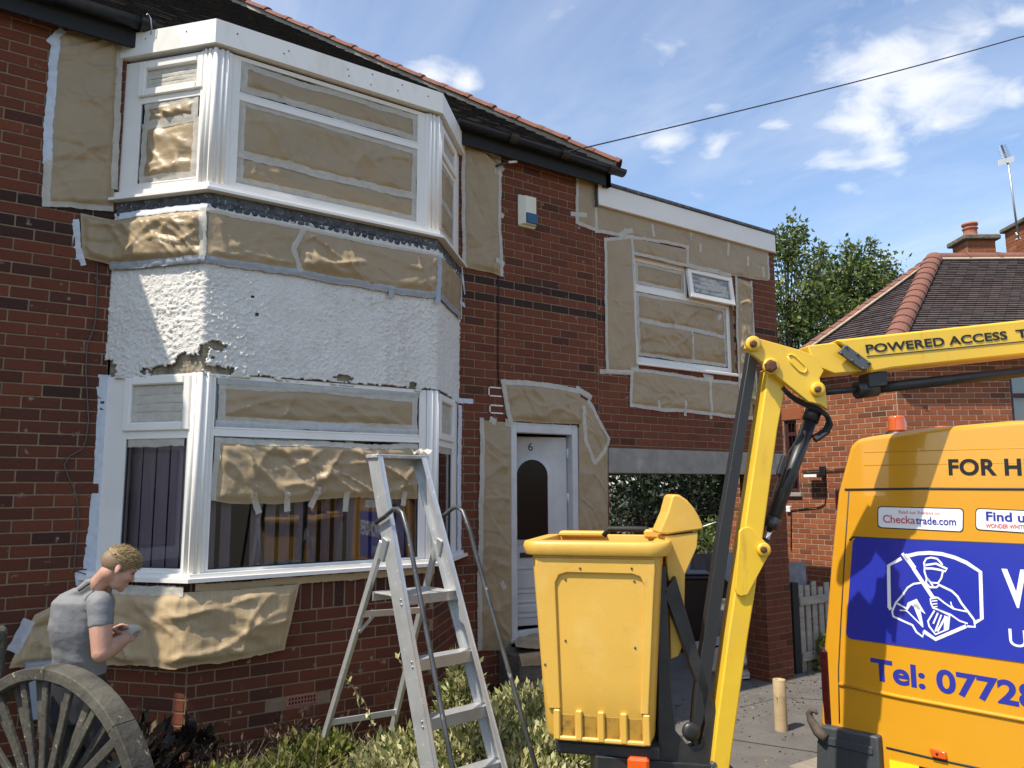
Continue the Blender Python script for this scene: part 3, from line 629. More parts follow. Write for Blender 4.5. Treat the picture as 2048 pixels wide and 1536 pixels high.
def poly_at(P, t):
    P = np.array(P, float); d = np.r_[0, np.cumsum(np.linalg.norm(np.diff(P, axis=0), axis=1))]; d /= d[-1]
    return np.stack([np.interp(t, d, P[:, k]) for k in range(3)], -1)
def creases(S, Z, seed, k, amp, w=1., h=1., pinch=True):
    "sharp random folds plus a slow swell, in metres, never negative"
    r = np.random.RandomState(seed); D = np.zeros_like(S)
    for i in range(k):
        ps, pz = r.uniform(0, w), r.uniform(0, h); an = r.choice([r.uniform(-.5, .5), r.uniform(0, math.pi), r.uniform(.5, 1.1)]); ln = r.uniform(.15, .6)*max(w, h)*.6+.06; wd = r.uniform(.010, .055)
        e, t = (S-ps)*math.cos(an)+(Z-pz)*math.sin(an), -(S-ps)*math.sin(an)+(Z-pz)*math.cos(an)
        t = t+.03*np.sin(e*r.uniform(5, 16)+i)
        wd2 = wd*(.6+1.2*np.abs(e)/ln) if pinch else wd
        prof = np.where(t > 0, np.exp(-np.abs(t)/wd2), np.exp(-np.abs(t)/(wd2*.35)))
        D += r.uniform(.3, 1.)*amp*prof*np.exp(-(e/ln)**2)*r.choice([1, 1, -.6])
    V_ = vnoise(seed+50, 64)
    D += amp*1.1*(V_(S*5, Z*5)-.5)+amp*.45*np.abs(V_(S*16, Z*13)-.5)
    return D
def strip(P, w, nrm, mb, off=.006, seed=0, surf=None, rag=.22):
    "tape of width w along polyline P, lying on a surface with normal nrm"
    P = np.array(P, float); tot = np.linalg.norm(np.diff(P, axis=0), axis=1).sum(); n = max(2, int(tot/.022)); t = np.linspace(0, 1, n+1); Q = poly_at(P, t); nrm = np.array(nrm, float); r = np.random.RandomState(seed)
    G = []
    nz = np.cumsum(r.normal(0, .0018, n+1)); nz -= np.linspace(nz[0], nz[-1], n+1)
    for i in range(n+1):
        d = Q[min(i+1, n)]-Q[max(i-1, 0)]; d /= np.linalg.norm(d); sd_ = np.cross(nrm, d); sd_ /= np.linalg.norm(sd_)
        row = []
        for k in (-1, -.33, .33, 1):
            wob = 1+rag*r.uniform(-.5, .5) if abs(k) == 1 else 1
            pt = Q[i]+sd_*(k*w/2*wob+nz[i]); o_ = off
            if surf is not None:                                  # lie on the crumpled sheet underneath
                dv = surf-pt; hn = dv@nrm; lat = (dv*dv).sum(1)-hn*hn; j = int(np.argmin(lat)); o_ = max(off*.5, hn[j]+.0025) if lat[j] < .022**2 else off
            row.append(pt+nrm*(o_+(.003*r.rand() if abs(k) < 1 else .001*r.rand())))
        G.append(row)
    mb.grid(G)
GRP = 'sheets of brown masking paper'
def paper(label, top, bot, nrm, seed, k=14, amp=.012, tapes='', tw=.038, extra=(), m_='kraft_paper', off=.012, rag=.006, tk='masking_tape', cell=.014, cat='paper', name='masking_paper', sag=0.):
    """ruled sheet between two polylines; tapes: which edges (t b l r) are taped; extra: (polyline, width, kind)"""
    top, bot = np.array(top, float), np.array(bot, float)
    wd = np.linalg.norm(np.diff(top, axis=0), axis=1).sum(); ht = max(np.linalg.norm(top[0]-bot[0]), np.linalg.norm(top[-1]-bot[-1]))
    n, m = max(6, int(wd/cell)), max(6, int(ht/cell)); t = np.linspace(0, 1, n+1); T, B = poly_at(top, t), poly_at(bot, t)
    V_ = vnoise(seed+9, 64)
    nr = np.array(nrm, float)
    if nr.ndim == 2: nr = poly_at(nr, t)*1.; nr /= np.linalg.norm(nr, axis=1)[:, None]
    else: nr = np.repeat(nr[None], n+1, 0)
    s = np.linspace(0, 1, m+1); SS, ZZ = np.meshgrid(t*wd, s*ht, indexing='ij')
    D = creases(SS, ZZ, seed, k, amp, wd, ht); edge = np.minimum(np.minimum(SS, wd-SS), np.minimum(ZZ, ht-ZZ)); ed = np.clip(edge/.05, .25, 1)
    D = off+np.clip((D-D.min())*ed, 0, .09)*1.9+sag*np.sin(np.pi*s)[None]*np.sin(np.pi*t)[:, None]
    sj = s[None, :, None]; X = T[:, None]*(1-sj)+B[:, None]*sj
    e0 = rag*(V_(t*wd*7, 3)-.5)*2+rag*.35*(V_(t*wd*38, 9)-.5)*2
    w_b = np.clip(1-(1-s)*ht/.05, 0, 1); X[:, :, 2] -= e0[:, None]*w_b[None]
    X = X+nr[:, None]*D[..., None]
    mb = MB(); mb.grid([list(r_) for r_ in X])
    base = X.reshape(-1, 3).mean(0); base[2] = X[..., 2].min()
    o = mb.build(name, MAT[m_], None, base); tag(o, label, cat, GRP)
    nm = nr.mean(0); nm /= np.linalg.norm(nm); tt = MB()
    for c in tapes:
        q = MB(); ed_ = {'t': X[:, 0], 'b': X[:, -1], 'l': X[0, :], 'r': X[-1, :]}[c]; ed_ = ed_[::max(1, len(ed_)//10)] if len(ed_) > 12 else ed_
        ed_ = np.vstack([ed_, {'t': X[-1, 0], 'b': X[-1, -1], 'l': X[0, -1], 'r': X[-1, -1]}[c]]) if len(ed_) > 1 else ed_
        d0 = ed_[0]-ed_[1]; d1 = ed_[-1]-ed_[-2]
        ed_[0] = ed_[0]+d0/np.linalg.norm(d0)*.02; ed_[-1] = ed_[-1]+(d1/np.linalg.norm(d1)*.025 if np.linalg.norm(d1) > 1e-6 else 0)
        keep_ = [0]+[i for i in range(1, len(ed_)) if np.linalg.norm(ed_[i]-ed_[i-1]) > .004]
        strip(ed_[keep_], tw, nm, q, .004, seed+ord(c), X.reshape(-1, 3)); q.build('tape', MAT[tk], o)
    for i, (pl, w, kd) in enumerate(extra):
        q = MB(); strip(pl, w, nm, q, .010+.002*(i % 3), seed+i, X.reshape(-1, 3)); q.build('tape', MAT[kd], o)
    return o
f = lambda u, v: FAC.px(u, v)
MT, FT, DT, CF = 'masking_tape', 'film_tape', 'duct_tape', 'clear_film'
nF = FAC.n
# --- on the main front
paper('tall crumpled brown paper sheet on the brick wall left of the upper bay', [f(112, 62), f(243, 72)], [f(93, 410), f(226, 420)], nF, 1, 22, .013, 'b', extra=[([f(126, 62), f(98, 88)], .05, FT), ([f(112, 80), f(101, 200), f(93, 330)], .055, FT), ([f(96, 322), f(92, 415)], .05, MT), ([f(240, 95), f(228, 380)], .045, MT)])
paper('brown paper sheet hanging between the upper bay and the blue alarm box', [f(925, 285), f(997, 318)], [f(926, 534), f(1001, 553)], nF, 2, 16, .014, 'lrt', extra=[([f(985, 345), f(1003, 350)], .05, MT), ([f(996, 428), f(1006, 434)], .05, MT), ([f(984, 522), f(1007, 530)], .05, MT), ([f(990, 318), f(1006, 342)], .05, MT)])
paper('narrow brown paper strip taped under the roof corner beside the wing', [f(1153, 352), f(1189, 362)], [f(1152, 446), f(1191, 462)], nF, 3, 8, .006, 'lrb', extra=[([f(1140, 428), f(1170, 432)], .05, MT)])
paper('brown paper strip under the left half of the wing fascia', [f(1192, 413), f(1386, 464)], [f(1190, 462), f(1386, 497)], nF, 4, 14, .006, 'b', extra=[([f(1301, 448), f(1305, 474)], .035, MT), ([f(1237, 470), f(1262, 462)], .05, MT), ([f(1248, 458), f(1250, 482)], .05, MT), ([f(1380, 466), f(1380, 498)], .04, MT)])
paper('brown paper strip under the right half of the wing fascia', [f(1374, 462), f(1535, 504)], [f(1374, 538), f(1535, 563)], nF, 5, 14, .007, '', extra=[([f(1453, 486), f(1453, 512)], .04, MT), ([f(1491, 514), f(1492, 534)], .04, MT), ([f(1523, 534), f(1524, 556)], .04, MT), ([f(1533, 512), f(1536, 560)], .05, MT), ([f(1372, 530), f(1460, 552)], .05, MT), ([f(1372, 492), f(1373, 532)], .05, MT), ([f(1398, 488), f(1397, 505)], .04, MT)])
paper('small brown paper piece directly above the left light of the wing window', [f(1264, 477), f(1372, 500)], [f(1266, 507), f(1374, 532)], nF, 6, 9, .008, 'b')
paper('tall brown paper sheet taped left of the wing window', [f(1209, 480), f(1262, 472)], [f(1213, 742), f(1273, 745)], nF, 7, 12, .008, 'lrtb', extra=[([f(1198, 743), f(1275, 746)], .05, MT)])
paper('crumpled brown paper sheet taped right of the wing window', [f(1470, 556), f(1500, 566)], [f(1478, 800), f(1513, 812)], nF, 8, 26, .016, 'lr')
paper('wide brown paper sheet taped below the wing window', [f(1262, 738), f(1503, 770)], [f(1260, 811), f(1503, 836)], nF, 9, 16, .007, 'ltb', extra=[([f(1418, 755), f(1421, 838)], .045, MT), ([f(1367, 802), f(1369, 832)], .045, MT), ([f(1314, 800), f(1318, 822)], .04, MT), ([f(1405, 752), f(1425, 756)], .06, MT)])
# --- around the front door
paper('tall brown paper sheet taped down the left side of the front door', [f(962, 840), f(1019, 846)], [f(957, 1302), f(1021, 1300)], nF, 10, 26, .010, 'l', extra=[([f(978, 838), f(990, 845)], .06, MT), ([f(1009, 845), f(1024, 847)], .07, MT), ([f(1000, 1163), f(1007, 1178)], .05, MT)], tw=.05)
paper('brown paper sheet arching over the head of the front door', [f(1003, 764), f(1085, 770), f(1158, 782)], [f(1019, 842), f(1085, 846), f(1165, 850)], nF, 11, 16, .011, 'tl', tw=.05, extra=[([f(1150, 776), f(1182, 796)], .06, MT)])
paper('brown paper sheet with a taped diamond corner right of the front door', [f(1156, 792), f(1185, 810), f(1213, 878)], [f(1156, 1300), f(1190, 1305), f(1216, 1310)], nF, 12, 26, .010, '', extra=[([f(1165, 812), f(1167, 882)], .045, MT), ([f(1165, 876), f(1187, 928)], .045, MT), ([f(1187, 928), f(1216, 882)], .045, MT), ([f(1174, 800), f(1217, 882)], .05, MT)])
# --- bay: band of paper over the render under the upper sill
def bx_(F, a, z, d=.02): return F.p(a, z, d)
nb = [BL.n, BL.n, BL.n]
def mixn(a, b): q = a+b; return q/np.linalg.norm(q)
paper('crumpled sunlit paper band on the left return of the bay above the render', [f(160, 428), BL.p(.0, 1.925, .03), BL.p(.40, 1.935, .028), BL.p(.775, 1.935, .03)], [f(163, 515), BL.p(.0, 1.590, .03), BL.p(.40, 1.590, .028), BL.p(.775, 1.585, .03)], [nF, mixn(nF, BL.n), BL.n, BL.n], 13, 34, .015, '', off=.012, extra=[([BL.p(.05, 1.95, .03), BL.p(.78, 1.955, .03)], .05, FT), ([BL.p(.0, 1.585, .03), BL.p(.78, 1.580, .03)], .05, DT), ([f(152, 440), f(160, 520)], .05, FT), ([f(158, 500), f(166, 532)], .05, FT), ([BL.p(.75, 1.95, .032), BL.p(.76, 1.60, .032)], .05, MT)])
paper('paper band piece on the bay front, left of the pale joining tape', [BF.p(-.01, 1.935, .03), BF.p(.66, 1.930, .03)], [BF.p(-.01, 1.590, .03), BF.p(.64, 1.595, .03)], BF.n, 14, 16, .009, 't', extra=[([BF.p(-.02, 1.578, .026), BF.p(.66, 1.585, .026)], .05, DT), ([BF.p(.67, 1.925, .035), BF.p(.60, 1.76, .035), BF.p(.66, 1.595, .035)], .042, MT)])
paper('paper band piece on the bay front with a deep pinched fold at its right', [BF.p(.66, 1.930, .03), BF.p(1.84, 1.925, .03)], [BF.p(.64, 1.595, .03), BF.p(1.84, 1.590, .03)], BF.n, 15, 26, .014, 't', extra=[([BF.p(.66, 1.582, .026), BF.p(1.25, 1.575, .03), BF.p(1.85, 1.580, .026)], .05, DT), ([BF.p(1.40, 1.60, .035), BF.p(1.40, 1.50, .03)], .045, DT), ([BF.p(1.835, 1.92, .035), BF.p(1.82, 1.50, .035)], .045, DT)])
paper('small paper piece on the right return of the bay above the render', [BRt.p(.01, 1.925, .03), BRt.p(.74, 1.935, .03)], [BRt.p(.01, 1.600, .03), BRt.p(.74, 1.590, .03)], BRt.n, 16, 9, .007, '', extra=[([BRt.p(.0, 1.59, .03), BRt.p(.76, 1.58, .03)], .05, DT), ([BRt.p(.76, 1.99, .035), BRt.p(.76, 1.55, .035)], .05, FT), ([BRt.p(.70, 2.03, .05), BRt.p(.83, 1.80, .05)], .05, FT), ([BRt.p(.68, 1.70, .045), BRt.p(.92, 1.70, .045)], .04, FT)])
# --- pane papers (outside the glass)
def pane_paper(label, F, a, b, c, d, seed, k=12, amp=.008, ex=(), **kw):
    return paper(label, [F.p(a, d, -.018), F.p(b, d, -.018)], [F.p(a, c, -.018), F.p(b, c, -.018)], F.n, seed, k, amp, kw.pop('tapes', 'tblr'), kw.pop('tw', .05), ex, off=.004, rag=.0, **kw)
P3 = lambda F, *q: [F.p(a, z, -.012) for a, z in q]
pane_paper('paper filling the long top pane of the upper bay front', BF, .20, 1.62, 2.905, 3.095, 20, 12, .010)
pane_paper('paper over the big lower pane of the upper bay front', BF, .20, 1.62, 2.405, 2.795, 21, 22, .010, [(P3(BF, (.20, 2.41), (.9, 2.405), (1.62, 2.40)), .06, MT)], tapes='tlr')
pane_paper('lowest paper strip on the big pane of the upper bay front', BF, .20, 1.62, 2.205, 2.395, 22, 18, .010, tapes='blr')
pane_paper('sunlit wrinkled paper on the lower pane of the upper bay left return', BL, .19, .62, 2.225, 2.64, 23, 24, .010, [(P3(BL, (.19, 2.64), (.62, 2.66)), .07, MT)], tapes='blr')
pane_paper('wrinkled paper strip at the top of that left return pane', BL, .20, .61, 2.66, 2.79, 24, 16, .013, tapes='tlr')
pane_paper('paper over the lower pane of the upper bay right return', BRt, .15, .61, 2.225, 2.79, 25, 12, .008, [(P3(BRt, (.15, 2.47), (.61, 2.46)), .06, MT)])
pane_paper('paper filling the long top pane of the lower bay front', BF, .145, 1.65, .480, .715, 26, 14, .010, [(P3(BF, (.11, .45), (.9, .452), (1.68, .447)), .055, CF), (P3(BF, (.11, .745), (.9, .745), (1.68, .742)), .045, CF)])
paper('loose half-length paper hanging over the lower bay front window', [BF.p(.13, .335, -.015), BF.p(1.68, .335, -.015)], [BF.p(.12, -.085, -.01), BF.p(.55, -.10, 0.), BF.p(1.0, -.065, .0), BF.p(1.68, -.085, -.01)], BF.n, 27, 34, .017, 'tl', off=.004, rag=.012, extra=[([BF.p(.37, -.03, .01), BF.p(.43, -.165, -.005)], .045, MT), ([BF.p(.61, -.02, .01), BF.p(.63, -.155, -.005)], .045, MT), ([BF.p(1.07, -.02, .01), BF.p(1.07, -.165, -.005)], .045, MT), ([BF.p(.85, .02, .012), BF.p(.80, -.13, -.005)], .045, MT), ([BF.p(1.56, -.02, .01), BF.p(1.55, -.13, -.005)], .045, MT)])
pane_paper('paper filling the fixed top light of the wing window', WF, .09, .83, 2.295, 2.515, 50, 12, .010, tw=.04)
pane_paper('upper paper strip on the wide pane of the wing window', WF, .09, 1.57, 1.86, 2.16, 51, 22, .011, [(P3(WF, (.09, 1.87), (.8, 1.85), (1.57, 1.83)), .05, MT), (P3(WF, (1.50, 2.10), (1.44, 2.03)), .05, MT)], tapes='tlr', tw=.04)
pane_paper('lower left paper on the wide pane of the wing window', WF, .09, .97, 1.475, 1.84, 52, 20, .013, tapes='blr', tw=.04)
pane_paper('lower right paper on the wide pane of the wing window', WF, 1.00, 1.57, 1.475, 1.82, 53, 18, .013, tapes='br', tw=.04)
paper('white slatted film behind the open top light of the wing window', [OP @ Vector((.94, -.012, -.06)), OP @ Vector((1.60, -.012, -.06))], [OP @ Vector((.94, -.012, -.31)), OP @ Vector((1.60, -.012, -.31))], nF, 54, 5, .003, 'tblr', .03, [([OP @ Vector((.94, -.012, -.10-.055*i)), OP @ Vector((1.60, -.012, -.10-.055*i))], .045, MT) for i in range(4)], m_='masking_tape', name='masking_film', cat='film', off=.002, rag=0)
for lab, F, a, b, c, d, sd_ in (('white film with slats over the small sash of the upper bay left return', BL, .20, .61, 2.93, 3.065, 30), ('white slatted film over the small sash of the lower bay left return', BL, .235, .645, .47, .715, 31), ('pale film over the small sash of the lower bay right return', BRt, .165, .58, .47, .715, 32), ('pale film over the small sash of the upper bay right return', BRt, .165, .60, 2.93, 3.065, 33)):
    ex = [(P3(F, (a, c+(d-c)*(i+.5)/4), (b, c+(d-c)*(i+.5)/4)), (d-c)/4.6, MT) for i in range(4)]
    pane_paper(lab, F, a, b, c, d, sd_, 6, .004, ex, m_='masking_tape', name='masking_film', cat='film')
q = MB(); strip(P3(BL, (.205, .322), (.66, .322)), .055, BL.n, q, .006, 3); o = q.build('masking_tape', MAT[MT], None, BL.p(.43, .30)); tag(o, 'single strip of pale tape along the top of the lower left bay pane', 'tape')
q = MB(); strip(P3(BRt, (.15, .322), (.59, .322)), .055, BRt.n, q, .006, 3); o = q.build('masking_tape', MAT[MT], None, BRt.p(.37, .30)); tag(o, 'short strip of pale tape along the top of the lower right bay pane', 'tape')
q = MB(); strip([BRt.p(.83, .76, .02), BRt.p(.83, -.55, .02)], .06, mixn(BRt.n, nF), q, .004, 5); strip([f(905, 800), f(945, 803)], .045, nF, q, .01, 6); o = q.build('sealing_tape', MAT[FT], None, W2+(-.5,)); tag(o, 'grey film tape down the joint of the lower bay and the brick by the door', 'tape')
q = MB(); strip([f(212, 750), f(203, 940), f(183, 1150)], .10, nF, q, .006, 8, rag=.05); strip([f(150, 1158), f(190, 1150)], .09, nF, q, .012, 9, rag=.3); o = q.build('sealing_tape', MAT[FT], None, f(190, 1160)); tag(o, 'wide translucent film tape down the joint left of the lower bay', 'tape')
# --- torn sheet over the bay base
sh = paper('large torn brown paper sheet under the lower bay sill behind the man', [FAC.p(.52, -.80, .03), BL.p(.0, -.66, .05), BL.p(.75, -.66, .05), BF.p(.28, -.665, .05), BF.p(.72, -.66, .03)], [FAC.p(.40, -1.10, .04), BL.p(.0, -1.135, .06), BL.p(.76, -1.13, .07), BF.p(.28, -1.12, .07), BF.p(.62, -1.085, .05)], [nF, mixn(nF, BL.n), BL.n, BF.n, BF.n], 40, 40, .014, '', m_='kraft_paper_flat', rag=.016, extra=[([BL.p(.02, -.655, .055), BL.p(.76, -.655, .06)], .06, MT), ([FAC.p(.50, -.83, .03), FAC.p(.42, -1.02, .03)], .08, CF)])
q = MB(); strip([BF.p(.02, -.635, .03), BF.p(1.0, -.632, .03), BF.p(1.82, -.635, .03)], .05, BF.n, q, .004, 11); o = q.build('masking_strip', MAT['kraft_paper_flat'], None, BF.p(.9, -.66)); tag(o, 'thin brown paper strip along the underside of the lower bay front sill', 'paper', GRP)
# --- paper scraps at the door step
stp = MB()
q = [PZ(1024, 1268, -1.40), PZ(1075, 1262, -1.40), PZ(1100, 1300, -1.62), PZ(1062, 1300, -1.62)]
paper('brown paper draped over the door sill', [q[0], q[1]], [PY(1030, 1296, -.30), PY(1120, 1300, -.34)], (0, -.7, .7), 41, 14, .02, '', rag=.012)
paper('loose torn brown paper scrap lying on the stone step', [PY(1036, 1310, -.34), PY(1130, 1298, -.34)], [PY(1042, 1334, -.36), PY(1130, 1330, -.36)], (0, -.8, .6), 42, 8, .012, '', rag=.01)
# ================================================================ front door (a part of the house)
mat('door_shaded_white', (.54, .535, .52), .38, noise=(4, (.44, .44, .43), .4, .7, 4)); mat('dark_glass', (.006, .006, .007), .25, spec=.25)  # door white greyed so its colour carries the recess shade
m = MB()
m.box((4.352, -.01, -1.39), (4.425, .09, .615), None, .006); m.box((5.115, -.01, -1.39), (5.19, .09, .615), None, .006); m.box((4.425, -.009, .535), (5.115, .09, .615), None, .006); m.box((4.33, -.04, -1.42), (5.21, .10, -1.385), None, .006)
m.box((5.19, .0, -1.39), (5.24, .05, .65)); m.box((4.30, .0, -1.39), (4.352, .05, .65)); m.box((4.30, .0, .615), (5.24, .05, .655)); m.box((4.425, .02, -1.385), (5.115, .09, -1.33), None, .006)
dfr = m.build('door_frame', MAT['door_shaded_white'], house); dfr['label'] = 'white door frame around the ajar front door'
an = R(17); DF = Fr((5.105-.78*math.cos(an), .07+.78*math.sin(an)), (5.105, .07))
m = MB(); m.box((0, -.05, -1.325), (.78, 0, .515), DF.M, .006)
def arch(sc, z0, z1, w, n=14):
    r_ = w; zc = z1-r_; L_ = [(sc-w, z0), (sc+w, z0)]+[(sc+r_*math.cos(math.pi*k/n), zc+r_*math.sin(math.pi*k/n)) for k in range(n+1)]; return L_
A0, A1 = arch(.40, -.50, .285, .165), arch(.40, -.545, .335, .215)
v = [DF.p(a, z, .018) for a, z in A0]+[DF.p(a, z, .006) for a, z in A1]+[DF.p(a, z, -.002) for a, z in A0]+[DF.p(a, z, -.002) for a, z in A1]; n = len(A0)
fs = [(i, (i+1) % n, n+(i+1) % n, n+i) for i in range(n)]+[(i, (i+1) % n, 2*n+(i+1) % n, 2*n+i) for i in range(n)]+[(n+i, n+(i+1) % n, 3*n+(i+1) % n, 3*n+i) for i in range(n)]
m.add(v, fs)
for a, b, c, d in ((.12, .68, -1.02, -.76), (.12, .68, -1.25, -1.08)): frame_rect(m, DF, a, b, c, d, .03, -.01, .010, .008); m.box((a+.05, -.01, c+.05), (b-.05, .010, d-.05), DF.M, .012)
leaf = m.build('door', MAT['door_shaded_white'], house); leaf['label'] = 'white front door standing ajar with an arched dark pane and number 6'
m = MB(); m.add([DF.p(a, z, .003) for a, z in A0], [tuple(range(n))]); m.build('arched_pane', MAT['dark_glass'], leaf)
m = MB(); m.box((.27, 0, -.675), (.53, .012, -.625), DF.M, .004); m.build('letterbox', MAT['black_plastic'], leaf)
for z in (-1.0, -.1, .35):
    m = MB(); m.tube([DF.p(.79, z-.05, .0), DF.p(.79, z+.05, .0)], .012, 8); m.build('hinge', MAT['upvc'], leaf)
def text_mesh(txt, size, ext=.002, font=None, bold=0., sx=1., space=1.):
    cu = bpy.data.curves.new('txt', 'FONT'); cu.body = txt; cu.size = size; cu.extrude = ext; cu.offset = bold; cu.align_x = 'LEFT'; cu.space_character = space; cu.resolution_u = 6
    o = bpy.data.objects.new('txt', cu); COL.objects.link(o); bpy.context.view_layer.update()
    me = bpy.data.meshes.new_from_object(o.evaluated_get(bpy.context.evaluated_depsgraph_get())); bpy.data.objects.remove(o); bpy.data.curves.remove(cu)
    if sx != 1.:
        for v_ in me.vertices: v_.co.x *= sx
    return me
def place_text(name, txt, size, F, a, z, d, mt, parent, bold=0., sx=1., space=1., ext=.0012):
    me = text_mesh(txt, size, ext, bold=bold, sx=sx, space=space)
    for v_ in me.vertices:
        x, y, w = v_.co; p = F.p(a+x, z+y, d+w+ext); v_.co = Vector(p)-wl(parent)
    me.materials.clear(); return mesh_obj(name, me, MAT[mt], parent)
mat('black_paint', (.01, .01, .012), .4)
place_text('house_number', '6', .115, DF, .36, .375, .002, 'black_paint', leaf)
# stone step and flag below the door
m = MB(); m.box((4.20, -.36, -2.3), (5.40, .0, -1.45), None, .02); m.box((4.05, -.70, -2.3), (5.35, -.362, -1.68), None, .025); stp = m.build('stone_step', MAT['stone'], None, (4.7, -.35, -2.3)); tag(stp, 'worn stone steps below the front door', 'steps')
# ================================================================ van with lift
def bevel(o, off, seg=2, ang=35, keep_smooth=False):
    bm = bmesh.new(); bm.from_mesh(o.data); bmesh.ops.remove_doubles(bm, verts=bm.verts, dist=1e-5); bmesh.ops.recalc_face_normals(bm, faces=bm.faces)
    es = [e for e in bm.edges if len(e.link_faces) == 2 and e.calc_face_angle(0) > R(ang)]
    rs = bmesh.ops.bevel(bm, geom=es, offset=off, segments=seg, profile=.5, affect='EDGES', clamp_overlap=True)
    if not keep_smooth:
        for f_ in bm.faces: f_.smooth = False
    for f_ in rs['faces']: f_.smooth = True
    bm.to_mesh(o.data); bm.free(); return o
YEL, YEL2 = (.80, .46, .022), (.74, .36, .012)
mat('lift_yellow', (.78, .50, .035), .30, noise=[(2.5, (.72, .44, .03), .4, .7, 4), (35, (.30, .17, .04), .70, .78, 5), ((14, 14, 3), (.52, .30, .04), .60, .8, 6), (5, (.70, .47, .07), .55, .8, 5)], coat=.2, bump=(40, .06, .004))
mat('bucket_yellow', (.68, .405, .070), .42, noise=[(2.2, (.62, .36, .060), .4, .7, 5), (5, (.69, .455, .12), .52, .8, 6), (11, (.40, .26, .09), .64, .85, 6), ((40, 40, 9), (.30, .20, .08), .70, .80, 5), (70, (.16, .10, .04), .74, .80, 4)], bump=(70, .15, .004))
mat('van_yellow', (.67, .315, .018), .2, coat=.8, noise=[(1.5, (.64, .295, .016), .4, .7, 3), ((3, 3, 1.2), (.55, .27, .03), .62, .9, 6)])
mat('worn_black', (.018, .018, .02), .42, noise=[(7, (.035, .034, .033), .4, .7, 5), (16, (.09, .075, .06), .70, .8, 5)])
mat('rusty_black', (.02, .021, .023), .45, noise=[((3, 3, 1.1), (.15, .05, .022), .60, .68, 6), (26, (.07, .06, .05), .68, .76, 5)])
mat('rust', (.14, .05, .025), .85, noise=(30, (.07, .03, .02), .4, .7, 5)); mat('chrome', (.75, .76, .78), .12, metal=1.)
mat('grey_paint', (.075, .08, .085), .45); mat('bumper_grey', (.045, .050, .055), .55, noise=(60, (.055, .06, .065), .4, .7, 3), bump=(400, .15, .001))
mat('vinyl_white', (.86, .86, .86), .3); mat('vinyl_blue', (.022, .036, .36), .18, coat=.4); mat('text_blue', (.025, .035, .30), .35); mat('text_red', (.60, .10, .12), .4); mat('orange_lens', (.75, .10, .01), .15, coat=.6); mat('amber_lens', (.50, .10, .02), .12, coat=.6); mat('red_lens', (.035, .002, .003), .15, coat=.5)
mat('chevron_yellow', (.80, .72, .02), .3); mat('rubber', (.012, .012, .012), .7)
# ---- boom: lies in one vertical plane
azB = R(-31); KD = 4.30
K0 = PD(1600, 740, KD); exB = np.array([math.cos(azB), math.sin(azB), 0]); nB = np.array([math.sin(azB), -math.cos(azB), 0])
def pb(u, v, d=0.): return PP(u, v, K0+nB*d, nB)
lift = thing('boom_lift', 'yellow access boom with a yellow fibreglass bucket folded behind the van', 'lift', (*pb(1440, 1500)[:2], -2.3))
def plate(name, px, d0, d1, mt, parent=lift, bev=.006, seg=2):
    q = MB(); q.prism([pb(u, v, d0) for u, v in px], nB*(d1-d0)); o = q.build(name, MAT[mt], parent); return bevel(o, bev, seg) if bev else fix(o)
T = 5.02
cx = lambda pts, s, ox, oy: [(ox+x/s, oy+y/s) for x, y in pts]
boom = plate('boom_arm', [(1637, 693), (2048, 649), (2420, 609), (2420, 678), (2048, 716), (1747, 748), (1702, 756), (1699, 738)], -.10, .105, 'lift_yellow', bev=.012)
plate('inner_boom', [(1588, 702), (1640, 696), (1696, 738), (1696, 751), (1640, 756), (1600, 740)], -.085, .085, 'lift_yellow', boom)
q = MB(); q.prism([pb(1733, 712, .106), pb(2420, 646, .106), pb(2420, 647.6, .106), pb(1733, 713.6, .106)], nB*.003); fix(q.build('fold_line', MAT['worn_black'], boom))
pl_ = plate('cover_plate', cx([(250, 348), (512, 545), (430, 618), (168, 430)], T, 1640, 620), .105, .120, 'grey_paint', boom, .004)
q = MB()
for x, y in ((265, 370), (375, 445), (320, 508), (210, 432), (485, 530), (432, 588)): q.lathe(pb(1640+x/T, 620+y/T, .12), [(.008, 0), (.008, .006), (.004, .008)], nB, 6)
q.build('bolt', MAT['grey_paint'], pl_)['kind'] = 'stuff'
def ptext(name, txt, p, q_, size, n, parent, mt, bold=0., lift_=.002, space=1., up=None):
    "lettering whose baseline runs from p to q_ on a face with normal n"
    p, q_ = np.array(p), np.array(q_); ex = (q_-p)/np.linalg.norm(q_-p); n = np.array(n, float); up = np.cross(n, ex) if up is None else np.array(up)
    me = text_mesh(txt, size, .0008, bold=bold, space=space); w = max(v.co.x for v in me.vertices)-min(v.co.x for v in me.vertices); k = np.linalg.norm(q_-p)/w; x0 = min(v.co.x for v in me.vertices); off = wl(parent)
    for v in me.vertices: v.co = Vector(p+ex*(v.co.x-x0)*k+up*v.co.y+n*(lift_+v.co.z))-off
    me.materials.clear(); return mesh_obj(name, me, MAT[mt], parent)
ptext('lettering', 'POWERED ACCESS', pb(1733, 706, .106), pb(2015, 678, .106), .064, nB, boom, 'black_paint', bold=.0012)
ptext('lettering', 'TEL', pb(2033, 676, .106), pb(2095, 670, .106), .064, nB, boom, 'black_paint', bold=.0012)
kn = plate('knuckle_plate', cx([(303, 165), (312, 130), (330, 108), (354, 103), (600, 172), (690, 205), (748, 293), (724, 335), (730, 362), (757, 390), (770, 512), (725, 484), (660, 468), (490, 330), (365, 216), (325, 186)], 2.845, 1380, 640), .085, .115, 'lift_yellow', bev=.004)
plate('knuckle_plate', cx([(303, 165), (312, 130), (330, 108), (354, 103), (600, 172), (690, 205), (748, 293), (724, 335), (730, 362), (757, 390), (770, 512), (725, 484), (660, 468), (490, 330), (365, 216), (325, 186)], 2.845, 1380, 640), -.115, -.085, 'lift_yellow', bev=.004)
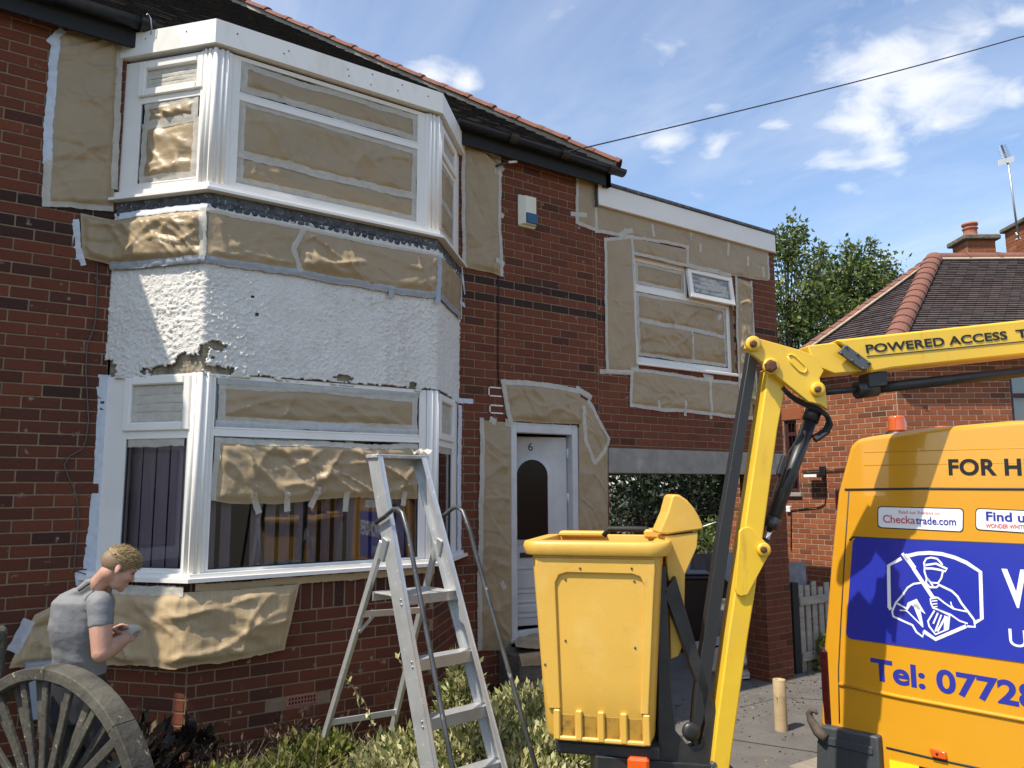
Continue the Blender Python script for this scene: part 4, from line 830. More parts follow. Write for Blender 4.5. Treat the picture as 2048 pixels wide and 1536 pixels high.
q = MB(); P_ = cx([(555, 205), (575, 195), (598, 208), (655, 262), (665, 285), (650, 302), (622, 292), (575, 245)], 2.845, 1380, 640)
q.tube([pb(u, v, .116) for u, v in P_+P_[:1]], .006, 6); q.build('plate_slot', MAT['lift_yellow'], kn)
for (x, y), r0, r1, mt in (((356, 138), .042, .018, 'rust'), ((455, 265), .045, .034, 'rust'), ((722, 396), .040, .016, 'rust')):
    q = MB(); q.lathe(pb(1380+x/2.845, 640+y/2.845, .113), [(r0, 0), (r0, .018), (r0*.8, .024), (r1, .024)], nB, 20); bs = q.build('pivot_boss', MAT['lift_yellow'], kn)
    q = MB(); q.lathe(pb(1380+x/2.845, 640+y/2.845, .135), [(r1, 0), (r1, .022), (r1*.6, .026)], nB, 6 if r1 > .03 else 12, sm=False); q.build('pin', MAT[mt], kn)
# jib, link bar, gusset
jib = plate('jib_arm', [(1519, 742), (1555, 766), (1537, 862), (1509, 1066), (1491, 1190), (1479, 1264), (1448, 1480), (1438, 1560), (1404, 1560), (1418, 1430), (1440, 1264), (1468, 1080), (1501, 860)], -.06, .065, 'lift_yellow', bev=.008)
gus = plate('gusset', cx([(735, 500), (750, 485), (780, 478), (800, 492), (885, 575), (884, 610), (775, 815), (740, 822), (722, 812), (714, 785)], 2.478, 1180, 860), .065, .085, 'lift_yellow', bev=.004)
q = MB(); q.lathe(pb(1526, 1099, .085), [(.036, 0), (.036, .018), (.028, .022), (.014, .022)], nB, 18); q.build('pivot_boss', MAT['lift_yellow'], gus)
q = MB(); q.lathe(pb(1526, 1099, .105), [(.016, 0), (.016, .02), (.01, .022)], nB, 10); q.build('pin', MAT['rust'], gus)
plate('link_bar', [(1491, 705), (1508, 716), (1463, 1000), (1428, 1255), (1407, 1400), (1384, 1490), (1376, 1470), (1384, 1380), (1404, 1240), (1427, 1086)], -.035, .03, 'rusty_black', bev=.004)['label'] = 'black steel link bar with rusty patches'
# cylinders
def cyl(name, a, b, r, d, mt, parent=lift, seg=16, ends=True):
    q = MB(); A, B = pb(*a, d), pb(*b, d); q.tube([A, B], r, seg); return q.build(name, MAT[mt], parent)
c1_ = cyl('lift_cylinder', (1622, 838), (1541, 1054), .036, .0, 'worn_black'); cyl('cylinder_collar', (1548, 1035), (1540, 1056), .040, .0, 'worn_black', c1_); cyl('piston_rod', (1541, 1054), (1527, 1092), .016, .0, 'chrome', c1_); cyl('rod_end', (1532, 1078), (1524, 1100), .026, .0, 'worn_black', c1_)
cyl('cylinder_head', (1630, 815), (1620, 842), .044, .0, 'worn_black', c1_)
c2_ = cyl('levelling_cylinder', (1757, 776), (2300, 715), .030, .02, 'worn_black'); cyl('piston_rod', (1640, 785), (1760, 775), .018, .02, 'worn_black', c2_); cyl('clamp', (1712, 781), (1752, 776), .047, .02, 'worn_black', c2_)
plate('cylinder_bracket', [(1716, 752), (1752, 748), (1752, 776), (1716, 780)], -.04, .08, 'worn_black', c2_)
q = MB(); hp = [(1560, 772), (1572, 786), (1590, 800), (1612, 810), (1635, 818), (1652, 832), (1657, 846), (1650, 862), (1636, 872), (1626, 878)]
for k in range(3): q.tube([pb(u+k*2.5, v+k*3-3, .02+.02*k+.01*math.sin(i*1.3+k)) for i, (u, v) in enumerate(hp)], .012, 8)
q.build('hose', MAT['rubber'], lift)['kind'] = 'stuff'
q = MB(); q.tube([pb(1609, 838, .05), pb(1600, 868, .06), (pb(1578, 905, .06)), pb(1566, 935, .055), pb(1556, 960, .05), pb(1543, 1000, .05), pb(1538, 1030, .05)], .005, 6); q.build('thin_hose', MAT['rubber'], lift)
q = MB(); q.bar(pb(1570, 912, .06), pb(1558, 950, .06), .03, .03, nB, .004); q.build('hose_valve', MAT['worn_black'], lift)
# black cradle under and beside the bucket
plate('cradle_plate', [(1312, 1130), (1326, 1130), (1336, 1380), (1345, 1455), (1372, 1487), (1394, 1482), (1404, 1440), (1396, 1385), (1322, 1180), (1345, 1150), (1442, 1475), (1452, 1545), (1310, 1545)], -.03, .03, 'worn_black', bev=.004)
plate('cradle_beam', [(1180, 1490), (1444, 1512), (1452, 1600), (1180, 1580)], -.12, .05, 'worn_black', bev=.006)
q = MB(); q.lathe(pb(1381, 1462, .03), [(.045, 0), (.045, .02), (.02, .025)], nB, 18); q.build('pivot_boss', MAT['worn_black'], lift)
q = MB(); q.lathe(pb(1425, 1527, .05), [(.016, 0), (.016, .02), (.01, .024)], nB, 6, sm=False); q.build('bolt', MAT['grey_paint'], lift)
# ---- bucket: lofted tub with rounded corners
azK = R(-50); KB = PD(1192, 1290, 3.98); exK = np.array([math.cos(azK), math.sin(azK), 0]); nK = np.array([math.sin(azK), -math.cos(azK), 0])
BK = Fr.__new__(Fr); BK.o = np.array([KB[0], KB[1], 0.]); BK.ex = exK; BK.n = nK; BK.len = 1; BK.M = Matrix(((exK[0], nK[0], 0, KB[0]), (exK[1], nK[1], 0, KB[1]), (0, 0, 1, 0), (0, 0, 0, 1)))
def rrect(w0, w1, d0, d1, r, n=5):
    o = []
    for cx_, cy_, a0 in ((w1-r, d1-r, 0), (w0+r, d1-r, 90), (w0+r, d0+r, 180), (w1-r, d0+r, 270)):
        for k in range(n+1): a = R(a0+90*k/n); o.append((cx_+r*math.cos(a), cy_+r*math.sin(a)))
    return o
def loft(mb, secs, close=(True, True), sm=True):
    n = len(secs[0]); v = [p for s in secs for p in s]; f = [(i*n+k, i*n+(k+1) % n, (i+1)*n+(k+1) % n, (i+1)*n+k) for i in range(len(secs)-1) for k in range(n)]
    if close[0]: f.append(tuple(range(n))[::-1])
    if close[1]: f.append(tuple((len(secs)-1)*n+k for k in range(n)))
    mb.add(v, f, sm)
tl, tr_ = BK.sz(1062, 1100), BK.sz(1322, 1112); bl_, br_ = BK.sz(1090, 1472), BK.sz(1306, 1497)
zt, zb_ = (tl[1]+tr_[1])/2, (bl_[1]+br_[1])/2
def sec(z, g=0., dd=0.):
    t = (z-zb_)/(zt-zb_); a = bl_[0]+(tl[0]-bl_[0])*t; b = br_[0]+(tr_[0]-br_[0])*t; dp = .50+.10*t
    return [BK.p(x, z, y) for x, y in rrect(a-g, b+g, -dp-g, 0+.02*t+g+dd, .055+g)]
m = MB(); hz = [zb_, zb_+.03, zb_+.30, zb_+.6, zt-.06, zt]
loft(m, [sec(z, -.012 if z == zb_ else 0) for z in hz]+[sec(zt, -.02), sec(zt-.02, -.03), sec(zb_+.06, -.05)], (True, True))
tub = bevel(m.build('bucket', MAT['bucket_yellow'], lift), .004, 1, 50, True); tub['label'] = 'scuffed yellow fibreglass work bucket'
m = MB(); loft(m, [sec(zt-.005, -.01), sec(zt-.012, .035), sec(zt+.035, .045), sec(zt+.058, .035), sec(zt+.062, -.05), sec(zt, -.05)], (False, False)); bevel(m.build('bucket_rim', MAT['bucket_yellow'], tub), .005, 2, 40, True)
m = MB(); a, b = tl[0]-.01, tr_[0]+.01; m.box((a+.06, -.60, zt+.05), (b-.36, -.50, zt+.082), BK.M, .010); m.box((b-.13, -.60, zt+.05), (b-.03, -.40, zt+.10), BK.M, .012); m.build('rim_step', MAT['bucket_yellow'], tub)['kind'] = 'stuff'
m = MB(); m.tube([BK.p(b-.36, zt+.06, -.45), BK.p(b-.33, zt+.10, -.45), BK.p(b-.12, zt+.10, -.45), BK.p(b-.08, zt+.06, -.45)], .016, 8); m.build('grab_handle', MAT['rubber'], tub)
# raised front panel, screws, foot pockets
pa, pb2 = BK.sz(1121, 1130), BK.sz(1288, 1470)
def trap(z, a, b):
    t = (z-zb_)/(zt-zb_); return a+(b-a)*t
zp0, zp1 = zb_+.155, zt-.10
al, ar = bl_[0]+.085, br_[0]-.055; tl_, tr2 = tl[0]+.135, tr_[0]-.085
for k in range(1):
    pts = [(al, zp0), (ar, zp0), (tr2, zp1-.05), (tr2-.02, zp1-.012), (tr2-.06, zp1), (tl_+.06, zp1), (tl_+.02, zp1-.012), (tl_, zp1-.05)]
    m = MB(); dd_ = lambda z: .02*(z-zb_)/(zt-zb_); oz = [(bl_[0]+.02, zp0), (br_[0]-.015, zp0), (tr_[0]-.035, zp1-.05), (tr_[0]-.028, zp1+.02), (tr_[0]-.03, zp1+.075), (tl[0]+.03, zp1+.075), (tl[0]+.028, zp1+.02), (tl[0]+.032, zp1-.05)]
    n8 = len(pts); v = [BK.p(a, z, dd_(z)+.016) for a, z in pts]+[BK.p(a, z, dd_(z)+.016) for a, z in oz]+[BK.p(a, z, dd_(z)-.004) for a, z in pts]+[BK.p(a, z, dd_(z)-.006) for a, z in oz]
    m.add(v, [(i, (i+1) % n8, n8+(i+1) % n8, n8+i) for i in range(1, n8)]+[(i, (i+1) % n8, 2*n8+(i+1) % n8, 2*n8+i) for i in range(1, n8)]+[(n8+i, n8+(i+1) % n8, 3*n8+(i+1) % n8, 3*n8+i) for i in range(1, n8)]); bevel(m.build('front_surround', MAT['bucket_yellow'], tub), .007, 3)
for a, z in ((tl_+.05, zp1-.035), (tr2-.05, zp1-.035), (tl_+.045, zp1-.34), (tr2-.055, zp1-.36), (tl_-.06, zp1-.46), (tl_+.13, zp1+.025), (tr2-.06, zp1+.03)):
    m = MB(); m.lathe(BK.p(a, z, (.0 if tl_ < a < tr2 and z < zp1 else .016)+.02*(z-zb_)/(zt-zb_)), [(.006, 0), (.006, .003), (.003, .006)], nK, 10); m.build('screw', MAT['grey_paint'], tub)
w_ = (ar-al)/4
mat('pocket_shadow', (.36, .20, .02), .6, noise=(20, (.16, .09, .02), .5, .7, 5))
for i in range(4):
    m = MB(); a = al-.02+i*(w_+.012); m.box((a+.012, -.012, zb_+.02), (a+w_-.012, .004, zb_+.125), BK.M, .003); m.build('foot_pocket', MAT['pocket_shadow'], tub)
for i in range(5):
    m = MB(); a = al-.026+i*(w_+.012); m.box((a-.010, -.01, zb_+.004), (a+.024, .024, zb_+.150), BK.M, .006); m.build('foot_rib', MAT['bucket_yellow'], tub)
m = MB(); m.box((al-.03, -.02, zb_+.0), (ar+.03, .020, zb_+.022), BK.M, .006); m.build('foot_lip', MAT['bucket_yellow'], tub)
# tray under the bucket and marker lamp
m = MB(); m.box((bl_[0]+.05, -.45, zb_-.075), (br_[0]+.03, -.02, zb_-.012), BK.M, .01); m.build('bucket_tray', MAT['worn_black'], lift)
lm = BK.sz(1278, 1534); m = MB(); m.box((lm[0]-.055, -.06, lm[1]-.05), (lm[0]+.050, .02, lm[1]+.045), BK.M, .012); m.build('marker_lamp', MAT['orange_lens'], lift)
# control hood behind the bucket
azH = azB; HD = pb(1345, 1100, -.02)
hood = cx([(303, 502), (345, 405), (366, 325), (380, 318), (402, 320), (440, 345), (472, 382), (498, 425), (514, 462), (519, 486), (345, 510)], 2.478, 1180, 860)
plate('control_hood', hood, -.16, .0, 'bucket_yellow', bev=.010)
plate('hood_funnel', cx([(335, 518), (494, 500), (490, 572), (432, 700), (428, 890), (385, 880), (345, 690)], 2.478, 1180, 860), -.16, -.01, 'bucket_yellow', bev=.006)
plate('hood_foot', cx([(368, 880), (425, 960), (426, 1060), (410, 1100), (372, 1115)], 2.478, 1180, 860), -.14, -.03, 'bucket_yellow', bev=.006)
q = MB(); q.tube([pb(1388, 1058, -.08), pb(1410, 1052, -.08), pb(1433, 1044, -.03)], .004, 6); q.build('cable', MAT['wire'], lift)
# ================================================================ van
azV = R(-84); V0 = PD(1655, 1200, 4.78); exV = np.array([math.cos(azV), math.sin(azV), 0]); nV = np.array([math.sin(azV), -math.cos(azV), 0])
VR = Fr.__new__(Fr); VR.o = np.array([V0[0], V0[1], 0.]); VR.ex = exV; VR.n = nV; VR.len = 2; VR.M = Matrix(((exV[0], nV[0], 0, V0[0]), (exV[1], nV[1], 0, V0[1]), (0, 0, 1, 0), (0, 0, 0, 1)))
v_ = lambda u, w, d=0.: VR.px(u, w, d)
van = thing('work_van', 'yellow high-roof work van seen from behind with a blue logo panel and phone number', 'van', (*(VR.o-nV*2.3+exV*.97)[:2], -2.31))
LFT = [VR.sz(*p) for p in ((1735, 873), (1712, 878), (1698, 893), (1674, 985), (1660, 1120), (1648, 1270), (1643, 1330), (1640, 1450), (1640, 1600))]
cxv = LFT[0][0]+.76
loopL = [(cxv, LFT[0][1]+.045), (cxv-.45, LFT[0][1]+.03)]+LFT; loopR = [(2*cxv-a, z) for a, z in loopL[1:]][::-1]
prof = [p for p in loopL]+loopR
m = MB(); m.prism([VR.p(a, z) for a, z in prof], -nV*4.6); body = bevel(m.build('body', MAT['van_yellow'], van), .045, 4, 12); 
body['label'] = 'yellow van body, rear doors facing the viewer'
def vline(pts, w, d=.004, mt='gasket', nm='seam', par=None):
    q = MB(); q.tube([VR.px(u, v, .0) for u, v in pts], w, 6); return q.build(nm, MAT[mt], par or van)
vline([(1690, 979), (1850, 977), (2048, 978), (2300, 980)], .007)
vline([(1698, 982), (1690, 1100), (1682, 1240), (1677, 1340), (1679, 1446)], .004)
vline([(1773, 1495), (1880, 1520), (1965, 1538), (2100, 1570)], .006)
for y0, y1 in ((905, 896), (931, 925)):
    q = MB(); q.tube([v_(1728, y0, -.004), v_(2048, y1, -.004), v_(2300, y1-6, -.004)], .0052, 8); q.build('roof_swage', MAT['van_yellow'], van)
q = MB(); q.tube([v_(1679, 1368), v_(1800, 1394), v_(2048, 1440), v_(2250, 1478)], .012, 10); q.build('door_swage', MAT['van_yellow'], van)
def vshape(name, pts, d, t, mt, par=van, bev=.0):
    q = MB(); q.prism([v_(u, w)+nV*d for u, w in pts], nV*t); o = q.build(name, MAT[mt], par); return bevel(o, bev, 2) if bev else fix(o)
def rounded(pts, r, n=5):
    o = []; P_ = [np.array(p, float) for p in pts]; k = len(P_)
    for i in range(k):
        a, b, c = P_[i-1], P_[i], P_[(i+1) % k]; d0 = (a-b)/np.linalg.norm(a-b); d1 = (c-b)/np.linalg.norm(c-b); s, e = b+d0*r, b+d1*r
        for j in range(n+1): t = j/n; o.append(tuple((1-t)**2*s+2*t*(1-t)*b+t*t*e))
    return o
pan = vshape('logo_panel', rounded([(1707, 1074), (2420, 1104), (2420, 1376), (1692, 1276)], 14), .001, .004, 'vinyl_blue'); pan['label'] = 'blue window panel with a white crest of a worker and lance'
vline([(1700, 1080), (1706, 1074), (1760, 1077), (2048, 1089), (2300, 1100)], .006, nm='window_seal')
for i, (a, b) in enumerate((((1758, 1013), (1925, 1064)), ((1953, 1017), (2300, 1078)))):
    k = (b[0]-a[0]); q0 = [(a[0]-1, a[1]+1), (b[0]+1, a[1]+1+k*.028), (b[0], b[1]-6+k*.028), (a[0]-1, b[1]-10)] if i == 0 else [(a[0], a[1]+1), (b[0], a[1]+16), (b[0], b[1]+4), (a[0], 1058)]
    vshape('sticker_border', rounded([(q0[0][0]-2, q0[0][1]-2), (q0[1][0]+2, q0[1][1]-2), (q0[2][0]+2, q0[2][1]+2), (q0[3][0]-2, q0[3][1]+2)], 9), .0006, .001, 'black_paint')
    stk = vshape('sticker', rounded(q0, 8), .0015, .0012, 'vinyl_white')
    if i == 0:
        ptext('lettering', 'Read our Reviews on', v_(1798.5, 1027), v_(1880, 1030), .028, nV, stk, 'text_red', .0, .003)
        ptext('lettering', 'Checka', v_(1767, 1044.5), v_(1831, 1047.5), .062, nV, stk, 'text_red', .0006, .004)
        ptext('lettering', 'trade.com', v_(1832.5, 1047.6), v_(1913, 1050.5), .058, nV, stk, 'text_blue', .0008, .004)
    else:
        ptext('lettering', 'Find us on', v_(1973, 1040.5), v_(2110, 1047), .066, nV, stk, 'text_blue', .0016, .004)
        ptext('lettering', 'WONDER WHITE', v_(1972, 1055), v_(2052, 1058), .030, nV, stk, 'text_red', .0006, .004)
ptext('lettering', 'FOR HIRE', v_(1898, 949), v_(2125, 950), .118, nV, van, 'black_paint', .0036, .0015, space=1.05)
ptext('lettering', 'Tel: 07728', v_(1743, 1357), v_(2084, 1420), .165, nV, van, 'text_blue', .0048, .0012)
ptext('lettering', 'WONDER', v_(2012, 1211), v_(2420, 1240), .265, nV, pan, 'vinyl_white', .006, .0055)
ptext('lettering', 'UPVC', v_(2020, 1291), v_(2170, 1312), .125, nV, pan, 'vinyl_white', .0, .006)
# crest as flat vinyl strokes
def ribbon(mb, pts, w, close=False):
    P_ = [np.array(p, float) for p in pts]; n = len(P_); A_, B_ = [], []
    for i in range(n):
        a = P_[i-1] if (i or close) else P_[i]; c = P_[(i+1) % n] if (i < n-1 or close) else P_[i]; d = c-a; d /= np.linalg.norm(d); s = np.array([-d[1], d[0]])*w/2; A_.append(P_[i]+s); B_.append(P_[i]-s)
    to = lambda p: v_(1660+p[0]/5.121, 1000+p[1]/5.121)+nV*.0065
    v = [to(p) for p in A_]+[to(p) for p in B_]; k = n if close else n-1
    mb.add(v, [(i, (i+1) % n, n+(i+1) % n, n+i) for i in range(k)])
def fillp(mb, pts): mb.add([v_(1660+x/5.121, 1000+y/5.121)+nV*.0068 for x, y in pts], [tuple(range(len(pts)))])
m = MB()
ribbon(m, [(630, 1120), (612, 1095), (605, 670), (735, 598)], 36); ribbon(m, [(800, 572), (900, 548), (1020, 540), (1150, 552), (1280, 588), (1400, 640), (1545, 735), (1560, 1215), (1485, 1255)], 38); ribbon(m, [(1400, 1290), (1085, 1425), (960, 1340)], 38)
ribbon(m, [(745, 545), (800, 620)], 30); ribbon(m, [(770, 560), (870, 700)], 46); ribbon(m, [(860, 700), (1060, 1000)], 38); ribbon(m, [(975, 690), (968, 640), (990, 600), (1040, 588), (1100, 600), (1140, 640), (1155, 665)], 20); ribbon(m, [(985, 665), (1090, 650), (1205, 705), (1185, 730), (1130, 715), (1050, 700), (985, 700)], 22)
ribbon(m, [(975, 670), (972, 730), (990, 790), (1040, 845), (1110, 850), (1145, 800), (1160, 735)], 18); ribbon(m, [(995, 800), (988, 850), (1030, 893), (1095, 893), (1130, 860)], 20); ribbon(m, [(1000, 800), (1060, 880)], 16)
ribbon(m, [(945, 845), (860, 858), (800, 895), (745, 975), (680, 1050), (642, 1140), (652, 1190), (760, 1240), (850, 1280), (890, 1350), (955, 1400), (965, 1340)], 20); ribbon(m, [(760, 970), (775, 930), (800, 900)], 12); ribbon(m, [(680, 1050), (790, 1112)], 16); ribbon(m, [(720, 1128), (790, 1132), (960, 1300)], 14)
fillp(m, [(800, 1050), (893, 1010), (985, 1168), (925, 1130)]); fillp(m, [(850, 1060), (915, 1050), (962, 1285), (930, 1262)]); fillp(m, [(800, 1050), (850, 1050), (800, 1125), (780, 1118)])
ribbon(m, [(1130, 872), (1250, 930), (1310, 985), (1350, 1055), (1420, 1145), (1480, 1225), (1490, 1298), (1410, 1292)], 22); ribbon(m, [(1070, 992), (1110, 1000), (1180, 1055), (1265, 1112), (1420, 1145)], 16); ribbon(m, [(1240, 1040), (1250, 1080), (1275, 1112)], 14)
ribbon(m, [(1100, 1000), (1030, 1012), (1040, 1060), (1060, 1105), (1110, 1120), (1240, 1172), (1330, 1235), (1415, 1265)], 16)
for y in (1035, 1065, 1095): ribbon(m, [(1045+(y-1035)*.3, y), (1105, y-6)], 12)
ribbon(m, [(1075, 1130), (1008, 1240), (1020, 1290), (1085, 1375), (1215, 1320), (1230, 1180), (1110, 1120)], 18); ribbon(m, [(1110, 1155), (1062, 1265)], 18); ribbon(m, [(1145, 1175), (1082, 1345)], 18); ribbon(m, [(1185, 1200), (1105, 1345)], 22)
fillp(m, [(1175, 1180), (1232, 1200), (1215, 1310), (1170, 1330)])
m.build('crest', MAT['vinyl_white'], pan)
# bumper, lamps, beacons, chevron, hook
b0 = [(1650, 1447), (1764, 1470), (1772, 1600), (1640, 1600), (1642, 1480)]
bmp = vshape('bumper', b0, -.03, .085, 'bumper_grey', bev=.012); vshape('bumper_strip', [(1650, 1466), (1755, 1490), (1755, 1505), (1652, 1482)], .055, .008, 'bumper_grey', bmp, .003)
vshape('chevron_panel', [(1779, 1519), (1838, 1532), (1850, 1600), (1785, 1600)], .001, .003, 'chevron_yellow'); vshape('chevron_panel', [(1838, 1532), (2000, 1566), (2000, 1620), (1850, 1600)], .001, .003, 'red_lens')
ml = vshape('marker_lamp', [(1861, 1495), (1893, 1503), (1896, 1519), (1866, 1512)], .0, .022, 'orange_lens', bev=.005); q = MB(); q.lathe(v_(1877, 1506)+nV*.022, [(.008, 0), (.006, .004)], nV, 8); q.build('screw', MAT['worn_black'], ml)
q = MB(); q.box((LFT[6][0]-.012, -.10, LFT[7][1]), (LFT[6][0]+.055, .008, LFT[5][1]-.08), VR.M, .02); q.build('tail_light', MAT['red_lens'], van)
q = MB(); q.box((LFT[3][0]-.03, -.10, VR.sz(1668, 1022)[1]), (LFT[3][0]+.01, -.02, VR.sz(1668, 978)[1]), VR.M, .01); q.build('side_marker', MAT['red_lens'], van)
def beacon(u, v, t, r, h):
    c = PD(u, v, t); q = MB(); q.lathe(c, [(r*1.28, -.012), (r*1.28, .016), (r*1.05, .02)], (0, 0, 1), 24); b = q.build('beacon', MAT['worn_black'], van)
    q = MB(); pr = [(r, .02)]+[(r*(1.0-.10*(i/8))+(.0025 if i % 2 else 0), .02+h*i/8) for i in range(1, 8)]+[(r*.75, .02+h*.97), (r*.3, .02+h)]; q.lathe(c, pr, (0, 0, 1), 24); q.build('beacon_lens', MAT['amber_lens'], b)
beacon(1795, 870, 4.85, .052, .10); beacon(1885, 872, 5.1, .048, .045)
q = MB(); hk = [(1652, 1478), (1635, 1462), (1622, 1440), (1618, 1428), (1622, 1421), (1631, 1422), (1634, 1429)]; q.tube([VR.px(u, v, .06) for u, v in hk], [.034, .032, .024, .020, .017, .014, .008], 10); mat('hook_iron', (.10, .075, .055), .8, noise=(30, (.06, .04, .03), .4, .7, 5)); q.build('tow_hook', MAT['hook_iron'], van)
# wheels under the van
for s_ in (.32, 3.6):
    for e in (.10, 1.75):
        c = VR.o-nV*(s_+.35)+exV*(LFT[6][0]+e); q = MB(); q.lathe((c[0], c[1], -1.97), [(.2, -.11), (.33, -.10), (.34, 0), (.33, .10), (.2, .11)], tuple(exV), 28); q.build('wheel', MAT['rubber'], van)
# ================================================================ neighbouring house
NC = np.array([11.44, .017]); azN = R(-36); fd = np.array([math.cos(azN), math.sin(azN)])
nb_house = thing('neighbour_house', 'sunlit red brick house across the drive with a dark tiled hipped roof', 'house', (11.6, .6, -2.4))
NS = Fr((11.44, 3.25), tuple(NC)); NF = Fr(tuple(NC), tuple(NC+fd*5.2))
def tone_n(k, r, s):
    if k in (-5, -6, -7): return r.uniform(.05, .3) if r.random() < .75 else .5
    return min(.98, max(.05, r.gauss(.66, .10)-(.3 if r.random() < .12 else 0)))
mb = MB(); out = []
w1a, w1b = NS.sz(1567, 842), NS.sz(1600, 985)
hN = [(w1a[0], w1b[0], w1b[1], w1a[1])]
w2a, w2b = NF.sz(2016, 738), NF.sz(2016, 872)
lay(NS, 0, NS.len, -2.6, 2.1, .4, .05, hN, tone_n, out, mb=mb, thick=.15)
lay(NF, 0, NF.len, -2.6, 2.1, .4, .12, [(w2a[0], w2a[0]+1.2, w2b[1], w2a[1])], tone_n, out, mb=mb, thick=.15)
nw = mb.build('wall', MAT['pale_mortar'], nb_house); brickwork(out, nw, MAT['neighbour_brick'], MAT['neighbour_brick_mass'], 300)
m = MB(); m.box((11.6, 3.1, -2.6), (17, 3.25, 2.1)); m.box((16.9, -2.8, -2.6), (17, 3.1, 2.1)); m.build('rear_wall', MAT['pale_mortar'], nb_house)
mat('maroon_frame', (.055, .012, .012), .5); mat('curtain', (.55, .55, .56), .8)
def simple_window(F, a, b, c, d, parent, mt, tz=None):
    m = MB(); frame_rect(m, F, a, b, c, d, .06, -.12, -.03, .005)
    if tz: m.box((a+.06, -.11, tz-.03), (b-.06, -.035, tz+.03), F.M)
    o = m.build('window', MAT[mt], parent)
    m = MB(); m.add([F.p(a+.05, c+.05, -.08), F.p(b-.05, c+.05, -.08), F.p(b-.05, d-.05, -.08), F.p(a+.05, d-.05, -.08)], [(0, 1, 2, 3)]); m.build('pane', MAT['glass'], o)
    m = MB(); m.box((a+.05, -.16, c+.05), (b-.05, -.15, d-.05), F.M); m.build('curtain', MAT['curtain'], o)
simple_window(NS, hN[0][0], hN[0][1], hN[0][2], hN[0][3], nb_house, 'maroon_frame', NS.sz(1580, 868)[1]); simple_window(NF, w2a[0], w2a[0]+1.2, w2b[1], w2a[1], nb_house, 'maroon_frame', NF.sz(2030, 790)[1])
for i in range(9):
    m = MB(); t = hN[0][0]-.1+i*(hN[0][1]-hN[0][0]+.2)/9; m.box((t, -.02, hN[0][3]+.01), (t+.055, .012, hN[0][3]+.21), NS.M, .004, .75); m.build('lintel_brick', MAT['neighbour_brick_mass'], nw, attr=True)
m = MB(); m.box((hN[0][0]-.05, -.05, hN[0][2]-.07), (hN[0][1]+.05, .05, hN[0][2]), NS.M, .01); m.build('window_sill', MAT['concrete'], nb_house)
# roof planes
ze = 2.08; ov = .3; fn = np.array([math.sin(azN), -math.cos(azN)])
E0 = NC+fn*ov; E0 = E0+fd*((NC[0]-ov-E0[0])/fd[0]); E0 = np.array([E0[0], E0[1], ze])
E1 = np.array([NC[0]-ov, PP(1588, 705, (NC[0]-ov, 0, 0), (1, 0, 0))[1], ze]); E2 = E0+np.array([*fd, 0])*6.2
PK = PD(1868, 517, 14.4); P2 = PK+np.array([*fd, 0])*6.2
mat('dark_tile', (.085, .060, .055), .8, noise=[(9, (.055, .042, .040), .35, .7, 5), (30, (.16, .12, .10), .66, .8, 4)], bump=(60, .5, .006)); mat('roof_cement', (.46, .40, .29), .9, bump=(50, .8, .01))
mat('red_hip', (.20, .080, .052), .8, noise=[(5, (.14, .062, .045), .4, .7, 5), (30, (.10, .07, .06), .66, .8, 4)])
def roof_face(parent, a, b, ta, tb, n, tw=.17, seed=1):
    q = MB(); nr = np.cross(b-a, ta-a if np.linalg.norm(ta-a) > .1 else tb-a); nr /= np.linalg.norm(nr); nr = nr if nr[2] > 0 else -nr; rn = random.Random(seed)
    for i in range(n):
        p0, p1 = a+(ta-a)*i/n, b+(tb-b)*i/n; q0, q1 = a+(ta-a)*(i+1)/n, b+(tb-b)*(i+1)/n; W_ = np.linalg.norm(p1-p0); k = max(1, int(W_/tw))
        for j in range(k):
            s0, s1 = (j+.01)/k, (j+.985)/k; l = .022+rn.uniform(0, .008); A_, B_ = p0+(p1-p0)*s0, p0+(p1-p0)*s1; C_, D_ = q0+(q1-q0)*s1, q0+(q1-q0)*s0
            q.add([A_+nr*l, B_+nr*(l+rn.uniform(-.003, .003)), C_+nr*.004, D_+nr*.004, A_-nr*.004, B_-nr*.004], [(0, 1, 2, 3), (4, 5, 1, 0)])
    o = q.build('roof_slope', MAT['dark_tile'], parent); o['kind'] = 'stuff'; return o
nr1 = roof_face(nb_house, E1, E0, PK, PK, 40, seed=3); nr2 = roof_face(nb_house, E0, E2, PK, P2, 42, seed=4)
m = MB(); m.add([E1, PK, P2, E2+np.array([0, 6, 0]), E1+np.array([3, 2.5, 0]), P2+np.array([1.5, 3, -2.5])], [(0, 1, 2, 5, 3, 4)]); m.build('roof_slope', MAT['dark_tile'], nb_house)
def hips(a, b, up, n, r0, par):
    d = Vector(b-a); ln = d.length/n; me = hip_tile_mesh(d, up, ln*1.1, r0, r0*.88); me.materials.append(MAT['red_hip'])
    for i in range(n):
        o = bpy.data.objects.new('hip_tile', me); COL.objects.link(o); o.parent = par; o.location = Vector(a+(b-a)*i/n)-wl(par)+Vector((0, 0, .02))
    for sgn in (1,):
        q = MB(); s = Vector(up); dn = d.normalized(); s = dn.cross((s-dn*s.dot(dn)).normalized())
        for e in (1, -1): q.tube([Vector(a)+s*e*.125, Vector(b)+s*e*.115], .022, 6)
        q.build('mortar_bedding', MAT['roof_cement'], par)['kind'] = 'stuff'
upc = np.cross(E0-E1, PK-E1); upc /= np.linalg.norm(upc); upd = np.cross(E2-E0, PK-E0); upd /= np.linalg.norm(upd); upc *= np.sign(upc[2]); upd *= np.sign(upd[2])
hips(E0, PK, upc+upd, 14, .15, nr1); hips(E1, PK, upc+np.array([-.3, .9, .8]), 17, .12, nr1); hips(PK, P2, upd+np.array([0, 0, 1.]), 11, .13, nr2)
